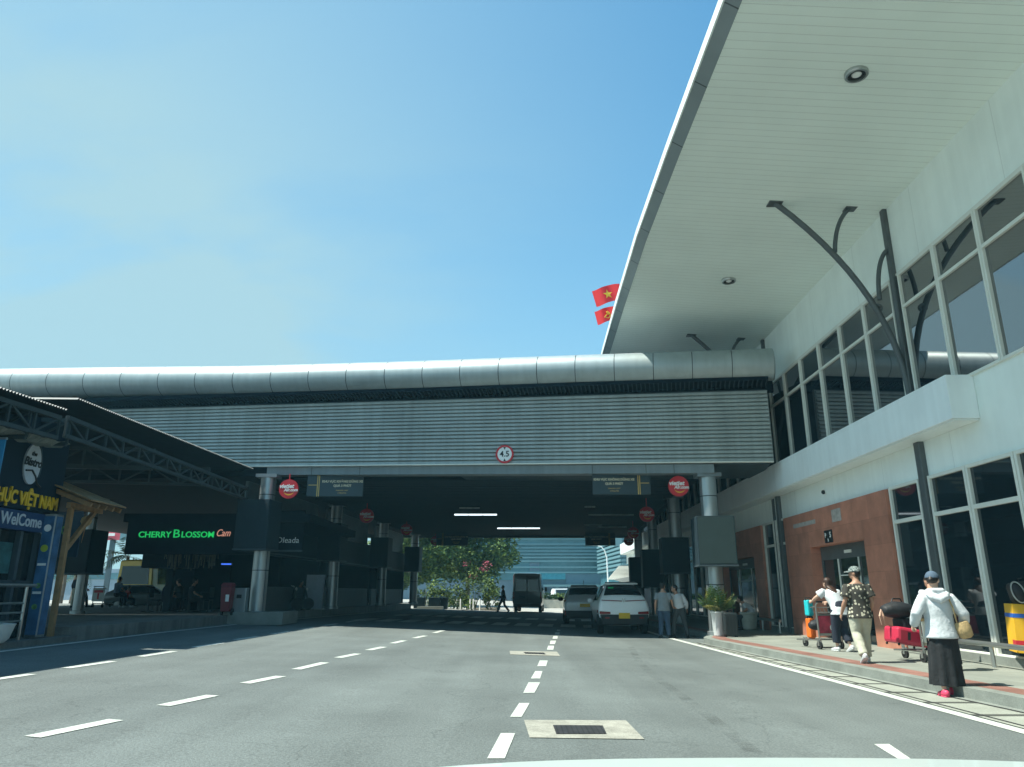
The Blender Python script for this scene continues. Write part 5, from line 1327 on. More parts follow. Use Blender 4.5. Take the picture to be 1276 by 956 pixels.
# woven hanging lamp
q = AY(107.5, 650, 17.6)
t = thing('hanging_lamp', 'small woven lamp with tassel hanging under the timber pergola', 'lamp', q)
m = MB(Matrix.Translation(q)); m.lathe([(.03, .13), (.10, .09), (.125, .0), (.09, -.07), (.03, -.12)], n=16); m.build('woven_shade', M['straw'], t, smooth=50)
m = MB(Matrix.Translation(q)); m.tube([(0, 0, .12), (0, 0, .75)], .008, 6); m.build('cord', M['black'], t)
m = MB(Matrix.Translation(q)); m.tube([(0, 0, -.12), (-.02, 0, -.3), (-.04, 0, -.5)], [.02, .012, .004], 6); m.build('tassel', M['wood'], t)
# blue board behind the pergola
M['board_blue'] = mat('blue_board', (.02, .06, .11), .4, var=.2)
q = AY(82, 666, 18.4)
t = thing('blue_board', 'dark blue notice board with a green ring, behind the timber brace', 'sign', q)
m = MB(Matrix.Translation(q)); m.cbox((0, 0, 0), (.72, .04, 1.1)); m.build('board', M['board_blue'], t)
m = MB(Matrix.Translation(q + Vector((0, -.03, .1)))); disc(m, .08, .12, -.005, .005, 20); m.build('ring_emblem', M['leafgreen'], t)
# edge of a blue banner at the frame's left
q = AY(-3, 585, 13.2)
t = thing('blue_banner', 'bright blue banner panel hanging high by the corrugated canopy', 'banner', q)
m = MB(Matrix.Translation(q)); m.cbox((-.25, 0, .05), (.60, .03, 1.0)); m.build('panel', mat('banner_blue', (.03, .22, .40), .4), t)
m = MB(Matrix.Translation(q)); m.cbox((-.25, -.004, .57), (.64, .04, .04)); m.cbox((-.25, -.004, -.47), (.64, .04, .04)); m.build('edge_rail', M['alu'], t)

# railing and white planter at the left edge
t = thing('steel_railing', 'steel tube railing before the food court entrance', 'railing', (-9.9, 14.4, .5))
m = MB(); z0 = zg(-10) + .1
RX = -9.75
m.tube([(RX, 10.5, 1.52), (RX, 15.30, 1.52), (RX, 15.55, 1.52)], .035, 8)
for z in (1.18, 1.0, .84): m.tube([(RX, 10.5, z), (RX, 15.25, z)], .022, 8)
m.build('rail', M['chrome'], t, smooth=40)
for y in (11, 12.5, 14.0, 15.27):
    m = MB(); m.tube([(RX, y, z0), (RX, y, 1.52)], .035, 8); m.build('post', M['chrome'], t, smooth=40)
t = thing('white_planter', 'white bowl planter under the steel railing', 'planter', (-9.75, 14.35, z0))
m = MB(Matrix.Translation((-9.75, 14.35, z0))); m.lathe([(.28, 0), (.36, .08), (.42, .30), (.44, .34), (.40, .34), (.36, .26)], n=28); m.build('bowl', M['sign_white'], t, smooth=40)

# ---- neon cafe
q0, q1 = AY(160, 652, 27.2), AY(330, 690, 27.2)
cf = thing('blossom_cafe', 'dark open cafe under a fascia with green neon lettering', 'cafe', (q0.x + 2, 27.3, PZ))
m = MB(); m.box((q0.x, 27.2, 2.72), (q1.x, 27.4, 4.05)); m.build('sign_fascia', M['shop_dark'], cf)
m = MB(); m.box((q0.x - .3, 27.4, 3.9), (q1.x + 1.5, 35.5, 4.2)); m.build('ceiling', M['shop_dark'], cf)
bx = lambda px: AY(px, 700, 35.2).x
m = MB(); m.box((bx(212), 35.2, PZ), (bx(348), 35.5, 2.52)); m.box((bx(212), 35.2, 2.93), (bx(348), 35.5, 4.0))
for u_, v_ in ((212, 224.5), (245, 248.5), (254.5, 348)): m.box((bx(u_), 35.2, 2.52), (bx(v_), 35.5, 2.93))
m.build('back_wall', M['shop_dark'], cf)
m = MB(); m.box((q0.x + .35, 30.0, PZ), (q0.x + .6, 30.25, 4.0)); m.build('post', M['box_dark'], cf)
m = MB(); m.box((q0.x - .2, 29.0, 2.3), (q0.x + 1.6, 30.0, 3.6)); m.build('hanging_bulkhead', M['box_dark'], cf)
ng = thing('neon_sign', 'green neon cafe lettering with a pale script tail', 'neon sign', AY(228, 664.5, 27.1))
c = AY(172.5, 665.5, 27.12); e = AY(266, 665.5, 27.12); wd = e.x - c.x
def fit_text(s, w, size, **kw):
    me = text_mesh(s, size, .012, 'LEFT', **kw); xs = [v.co.x for v in me.vertices]; k = w / (max(xs) - min(xs)); me.transform(Matrix.Diagonal((k, 1, 1, 1))); return me
m = MB(); m.raw(fit_text('CHERRY', wd * .435, .30, bold=.004), Matrix.Translation((c.x, 27.12, c.z - .03)) @ UPRIGHT); m.build('cherry_lettering', M['neon_green'], ng)
m = MB(); m.raw(fit_text('B', wd * .085, .42, bold=.0), Matrix.Translation((c.x + wd * .455, 27.12, c.z)) @ UPRIGHT); m.build('capital_letter', M['neon_green'], ng)
m = MB(); m.raw(fit_text('LOSSOM', wd * .43, .30, bold=.004), Matrix.Translation((c.x + wd * .57, 27.12, c.z - .03)) @ UPRIGHT); m.build('blossom_lettering', M['neon_green'], ng)
e2 = AY(269, 664.5, 27.12); f2 = AY(286, 664.5, 27.12)
m = MB(); m.raw(fit_text('Cam', f2.x - e2.x, .36, shear=.35), Matrix.Translation((e2.x, 27.12, e2.z)) @ UPRIGHT); m.build('script_tail', M['neon_warm'], ng)
# hanging greenery / pale ribbons inside the cafe
M['dry_leaf'] = mat('dry_hanging_leaves', (.14, .13, .10), .9, var=.4, vscale=10)
m = MB()
for k in range(150):
    a = AY(random.uniform(208, 268), 690, 29.0); x = a.x; z = 3.1 - random.random() * .05; l = random.uniform(.15, .85)
    y = 29 + random.uniform(-.4, .4); dx = random.uniform(-.05, .05)
    m.poly([(x, y, z), (x + .03, y, z), (x + .035 + dx, y + .02, z - l), (x + dx, y + .02, z - l)])
tag(m.build('hanging_foliage', M['dry_leaf']), kind='stuff')
# cafe tables and chairs
def cafe_table(px, Y, lab):
    q = AY(px, 740, Y); t = thing('cafe_table', lab, 'table', (q.x, Y, PZ), 0, 'tables of the dark cafe')
    F = Matrix.Translation((q.x, Y, PZ)); m = MB(F); m.lathe([(.36, .72), (.36, .75)], n=20); m.build('top', M['box_dark'], t)
    m = MB(F); m.tube([(0, 0, .03), (0, 0, .72)], .035, 8); m.build('leg', M['black'], t); m = MB(F); m.lathe([(.25, 0), (.22, .03)], n=16); m.build('foot', M['black'], t)
def cafe_chair(px, Y, az, lab):
    q = AY(px, 740, Y); t = thing('cafe_chair', lab, 'chair', (q.x, Y, PZ), R(-az), 'chairs of the dark cafe'); F = Wm(t)
    m = MB(F); m.cbox((0, 0, .44), (.42, .42, .05)); m.build('seat', M['box_dark'], t, bevel=.015)
    m = MB(F); m.cbox((0, -.2, .74), (.40, .04, .40)); m.build('backrest', M['box_dark'], t, bevel=.015)
    for x in (-.18, .18):
        for y in (-.18, .18): m = MB(F); m.bar((x, y, 0), (x, y, .42), .035); m.build('leg', M['black'], t)
for px, Y, l in ((213.5, 31, 'cafe table between the guests in navy and slate'), (250, 30.5, 'cafe table near the red wheeled bin'), (186, 30.5, 'cafe table nearest the platform edge by the cafe post')): cafe_table(px, Y, l)
for px, Y, a, l in ((195, 30.6, 90, 'empty cafe chair beside the cafe post'), (258, 30.6, -90, 'empty cafe chair at the table by the red bin'), (243, 31.2, 60, 'empty cafe chair behind the guest in black'), (228, 32.3, 10, 'empty cafe chair farthest back in the cafe')): cafe_chair(px, Y, a, l)
# red wheeled bin
q = AY(282, 757, 25.3); q.z = PZ
M['bin_red'] = mat('bin_red', (.17, .018, .028), .5, var=.1)
t = thing('wheeled_bin', 'tall red wheeled bin with a white notice on the platform', 'bin', q); F = Matrix.Translation(q)
m = MB(F); m.hexa([(-.14, -.16, .12), (.14, -.16, .12), (.14, .16, .12), (-.14, .16, .12), (-.18, -.2, .92), (.18, -.2, .92), (.18, .2, .92), (-.18, .2, .92)]); m.build('tub', M['bin_red'], t, bevel=.03)
m = MB(F); m.hexa([(-.2, -.22, .925), (.2, -.22, .925), (.2, .22, .925), (-.2, .22, .925), (-.15, -.14, 1.04), (.15, -.14, 1.04), (.15, .18, 1.04), (-.15, .18, 1.04)]); m.build('lid', M['bin_red'], t, bevel=.03)
m = MB(F); m.cbox((.07, -.2, .55), (.11, .02, .22)); m.build('notice', M['sign_white'], t)
for s in (-1, 1):
    m = MB(F @ Matrix.Translation((s * .16, .1, .11)) @ Matrix.Rotation(R(90), 4, 'Y')); m.lathe([(.03, -.03), (.11, -.03), (.11, .03), (.03, .03)], n=16); m.build('wheel', M['rubber'], t, smooth=40)
# small blue lit strip in the cafe
q = AY(282, 703, 31)
t = thing('blue_screen', 'thin lit blue strip glowing in the dark cafe', 'light', q); m = MB(Matrix.Translation(q)); m.cbox((0, 0, 0), (.40, .04, .05)); m.build('lit_strip', plain_emit('blue_strip', (.05, .15, .8), .8), t)
m = MB(Matrix.Translation(q)); m.cbox((0, .04, 0), (.48, .04, .11)); m.build('housing', M['black'], t)

# ---- dark shops in the covered part, left row
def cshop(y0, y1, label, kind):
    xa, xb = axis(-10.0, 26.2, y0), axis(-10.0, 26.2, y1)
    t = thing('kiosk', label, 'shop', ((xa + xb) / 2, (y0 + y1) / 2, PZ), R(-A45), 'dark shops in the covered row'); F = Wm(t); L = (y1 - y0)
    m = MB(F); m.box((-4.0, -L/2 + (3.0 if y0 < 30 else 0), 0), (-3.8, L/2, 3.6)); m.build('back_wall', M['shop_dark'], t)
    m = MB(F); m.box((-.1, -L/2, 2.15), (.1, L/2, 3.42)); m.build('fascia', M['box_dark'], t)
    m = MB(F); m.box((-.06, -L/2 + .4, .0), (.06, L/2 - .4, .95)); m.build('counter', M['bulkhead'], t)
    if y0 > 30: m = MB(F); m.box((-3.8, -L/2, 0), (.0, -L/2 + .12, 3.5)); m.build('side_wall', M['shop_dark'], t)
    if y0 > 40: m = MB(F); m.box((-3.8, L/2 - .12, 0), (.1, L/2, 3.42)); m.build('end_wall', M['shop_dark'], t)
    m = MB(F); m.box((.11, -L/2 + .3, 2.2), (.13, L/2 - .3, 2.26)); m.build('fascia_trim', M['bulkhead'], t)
    return t, F, L
cshop(28.5, 36.0, 'dark cafe kiosk between the first and second left columns', 0)
cshop(36.1, 45.0, 'dark kiosk with pale counter between the second and third left columns', 0)
cshop(45.1, 54.0, 'dark kiosk between the third and last left columns', 0)
# pale bulkhead above the shops
p0, p1 = axis(-9.9, 26.2, 27), axis(-9.9, 26.2, 53)
t = thing('shop_bulkhead', 'pale grey bulkhead panels above the dark shops in the covered row', 'bulkhead', ((p0 + p1) / 2, 40, 4.6))
for a, b in ((27.0, 34.8), (36.2, 43.6), (45.4, 52.8)):
    m = MB(); m.hexa([(axis(-9.9, 26.2, a), a, 4.05), (axis(-9.8, 26.2, a), a, 4.05), (axis(-9.8, 26.2, b), b, 4.05), (axis(-9.9, 26.2, b), b, 4.05), (axis(-9.9, 26.2, a), a, CZ - .1), (axis(-9.8, 26.2, a), a, CZ - .1), (axis(-9.8, 26.2, b), b, CZ - .1), (axis(-9.9, 26.2, b), b, CZ - .1)])
    m.build('panel', M['bulk_pale'] if 'bulk_pale' in M else M['bulkhead'], t)
# shop sign with pale script
q = AY(361, 664, 27.8)
t = thing('shop_sign', 'black hanging shop sign with white script beside the left sign box', 'sign', q); m = MB(Matrix.Translation(q)); m.cbox((0, 0, .1), (1.05, .06, 1.45)); m.build('board', M['shop_dark'], t)
m = MB(Matrix.Translation(q)); m.raw(text_mesh('Oleada', .30, .004, shear=.1), Matrix.Translation((-.05, -.036, -.28)) @ UPRIGHT); m.build('lettering', M['sign_white'], t)
m = MB(Matrix.Translation(q)); m.cbox((0, -.01, -.66), (1.05, .07, .06)); m.build('lower_trim', M['bulkhead'], t)
# white totem by the second column
q = AY(391, 757, 34.2); q.z = PZ
t = thing('white_totem', 'pale freestanding display panel before the second left column', 'display', q); F = Matrix.Translation(q)
m = MB(F); m.hexa([(-.42, -.1, 0), (.34, -.1, 0), (.34, .1, 0), (-.42, .1, 0), (-.40, -.05, 1.5), (.42, -.05, 1.5), (.42, .05, 1.5), (-.40, .05, 1.5)]); m.build('panel', M['totem_pale'] if 'totem_pale' in M else M['sign_white'], t, bevel=.02)
m = MB(F); m.cbox((0, 0, .02), (.9, .35, .04)); m.build('base_plate', M['alu'], t)
# parked motor scooters in the dark cafe front
def scooter(px, Y, az, lab):
    q = AY(px, 750, Y); q.z = PZ
    t = thing('motor_scooter', lab, 'scooter', q, R(-az), 'motor scooters parked by the cafe'); F = Wm(t)
    for y in (-.62, .62):
        m = MB(F @ Matrix.Translation((0, y, .25)) @ Matrix.Rotation(R(90), 4, 'Y')); m.lathe([(.15, -.04), (.25, -.045), (.25, .045), (.15, .04)], n=20); m.build('wheel', M['rubber'], t, smooth=40)
    m = MB(F); m.tube([(0, -.75, .62), (0, -.45, .66), (0, -.15, .58), (0, .0, .36), (0, .3, .34), (0, .42, .5), (0, .46, .85)], [(.08, .06), (.14, .12), (.14, .14), (.15, .06), (.14, .05), (.16, .06), (.12, .06)], 12, True, (1, 0, 0)); m.build('body', M['box_dark'], t, smooth=50)
    m = MB(F); m.tube([(0, -.6, .74), (0, -.1, .75)], [(.11, .05), (.13, .05)], 10, True, (1, 0, 0)); m.build('saddle', M['black'], t, smooth=50)
    m = MB(F); m.tube([(-.32, .36, 1.0), (-.1, .44, .96), (.1, .44, .96), (.32, .36, 1.0)], .018, 8); m.build('handlebar', M['chrome'], t, smooth=50)
    m = MB(F); m.tube([(0, .46, .9), (0, .62, .26)], .03, 8); m.build('fork', M['black'], t)
    m = MB(F); m.ellipsoid((0, .53, .88), (.08, .05, .07), 10, 8); m.build('headlight', M['sign_white'], t, smooth=60)
scooter(352, 32.5, 80, 'dark motor scooter parked right behind the left bridge column')
scooter(366, 33.4, 70, 'dark motor scooter parked before the pale display panel')
# luggage trolley parked on the platform (white board with red print) is built with the other trolleys
# ================================================================ trolleys, luggage, plants
M['ad_pink'] = mat('pink_advert', (.42, .05, .09), .4, var=.5, vscale=5)
M['ad_white'] = mat('white_advert', (.62, .66, .64), .4, var=.1)
M['case_red'] = mat('red_suitcase', (.50, .03, .07), .4, var=.1)
M['case_black'] = mat('black_bag', (.016, .018, .022), .6, var=.3, vscale=6, bump=.4, bscale=14)
M['case_orange'] = mat('orange_case', (.75, .16, .02), .45)
M['case_turq'] = mat('turquoise_case', (.02, .45, .50), .45)
M['case_grey'] = mat('charcoal_suitcase', (.020, .026, .028), .5, var=.1)
M['box_yellow'] = mat('yellow_carton', (.75, .42, .02), .6, var=.06)
M['tape_blue'] = mat('blue_tape', (.02, .12, .50), .5)
def trolley(loc, az, label, ad, emblem=False):
    t = thing('luggage_trolley', label, 'trolley', loc, R(-az), 'airport luggage trolleys'); F = Wm(t)
    m = MB(F)
    for s in (-1, 1):
        m.tube([(s*.28, -.02, .10), (s*.28, .0, .95), (s*.27, -.06, 1.02)], .020, 8)
        m.tube([(s*.28, 0, .20), (s*.20, .95, .16)], .018, 8)
    for y, z, w in ((.25, .19, .26), (.6, .18, .23), (.95, .16, .20)): m.tube([(-w, y, z), (w, y, z)], .016, 8)
    m.build('frame', M['chrome'], t, smooth=40)
    m = MB(F); m.tube([(-.30, -.07, 1.03), (.30, -.07, 1.03)], .022, 10); m.build('handle', M['black'], t, smooth=40)
    m = MB(F); m.box((-.25, -.03, .34), (.25, .0, .72)); m.build('advert_panel', M[ad], t, bevel=.008)
    if emblem:
        m = MB(F @ Matrix.Translation((.08, -.034, .46))); disc(m, .03, .07, -.004, .004, 18); m.build('advert_print', M['sign_white'], t)
    for z0, z1 in ((.29, .34), (.72, .77)):
        m = MB(F); m.box((-.26, -.035, z0), (.26, .005, z1)); m.build('panel_rail', M['chrome'], t)
    m = MB(F)
    for s in (-1, 1): m.tube([(s*.26, .0, .94), (s*.24, .25, .90)], .010, 6)
    m.tube([(-.24, .25, .90), (.24, .25, .90)], .010, 6)
    for k in range(5): m.tube([(-.2 + .1*k, .0, .78), (-.2 + .1*k, .22, .80), (-.2 + .1*k, .25, .90)], .006, 5)
    m.build('basket', M['chrome'], t)
    for s, y in ((-1, 0), (1, 0), (0, .92)):
        m = MB(F @ Matrix.Translation((s*.28, y, .085)) @ Matrix.Rotation(R(90), 4, 'Y')); m.lathe([(.02, -.02), (.085, -.022), (.085, .022), (.02, .02)], n=18); o = m.build('wheel', M['rubber'], t, smooth=40)
        m = MB(F @ Matrix.Translation((s*.28, y, .085))); m.box((-.035, -.03, -.01), (-.026, .03, .12)); m.box((.026, -.03, -.01), (.035, .03, .12)); m.build('wheel_fork', M['chrome'], o)
    return t, F
def suitcase(name, label, F, c, d, m_, handle=True, ribs=5, rot=0, rib=None):
    """F: frame; c: base centre; d: width, depth, height"""
    Fr = F @ Matrix.Translation(c) @ Matrix.Rotation(R(rot), 4, 'Y')
    t = thing(name, label, 'suitcase', Fr @ Vector((0, 0, 0)), 0)
    m = MB(Fr); m.cbox((0, 0, d[2]/2 + .04), d); m.build('shell', M[m_], t, bevel=min(d)*.18)
    m = MB(Fr)
    for k in range(ribs): m.box((-d[0]/2 + d[0]*(k + .7)/(ribs + .4), -d[1]/2 - .006, .12), (-d[0]/2 + d[0]*(k + .9)/(ribs + .4), d[1]/2 + .006, d[2] - .04))
    m.build('shell_rib', M[rib or m_], t)
    if handle:
        m = MB(Fr); m.tube([(-.07, 0, d[2] + .03), (-.07, 0, d[2] + .09), (.07, 0, d[2] + .09), (.07, 0, d[2] + .03)], .012, 6); m.build('handle', M['black'], t)
    for sx in (-1, 1):
        for sy in (-1, 1):
            m = MB(Fr); m.ellipsoid((sx*(d[0]/2 - .05), sy*(d[1]/2 - .05), .022), (.022, .022, .025), 8, 6); m.build('wheel', M['rubber'], t)
    return t
def soft_bag(label, F, c, r, m_, name='travel_bag'):
    Fr = F @ Matrix.Translation(c); t = thing(name, label, 'bag', Fr @ Vector((0, 0, -r[2])), 0)
    m = MB(Fr); m.rtube([(-r[0] * .7, 0, 0), (-r[0] * .2, 0, r[2] * .08), (r[0] * .3, 0, r[2] * .04), (r[0] * .7, 0, -.0)], [(r[1] * .8, r[2] * .8), (r[1], r[2]), (r[1], r[2] * .95), (r[1] * .8, r[2] * .8)], 16, side=(0, 1, 0))
    remesh(m, .022, 3).build('bag_body', M[m_], t, smooth=180)
    m = MB(Fr); m.tube([(-r[0]*.4, 0, r[2]*.8), (-r[0]*.25, 0, r[2]*1.35), (r[0]*.25, 0, r[2]*1.35), (r[0]*.4, 0, r[2]*.8)], .014, 6); m.build('handle', M['black'], t)
    return t, Fr
# trolley of the long-haired woman
p = G(1040, 809, .15); p.z = .152
t, F = trolley((p.x - .08, p.y + .0, .152), -14, 'luggage trolley with pink advert panel pushed by the long-haired woman', 'ad_pink', True)
suitcase('suitcase', 'bright orange suitcase standing on the front of the pink trolley', F, (-.04, .60, .17), (.16, .17, .44), 'case_orange', ribs=2)
suitcase('suitcase', 'turquoise suitcase stacked above the orange one', F, (-.04, .60, .66), (.15, .16, .36), 'case_turq', ribs=2)
soft_bag('black bag lying in the basket of the pink trolley', F, (.02, .36, .50), (.24, .16, .13), 'case_black')
# trolley with the red suitcase
p = G(1147, 826, .15)
t, F = trolley((p.x + .36, p.y + .05, .152), -8, 'luggage trolley loaded with a red suitcase, beside the woman in white', 'ad_white')
suitcase('suitcase', 'large red suitcase lying across the trolley beside the woman in white', F, (-.30, .42, .24), (.66, .46, .30), 'case_red', ribs=2, rot=9, rib='case_grey')
t, Fb = soft_bag('big black holdall on top of the red suitcase', F, (-.36, .45, .90), (.31, .19, .16), 'case_black')
m = MB(Fb); 
for k, dx in enumerate((-.02, .05)): m.tube([(-.36, -.02, .02), (-.40 + dx, -.05, -.10), (-.38 + dx, -.05, -.26)], [.012, .022, .006], 6)
m.build('ribbon_tag', M['skin_pale'], t)
suitcase('suitcase', 'small glossy black case between the red suitcase and the holdall', F, (-.20, .45, .52), (.40, .34, .20), 'case_black', ribs=3)
# trolley at the right edge with yellow carton
q = floor_at(1326, 838, .152)
t, F = trolley((q.x, q.y, .152), 22, 'luggage trolley at the frame edge carrying a yellow carton', 'ad_white')
m = MB(F); m.box((-.42, -.06, .30), (.30, -.035, .80)); m.build('white_board', M['ad_white'], t, bevel=.01)
Fc = F @ Matrix.Translation((-.36, .30, .26)) @ Matrix.Rotation(R(3), 4, 'Y')
tc_ = thing('yellow_carton', 'yellow carton with blue and red bands on the trolley at the frame edge', 'carton', Fc @ Vector((0, 0, 0)))
m = MB(Fc); m.box((-.22, -.25, 0), (.45, .35, .78)); m.build('carton', M['box_yellow'], tc_, bevel=.006)
m = MB(Fc); m.box((-.224, -.254, .56), (.454, .354, .625)); m.build('blue_band', M['tape_blue'], tc_)
m = MB(Fc); m.box((-.223, -.253, .13), (.10, -.02, .20)); m.build('red_band', M['sign_red'], tc_)
suitcase('suitcase', 'black shiny suitcase with chrome trim lying on the yellow carton', Fc, (.12, 0, .79), (.52, .40, .34), 'case_black', ribs=3, rot=-12)
m = MB(Fc @ Matrix.Translation((-.13, -.22, .98)) @ Matrix.Rotation(R(20), 4, 'Y')); 
tw_ = thing('wheel_cover', 'oval chrome rimmed black bag leaning on the yellow carton', 'bag', Fc @ Vector((-.13, -.22, .80)))
Fo = Fc @ Matrix.Translation((-.12, -.24, .97)) @ Matrix.Rotation(R(-18), 4, 'Y')
m = MB(Fo); m.rtube([(0, -.06, 0), (0, .06, 0)], [(.085, .17), (.085, .17)], 20, side=(1, 0, 0)); m.build('bag_body', M['case_black'], tw_, smooth=50)
m = MB(Fo); n = 24; m.tube([(.088*math.cos(6.2832*k/n), -.085, .172*math.sin(6.2832*k/n)) for k in range(n + 1)], .012, 6, False); m.build('chrome_rim', M['chrome'], tw_, smooth=60)
# charcoal suitcase and white planter by the right column
p = G(911, 794, .15)
suitcase('suitcase', 'charcoal upright suitcase standing beside the tall white planter', Matrix.Translation((p.x, p.y, .152)), (0, 0, 0), (.40, .26, .64), 'case_grey', ribs=4)
p = G(895, 793, .15); PP = Vector((p.x + .06, p.y + .1, .152))
M['palm_leaf'] = mat('palm_leaf', (.055, .105, .028), .5, var=.35, vscale=5)
M['palm_leaf_light'] = mat('palm_leaf_yellow', (.20, .20, .05), .5, var=.3, vscale=5)
M['leaf'] = mat('tree_leaf', (.055, .105, .020), .75, var=.45, vscale=2.5)
M['leaf_light'] = mat('tree_leaf_light', (.13, .19, .035), .75, var=.4, vscale=2.5)
M['bark'] = mat('bark', (.16, .13, .10), .9, var=.3, vscale=5, bump=.6, bscale=20)
M['pink_flower'] = mat('pink_bracts', (.42, .09, .13), .7, var=.3, vscale=8)
def frond(m, base, dirv, L, droop, wleaf, n=11, lw=.022):
    d = Vector(dirv).normalized(); side = d.cross(Vector((0, 0, 1)));
    if side.length < .05: side = Vector((1, 0, 0))
    side.normalize(); p = Vector(base); pts = []
    for i in range(n + 1):
        pts.append(p.copy()); d = (d + Vector((0, 0, -droop / n))).normalized(); p = p + d * (L / n)
    m.tube(pts, [.009 * (1 - .7 * i / n) for i in range(n + 1)], 4, False)
    for i in range(2, n + 1):
        f = i / n; l = wleaf * math.sin(math.pi * min(1, f * .9 + .12)) + .03
        t_ = (pts[i] - pts[i-1]).normalized()
        for s in (-1, 1):
            a = pts[i]; tip = a + side * (s * l) + t_ * (l * .55) + Vector((0, 0, -l * .35)); w = t_ * lw
            mid = a.lerp(tip, .5) + Vector((0, 0, l * .06))
            m.poly([a - w * .3, mid - w, tip, mid + w])
def potted_palm(loc, label, n, L, pot, seed, group=None, lean=.5):
    random.seed(seed)
    t = thing('potted_palm', label, 'plant', loc, 0, group); F = Matrix.Translation(loc)
    m = MB(F)
    if pot == 'tall': m.lathe([(.13, 0), (.15, .02), (.205, .64), (.22, .66), (.22, .69), (.18, .69), (.17, .62)], n=24)
    else: m.lathe([(.20, 0), (.28, .34), (.30, .36), (.30, .40), (.26, .40), (.25, .34)], n=22)
    top = .64 if pot == 'tall' else .35
    m.build('pot', M['pot_white'], t, smooth=35)
    m = MB(F); m.lathe([(.001, top), (.18, top)], n=20, caps=False); m.build('soil', M['bark'], t)
    for k in range(n):
        m = MB(F); a = 6.2832 * k / n + random.uniform(-.3, .3); e = random.uniform(.8, 1.45)
        frond(m, (.05*math.cos(a), .05*math.sin(a), top), (math.cos(a) * math.cos(e), math.sin(a) * math.cos(e), math.sin(e)), L * random.uniform(.75, 1.1), random.uniform(.5, 1.2), L * .30, 11, .03)
        m.build('frond', M['palm_leaf'] if k % 4 else M['palm_leaf_light'], t)
    return t
M['pot_white'] = mat('white_pot', (.62, .66, .66), .5, var=.08)
potted_palm(PP, 'leafy potted palm in a tall white pot by the right bridge column', 24, .80, 'tall', 3)
q = floor_at(934, 785, .152)
t = thing('stone_pot', 'pale stone pot on the pavement before the person on the low rail', 'planter', q); m = MB(Matrix.Translation(q)); m.lathe([(.20, 0), (.24, .04), (.30, .50), (.32, .52), (.32, .58), (.27, .58), (.26, .5)], n=24); m.build('bowl', mat('stone_pot', (.40, .42, .36), .8, var=.2), t, smooth=35)
m = MB(Matrix.Translation(q)); 
for k in range(26):
    a = random.uniform(0, 6.28); r = random.uniform(.02, .2); h = random.uniform(.05, .2); x, y = r*math.cos(a), r*math.sin(a); m.poly([(x-.03, y, .52), (x+.03, y, .52), (x+.05*math.cos(a), y+.05*math.sin(a), .52+h)])
m.build('foliage', M['bark'], t)
# litter on the gutter
p = G(1022, 829.5, .01)
m = MB(Matrix.Translation(p)); m.hexa([(-.10, -.03, .005), (.09, -.05, .005), (.10, .05, .005), (-.08, .05, .005), (-.05, -.02, .05), (.06, -.03, .035), (.07, .03, .045), (-.04, .03, .03)])
tag(m.build('orange_wrapper', M['case_orange'], origin=p), 'crumpled orange wrapper on the gutter edge', 'litter')
# parked trolley with red-printed board on the left platform
q = floor_at(121, 757, PZ)
t, F = trolley(q, 10, 'parked luggage trolley with white and red board on the left platform', 'ad_white', False)
m = MB(F); m.box((-.34, -.05, .30), (.34, -.036, .95)); m.build('white_board', M['ad_white'], t)
m = MB(F); m.box((-.26, -.06, .72), (.26, -.052, .84)); m.box((-.05, -.06, .40), (.05, -.052, .70)); m.build('red_print', M['sign_red'], t)

# ================================================================ trees, beds, background
def leafy(m, c, r, n, size, seed, squash=1.0):
    rnd = random.Random(seed); c = Vector(c)
    for _ in range(n):
        v = Vector((rnd.gauss(0, 1), rnd.gauss(0, 1), rnd.gauss(0, 1))).normalized() * (rnd.random() ** .45)
        p = c + Vector((v.x * r[0], v.y * r[1], v.z * r[2] * squash))
        a = Vector((rnd.uniform(-1, 1), rnd.uniform(-1, 1), rnd.uniform(-.6, .6))).normalized(); b = a.cross(Vector((rnd.uniform(-1, 1), rnd.uniform(-1, 1), rnd.uniform(-1, 1)))).normalized()
        s = size * rnd.uniform(.4, 1.5)
        m.m = 0 if rnd.random() < .6 else 1
        m.poly([p - a * s, p + b * s * .45, p + a * s, p - b * s * .45])
def broad_tree(x, y, h, rad, label, seed, clumps=46, leaves=95, size=.17, base=None, z0=0):
    rnd = random.Random(seed); t = thing('broad_tree', label, 'tree', (x, y, z0), 0, 'trees beyond the canopy'); F = Matrix.Translation((x, y, z0))
    m = MB(F); th = h * .36
    m.tube([(0, 0, 0), (.05, 0, th * .5), (-.05, .05, th), (0, 0, th * 1.3)], [.26, .2, .17, .13], 9)
    C = []
    for k in range(clumps):
        a = rnd.uniform(0, 6.2832); u = rnd.random(); zz = rnd.uniform(.34, 1.0); prof = math.sin(math.pi * min(.97, (zz - .26) / .80)) ** .6
        rr = rad * prof * (u ** .5); C.append(Vector((rr * math.cos(a), rr * math.sin(a), h * zz * rnd.uniform(.93, 1.0))))
    for c in C[::4]: m.tube([(0, 0, th * .9), (c.x * .45, c.y * .45, th + (c.z - th) * .55), tuple(c)], [.10, .05, .02], 5)
    m.build('trunk', M['bark'], t, smooth=50)
    m = MB(F)
    for i, c in enumerate(C): leafy(m, c, (rad * .30, rad * .30, rad * .24), leaves, size, seed * 100 + i)
    m.build('crown', [M['leaf'], M['leaf_light']], t)
    return t
gz = .1
broad_tree(-4.3, 73, 9.6, 4.7, 'tall broad green tree behind the flower bed at the canopy exit', 11, 110, 190, .20)
broad_tree(-8.6, 66, 8.6, 3.4, 'darker tree left of the tall one, behind the parking board', 12, 80, 170, .19)
broad_tree(-12.5, 80, 7.0, 4.0, 'low tree at the left, behind the last left column', 13, 60, 150, .2)
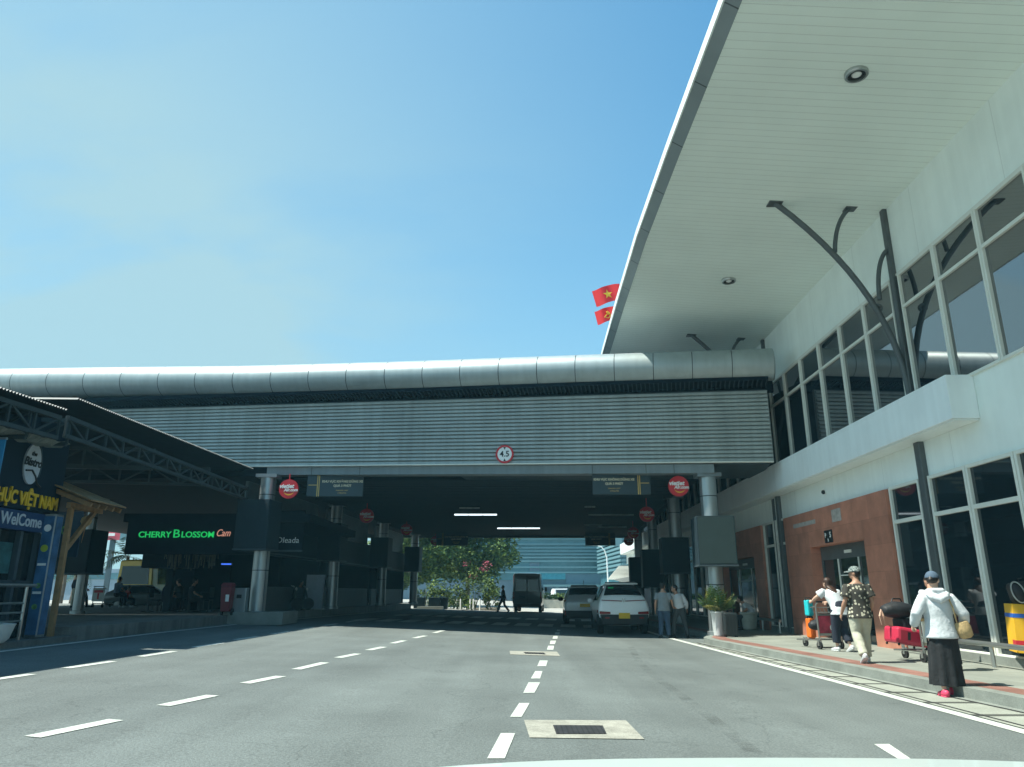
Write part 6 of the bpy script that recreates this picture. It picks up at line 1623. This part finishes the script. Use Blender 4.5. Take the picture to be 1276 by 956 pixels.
def shrub(x, y, r, h, label, seed, flowers=False):
    t = thing('shrub', label, 'shrub', (x, y, gz), 0, 'shrubs in the bed beyond the canopy'); m = MB(Matrix.Translation((x, y, gz)))
    rnd = random.Random(seed)
    for k in range(9):
        c = (rnd.uniform(-r, r) * .7, rnd.uniform(-r, r) * .7, h * rnd.uniform(.25, .8)); leafy(m, c, (r * .45, r * .45, h * .26), 70, .10, seed * 7 + k)
    m.build('foliage', [M['leaf'], M['leaf_light']], t)
    m = MB(Matrix.Translation((x, y, gz)))
    for k in range(4): m.tube([(0, 0, 0), (rnd.uniform(-r, r) * .5, rnd.uniform(-r, r) * .5, h * .6)], [.03, .012], 5)
    m.build('stem', M['bark'], t)
    if flowers:
        m = MB(Matrix.Translation((x, y, gz)))
        for k in range(6): leafy(m, (rnd.uniform(-r, r), rnd.uniform(-r, r) * .5 - .2, h * rnd.uniform(.72, 1.05)), (r * .30, r * .25, .22), 22, .08, seed * 9 + k)
        m.build('flowers', [M['pink_flower'], M['pink_flower']], t)
q = lambda px, Y: AY(px, 745, Y).x
shrub(q(592, 58), 58, 1.3, 3.4, 'tall bougainvillea with pink bracts in the bed beyond the canopy', 21, True)
for i, (px, Y, r, h, lab) in enumerate(((570, 57, .8, 1.9, 'rounded shrub left of the pink bougainvillea'), (555, 59, .8, 2.2, 'shrub beside the dark planter boxes'), (612, 57.5, .7, 1.6, 'low shrub right of the pink bougainvillea'), (607, 60, 1.0, 2.4, 'taller shrub behind the low one by the bougainvillea'), (582, 56, .6, 1.1, 'smallest shrub at the front of the bed'), (535, 60, .9, 2.6, 'shrub at the left end of the bed'))): shrub(q(px, Y), Y, r, h, lab, 30 + i)
for i, (px, Y, lab) in enumerate(((523, 56, 'dark planter box at the left end, beside the last left column'), (542, 56, 'dark planter box in the middle, by the low kerb'), (551, 56.4, 'dark planter box nearest the flower bed'))):
    x = q(px, Y); t = thing('planter_box', lab, 'planter', (x, Y, .1), 0, 'dark planter boxes at the canopy exit'); m = MB(Matrix.Translation((x, Y, .15))); m.hexa([(-.38, -.3, 0), (.38, -.3, 0), (.38, .3, 0), (-.38, .3, 0), (-.45, -.36, .9), (.45, -.36, .9), (.45, .36, .9), (-.45, .36, .9)]); m.build('box', M['box_dark'], t, bevel=.02)
    m = MB(Matrix.Translation((x, Y, 1.0)))
    for k in range(3): leafy(m, (random.uniform(-.3, .3), 0, .35), (.32, .3, .35), 60, .09, 60 + i * 5 + k)
    m.build('foliage', [M['leaf'], M['leaf_light']], t)
m = MB(); m.box((q(520, 55), 55, -.1), (q(552, 55), 55.8, .42)); tag(m.build('low_kerb_block', M['kerb'], origin=(q(536, 55), 55.4, 0)), 'low pale concrete block before the dark planter boxes', 'kerb block')
for i, (px, lab) in enumerate(((574, 'slim pale bollard at the left of the bed'), (586, 'slim pale bollard in the middle of the bed'), (590, 'slim pale bollard just right of the middle one'), (598, 'slim pale bollard at the right of the bed'))):
    x = q(px, 55.5); m = MB(Matrix.Translation((x, 55.5, .1))); m.lathe([(.05, 0), (.05, .8), (.03, .85)], n=12); tag(m.build('bollard', M['sign_white'], origin=(x, 55.5, .1), smooth=40), lab, 'bollard', 'bollards before the flower bed')
M['bed'] = mat('bed_soil', (.10, .085, .06), .95, var=.3); M['grass'] = mat('grass_ground', (.07, .11, .03), .95, var=.4, vscale=2, fine=.3, fscale=30)
m = MB(); m.box((q(520, 62) - 6, 56.2, -.1), (q(622, 60), 66, .16)); struct('planting_bed', m, M['bed'])
# red and white promotion banner behind the walker
x = q(645.5, 56.5); t = thing('feather_banner', 'red and white promotional banner half hidden by the grey van', 'banner', (x, 56.5, .1)); F = Matrix.Translation((x, 56.5, .1))
m = MB(F); m.tube([(-.35, 0, 0), (-.35, 0, 2.5), (-.25, 0, 2.7)], .02, 6); m.build('pole', M['chrome'], t)
m = MB(F); m.hexa([(-.34, -.01, .5), (.4, -.01, .5), (.4, .01, .5), (-.34, .01, .5), (-.34, -.01, 1.0), (.42, -.01, 1.0), (.42, .01, 1.0), (-.34, .01, 1.0)]); m.hexa([(-.34, -.01, 1.7), (.42, -.01, 1.7), (.42, .01, 1.7), (-.34, .01, 1.7), (-.34, -.01, 2.55), (.2, -.01, 2.5), (.2, .01, 2.5), (-.34, .01, 2.55)]); m.build('red_field', M['sign_red'], t)
m = MB(F); m.hexa([(-.34, -.01, 1.001), (.42, -.01, 1.001), (.42, .01, 1.001), (-.34, .01, 1.001), (-.34, -.01, 1.699), (.42, -.01, 1.699), (.42, .01, 1.699), (-.34, .01, 1.699)]); m.build('white_field', M['sign_white'], t)
# blue delivery scooter with the walker
# low wall, hedge
m = MB(); m.box((q(640, 72), 72, -.1), (q(760, 72), 72.4, .75)); tag(m.build('low_wall', mat('pale_rendered_wall', (.50, .48, .40), .8, var=.15), origin=(q(700, 72), 72.2, 0)), 'low pale wall across the road end behind the vehicles', 'wall')
x0, x1 = q(640, 74), q(770, 74)
m = MB(); random.seed(5)
for k in range(60): leafy(m, (x0 + (x1 - x0) * (k + .5) / 60, 74, .95), (.30, .5, .42), 55, .12, 200 + k)
tag(m.build('clipped_hedge', [M['leaf'], M['leaf_light']], origin=((x0 + x1) / 2, 74, 0)), 'long clipped green hedge above the low pale wall', 'hedge')
# glass parking building
M['far_glass'] = mat('blue_green_glass', (.06, .17, .21), .25, var=.4, vscale=.25, ior=1.7)
M['far_panel'] = mat('blue_grey_panel', (.13, .19, .25), .5, var=.08, vscale=.3)
M['far_line'] = mat('pale_fins', (.13, .25, .29), .5, var=.05)
M['far_cyan'] = mat('cyan_glazing', (.06, .30, .38), .2, var=.15)
D = 125.0
def fx(px): return AY(px, 700, D).x
def fz(py): return AY(700, py, D).z
t = thing('glass_building', 'long blue green glass building with pale horizontal fins behind the trees', 'building', (fx(690), D, 0))
ztop = fz(667)
m = MB(); m.box((fx(480), D, 0), (fx(768), D + 30, ztop)); m.build('wall', M['far_panel'], t)
m = MB(); m.box((fx(480), D - .25, fz(723)), (fx(768), D - .02, fz(670))); m.build('glazing_band', M['far_glass'], t)
m = MB()
for py in (672, 678.5, 683, 687, 691, 695, 699.5, 707, 713.5): m.box((fx(480), D - .7, fz(py) - .12), (fx(768), D - .26, fz(py) + .12))
m.build('fin', M['far_line'], t)
m = MB(); m.box((fx(480), D - 1.0, ztop - .45), (fx(768), D + 30, ztop + .5)); m.build('roof_edge', M['far_line'], t)
m = MB(); m.box((fx(660), D - .4, fz(731)), (fx(672), D - .03, fz(701))); m.build('solid_panel', M['far_panel'], t)
m = MB(); m.box((fx(704), D - .4, fz(731)), (fx(768), D - .26, fz(715))); m.build('solid_panel', M['far_panel'], t)
m = MB(); m.box((fx(672), D - .5, fz(722)), (fx(704), D - .27, fz(714.5))); m.build('cyan_window', M['far_cyan'], t)
m = MB(); m.box((fx(640), D - 6, fz(731.5)), (fx(790), D - 1.0, fz(729))); m.build('porch_canopy', M['far_line'], t)
for px in (650, 690, 730): 
    m = MB(); m.box((fx(px), D - 5.6, 0), (fx(px) + .4, D - 5.2, fz(731.5))); m.build('porch_post', M['far_line'], t)
D2 = 100.0
gx = lambda px: AY(px, 700, D2).x
g2 = lambda py: AY(700, py, D2).z
t = thing('glass_wing', 'taller glazed wing with slanted pale fins right of the long glass building', 'building', (gx(790), D2, 0))
m = MB(); m.hexa([(gx(776), D2, 0), (gx(900), D2, 0), (gx(900), D2 + 30, 0), (gx(770), D2 + 20, 0), (gx(776), D2, g2(664)), (gx(900), D2, g2(664)), (gx(900), D2 + 30, g2(664)), (gx(770), D2 + 20, g2(664))]); m.build('wall', M['far_glass'], t)
m = MB()
for k in range(9):
    py = 667 + 5.2 * k; m.box((gx(776) - .1, D2 - .35, g2(py) - .13), (gx(900), D2 - .02, g2(py) + .13))
    m.bar((gx(776) - .15, D2, g2(py)), (gx(768) - .15, D2 + 20, g2(py)), .3, .3)
m.build('fin', M['far_line'], t)
m = MB(); m.box((gx(766), D2 - .5, g2(681)), (gx(775.5), D2 - .1, g2(664))); m.build('pale_pier', M['far_line'], t)
# street lamp
x = AY(757, 720, 92).x; zt = AY(757, 684, 92).z
t = thing('street_lamp', 'slender white street lamp with curved arm before the glass building', 'street lamp', (x, 92, 0)); 
m = MB(); m.tube([(x + .1, 92, 0), (x, 92, zt - 1.0), (x - .25, 92, zt - .2), (x - .65, 92, zt + .25), (x - 1.1, 92, zt + .38)], [.11, .08, .07, .06, .05], 10); m.build('pole', M['sign_white'], t, smooth=50)
m = MB(); m.cbox((x - 1.35, 92, zt + .38), (.6, .22, .10)); m.build('lantern', M['far_line'], t, bevel=.03)
# white marquee
x0, x1 = AY(758, 720, 60).x, AY(792, 720, 60).x
t = thing('white_marquee', 'white vaulted marquee awning behind the parked cars', 'marquee', (x0, 60, 0))
zt = AY(770, 706, 60).z; zm = AY(770, 722, 60).z
m = MB(); n = 10; rows = []
for j in range(n + 1):
    a = math.pi * .5 * j / n; rows.append([m.pt((x0 + .1 + (1 - math.cos(a)) * .0 + (.55 * math.sin(a)), 60 + 3.0 * (1 - math.sin(a)) - 1.5, zm + (zt - zm) * math.sin(a))), m.pt((x1 + 3, 60 + 3.0 * (1 - math.sin(a)) - 1.5, zm + (zt - zm) * math.sin(a)))])
for a, b in zip(rows, rows[1:]): m.face((a[0], a[1], b[1], b[0]))
m.poly([(x0 + .1, 61.5, zm), (x1 + 3, 61.5, zm), (x1 + 3, 58.5, zt), (x0 + .65, 58.5, zt)])
m.poly([(x0 + .2, 58.4, zm - .05), (x1 + 3, 58.4, zt - .1), (x1 + 3, 58.4, zt - .6), (x0 + .9, 58.4, zm - .25)])
m.build('canvas', M['sign_white'], t)
m = MB()
for x in (x0 + .9, x1 + 2.8): m.tube([(x, 58.6, 0), (x, 58.6, zm)], .06, 8)
m.build('post', M['chrome'], t)
m = MB(); m.box((x0 + 1.0, 59.5, 0), (x1 + 3, 61, zm - .1)); m.build('back_cloth', mat('tan_canvas', (.40, .34, .24), .9), t)
# flags on poles beyond the roof
def flag(px, py, w, h, Y, label, kind, ang):
    c = AY(px, py, Y); t = thing('flag', label, 'flag', c, 0, 'red flags flying beyond the roof edge')
    F = Matrix.Translation(c) @ Matrix.Rotation(R(ang), 4, 'Y'); m = MB(F); nx, ny = 18, 8; fy = lambda x: .17 * math.sin(x / w * 9) * (.5 - x / w * .6); g = []
    for i in range(nx + 1):
        x = -w/2 + w * i / nx; g.append([m.pt((x, fy(x), -h/2 + h * j / ny + .07 * math.sin(x / w * 6 + .6))) for j in range(ny + 1)])
    for i in range(nx):
        for j in range(ny): m.face((g[i][j], g[i+1][j], g[i+1][j+1], g[i][j+1]))
    m.build('cloth', M['flag_red'], t, smooth=60)
    m = MB(F)
    if kind == 'star':
        P = [(h * (.30 if k % 2 == 0 else .12) * math.sin(math.pi * k / 5), h * (.30 if k % 2 == 0 else .12) * math.cos(math.pi * k / 5)) for k in range(10)]
        for k in range(10): m.poly([(0, fy(0) - .04, 0), (P[k][0], fy(P[k][0]) - .035, P[k][1]), (P[(k+1)%10][0], fy(P[(k+1)%10][0]) - .035, P[(k+1)%10][1])])
    else:
        r = h * .24; A = [(r * math.cos(R(a)), r * math.sin(R(a))) for a in range(-140, 100, 12)]
        m.tube([(x, fy(x) - .05, z) for x, z in A], [max(.012, h * .045 * math.sin(math.pi * (k + .5) / len(A))) for k in range(len(A))], 6)
        m.bar((-r * .9, fy(-r) - .05, -r * .8), (r * .55, fy(r) - .05, r * .55), h * .06); m.bar((r * .2, fy(0) - .05, r * .85), (r * .85, fy(r) - .05, r * .2), h * .13)
    m.build('emblem', M['yellow'], t)
    p0 = F @ Vector((w/2 + .05, 0, 0)); m = MB(); m.tube([(p0.x, p0.y, 7), (p0.x, p0.y, p0.z + h * .6)], .04, 8); m.build('pole', M['sign_white'], t)
M['flag_red'] = mat('flag_red', (.72, .02, .025), .7, var=.06)
flag(757.5, 367, 1.75, 1.08, 42, 'red flag with a yellow star, upper of the two by the roof edge', 'star', -14)
flag(756, 392.5, 1.35, .9, 42.8, 'red flag with yellow hammer and sickle, below the starred one', 'sickle', -12)
# ---- outside view beyond the cafe on the left
def palm(x, y, h, label, seed, z0=.38, fr=16, L=2.4):
    random.seed(seed); t = thing('palm_tree', label, 'palm tree', (x, y, z0), 0, 'palms beyond the cafe'); F = Matrix.Translation((x, y, z0))
    m = MB(F); m.tube([(0, 0, 0), (.1, 0, h * .5), (.05, 0, h)], [.17, .13, .10], 9); m.build('trunk', M['bark'], t, smooth=50)
    m = MB(F)
    for k in range(fr):
        a = 6.2832 * k / fr + random.uniform(-.2, .2); e = random.uniform(-.1, 1.2); frond(m, (.05, 0, h), (math.cos(a) * math.cos(e), math.sin(a) * math.cos(e), math.sin(e)), L * random.uniform(.8, 1.1), random.uniform(1.0, 1.8), .55, 12, .05)
    m.build('crown', M['palm_leaf'], t)
palm(AY(83, 700, 58).x, 58, 3.3, 'feathery palm beyond the food court, left of the hanging sign box', 41)
palm(AY(158, 700, 50).x, 50, 3.3, 'feathery palm beside the cafe sign, above the yellow bus', 42)
palm(AY(96, 700, 66).x, 66, 3.0, 'smaller palm standing farther behind the left one', 43)
q_ = AY(140, 662, 95)
t = thing('billboard', 'red and white billboard seen through the gap beside the cafe', 'billboard', (q_.x, 95, 0)); a, b = AY(126, 656, 95), AY(156, 673, 95)
m = MB(); m.box((a.x, 95, b.z), (a.x + (b.x - a.x) * .78, 95.3, a.z)); m.build('red_panel', mat('billboard_red', (.55, .07, .10), .5), t)
m = MB(); m.box((a.x + (b.x - a.x) * .78, 95.002, b.z), (b.x, 95.3, a.z)); m.build('pale_panel', M['far_line'], t)
m = MB(); m.box((a.x + (b.x - a.x) * .1, 94.95, b.z + .5), (a.x + (b.x - a.x) * .58, 94.99, b.z + .85)); m.build('white_print', M['sign_white'], t)
m = MB(); m.box(((a.x + b.x)/2 - .3, 95.1, 0), ((a.x + b.x)/2 + .3, 95.4, b.z)); m.build('mast', M['bulkhead'], t)
a, b = AY(60, 706, 110), AY(172, 745, 110)
t = thing('distant_block', 'low blue grey building on the horizon beyond the palms', 'building', (a.x, 110, 0)); m = MB(); m.box((a.x - 20, 110, 0), (b.x + 6, 125, AY(140, 709, 110).z)); m.build('wall', mat('far_block', (.26, .33, .40), .7, var=.15, vscale=.4), t)
m = MB(); m.box((a.x - 20, 109.8, AY(140, 722, 110).z), (b.x + 6, 109.98, AY(140, 714, 110).z)); m.build('window_band', M['far_glass'], t)
for i, (px, Y, az, c, lab) in enumerate(((132, 45, 70, 'van_grey', 'dark car parked beyond the platform behind the seated man'),)):
    p_ = AY(px, 740, Y); p_.z = zg(-20)
    st_ = [(0, .5, .7, .7, .86, .9, .78), (.1, .3, .78, .9, .9, 1.0, .78), (.9, .28, .84, .96, .91, 1.45, .62), (2.4, .28, .84, .95, .91, 1.46, .62), (3.2, .28, .84, .92, .9, .98, .74), (4.2, .3, .76, .74, .8, .82, .6)]
    t, F = car('parked_car', lab, 'car', p_, az, st_, M[c], (.8, 3.3), .32, .78)
    for s in (-1, 1): side_glass(t, F, st_, .9, 3.0, s)
# dark sign boxes hung behind the pergola
sign_box(AY(99, 700, 27).x, 27.0, 2.05, 3.55, 'dark sign box hanging in the gap behind the timber pergola', 1.25, 1.0)
b_ = AY(108, 700, 27.0); column(b_.x - .05, 27.0, PZ, 4.6, 'slim grey column carrying the dark box behind the pergola', .18)
# ================================================================ sky, sun, camera
SUN_EL, SUN_AZ = 61.5, -100.0          # azimuth clockwise from +Y: from the left, a touch behind the camera
w = bpy.data.worlds.new('World'); sc.world = w; w.use_nodes = True; t = w.node_tree; t.nodes.clear()
sky = _n(t, 'ShaderNodeTexSky', sky_type='NISHITA'); sky.sun_disc = False
sky.sun_elevation = R(SUN_EL); sky.sun_rotation = R(SUN_AZ); sky.air_density = 1.0; sky.dust_density = .35; sky.ozone_density = 1.5; sky.altitude = 0
bg = _n(t, 'ShaderNodeBackground'); bg.inputs['Strength'].default_value = .132
out = _n(t, 'ShaderNodeOutputWorld')
# thin high cloud, laid out by direction in the sky
tc = _n(t, 'ShaderNodeTexCoord')
sep = _n(t, 'ShaderNodeSeparateXYZ'); t.links.new(tc.outputs['Generated'], sep.inputs[0])
def mth(op, a, b=None):
    n = _n(t, 'ShaderNodeMath', operation=op)
    for i, v in enumerate((a, b)):
        if v is None: continue
        if isinstance(v, (int, float)): n.inputs[i].default_value = v
        else: t.links.new(v, n.inputs[i])
    return n.outputs[0]
den = mth('ADD', mth('MAXIMUM', sep.outputs[2], 0.0), .22)
cx = mth('DIVIDE', sep.outputs[0], den); cy = mth('DIVIDE', sep.outputs[1], den)
cb = _n(t, 'ShaderNodeCombineXYZ'); t.links.new(cx, cb.inputs[0]); t.links.new(cy, cb.inputs[1])
mp = _n(t, 'ShaderNodeMapping'); mp.inputs['Scale'].default_value = (.55, 1.1, 1); mp.inputs['Rotation'].default_value = (0, 0, R(-35)); mp.inputs['Location'].default_value = (.7, 1.9, 0)
t.links.new(cb.outputs[0], mp.inputs['Vector'])
nz = _n(t, 'ShaderNodeTexNoise'); nz.inputs['Scale'].default_value = 1.15; nz.inputs['Detail'].default_value = 7; nz.inputs['Roughness'].default_value = .52; nz.inputs['Distortion'].default_value = .35
t.links.new(mp.outputs[0], nz.inputs['Vector'])
# more veil towards the west (left), clear to the upper right
veil = mth('MULTIPLY_ADD', cx, -.80); veil.node.inputs[2].default_value = .26
mr = _n(t, 'ShaderNodeMapRange', interpolation_type='SMOOTHSTEP'); mr.inputs[1].default_value = .38; mr.inputs[2].default_value = .66; mr.inputs[3].default_value = 0; mr.inputs[4].default_value = 1
t.links.new(nz.outputs['Fac'], mr.inputs[0])
cl = mth('MULTIPLY', mth('MULTIPLY_ADD', mr.outputs[0], .65), mth('MINIMUM', mth('MAXIMUM', veil, 0.0), .8))
cl.node.inputs[0].links[0].from_node.inputs[2].default_value = .35
added_haze = mth('POWER', mth('SUBTRACT', 1.0, mth('MAXIMUM', sep.outputs[2], 0.0)), 2.3)
cl = mth('MINIMUM', mth('ADD', cl, mth('MULTIPLY', added_haze, 1.0)), .92)
mx = _n(t, 'ShaderNodeMix', data_type='RGBA'); mx.inputs['B'].default_value = (1.72, 2.66, 2.95, 1)
t.links.new(cl, mx.inputs['Factor'])
gm = _n(t, 'ShaderNodeMix', data_type='RGBA', blend_type='MULTIPLY'); gm.inputs['Factor'].default_value = 1; gm.inputs['B'].default_value = (.36, .83, .88, 1)
t.links.new(sky.outputs[0], gm.inputs['A']); t.links.new(gm.outputs['Result'], mx.inputs['A'])
t.links.new(mx.outputs['Result'], bg.inputs['Color']); t.links.new(bg.outputs[0], out.inputs['Surface'])

L = bpy.data.lights.new('sun', 'SUN'); L.energy = 4.3; L.angle = R(.53); L.color = (1.0, .99, .86)
lo = bpy.data.objects.new('sun', L); col.objects.link(lo)
a, e = R(SUN_AZ), R(SUN_EL)
sv = Vector((math.sin(a) * math.cos(e), math.cos(a) * math.cos(e), math.sin(e)))
lo.rotation_euler = sv.to_track_quat('Z', 'Y').to_euler(); lo.location = sv * 60

# thin blue haze, added mainly to lift the darks like windscreen glare
hm = bpy.data.materials.new('added_haze'); hm.use_nodes = True; ht = hm.node_tree; ht.nodes.clear()
pv = _n(ht, 'ShaderNodeVolumePrincipled'); pv.inputs['Color'].default_value = (.30, .78, 1.0, 1); pv.inputs['Density'].default_value = .0008; pv.inputs['Anisotropy'].default_value = .0
ho = _n(ht, 'ShaderNodeOutputMaterial'); ht.links.new(pv.outputs[0], ho.inputs['Volume'])
hb = MB(); hb.box((-110, -60, -1.2), (110, 165, 15)); tag(hb.build('added_haze', hm), kind='stuff')
cam = bpy.data.cameras.new('camera'); co = bpy.data.objects.new('camera', cam); col.objects.link(co)
cam.sensor_width = 36; cam.sensor_fit = 'HORIZONTAL'; cam.lens = 36 * FPX / 1276; cam.clip_start = .05; cam.clip_end = 4000
co.location = (0, 0, CH); co.rotation_euler = (R(90) + PITCH, 0, 0); sc.camera = co
vs = sc.view_settings
sc.display_settings.display_device = 'sRGB'
vs.view_transform = 'Standard'; vs.look = 'None'; vs.gamma = 1; vs.exposure = 1.0; vs.use_curve_mapping = False
sc.cycles.max_bounces = 8; sc.cycles.diffuse_bounces = 4; sc.cycles.use_denoising = True
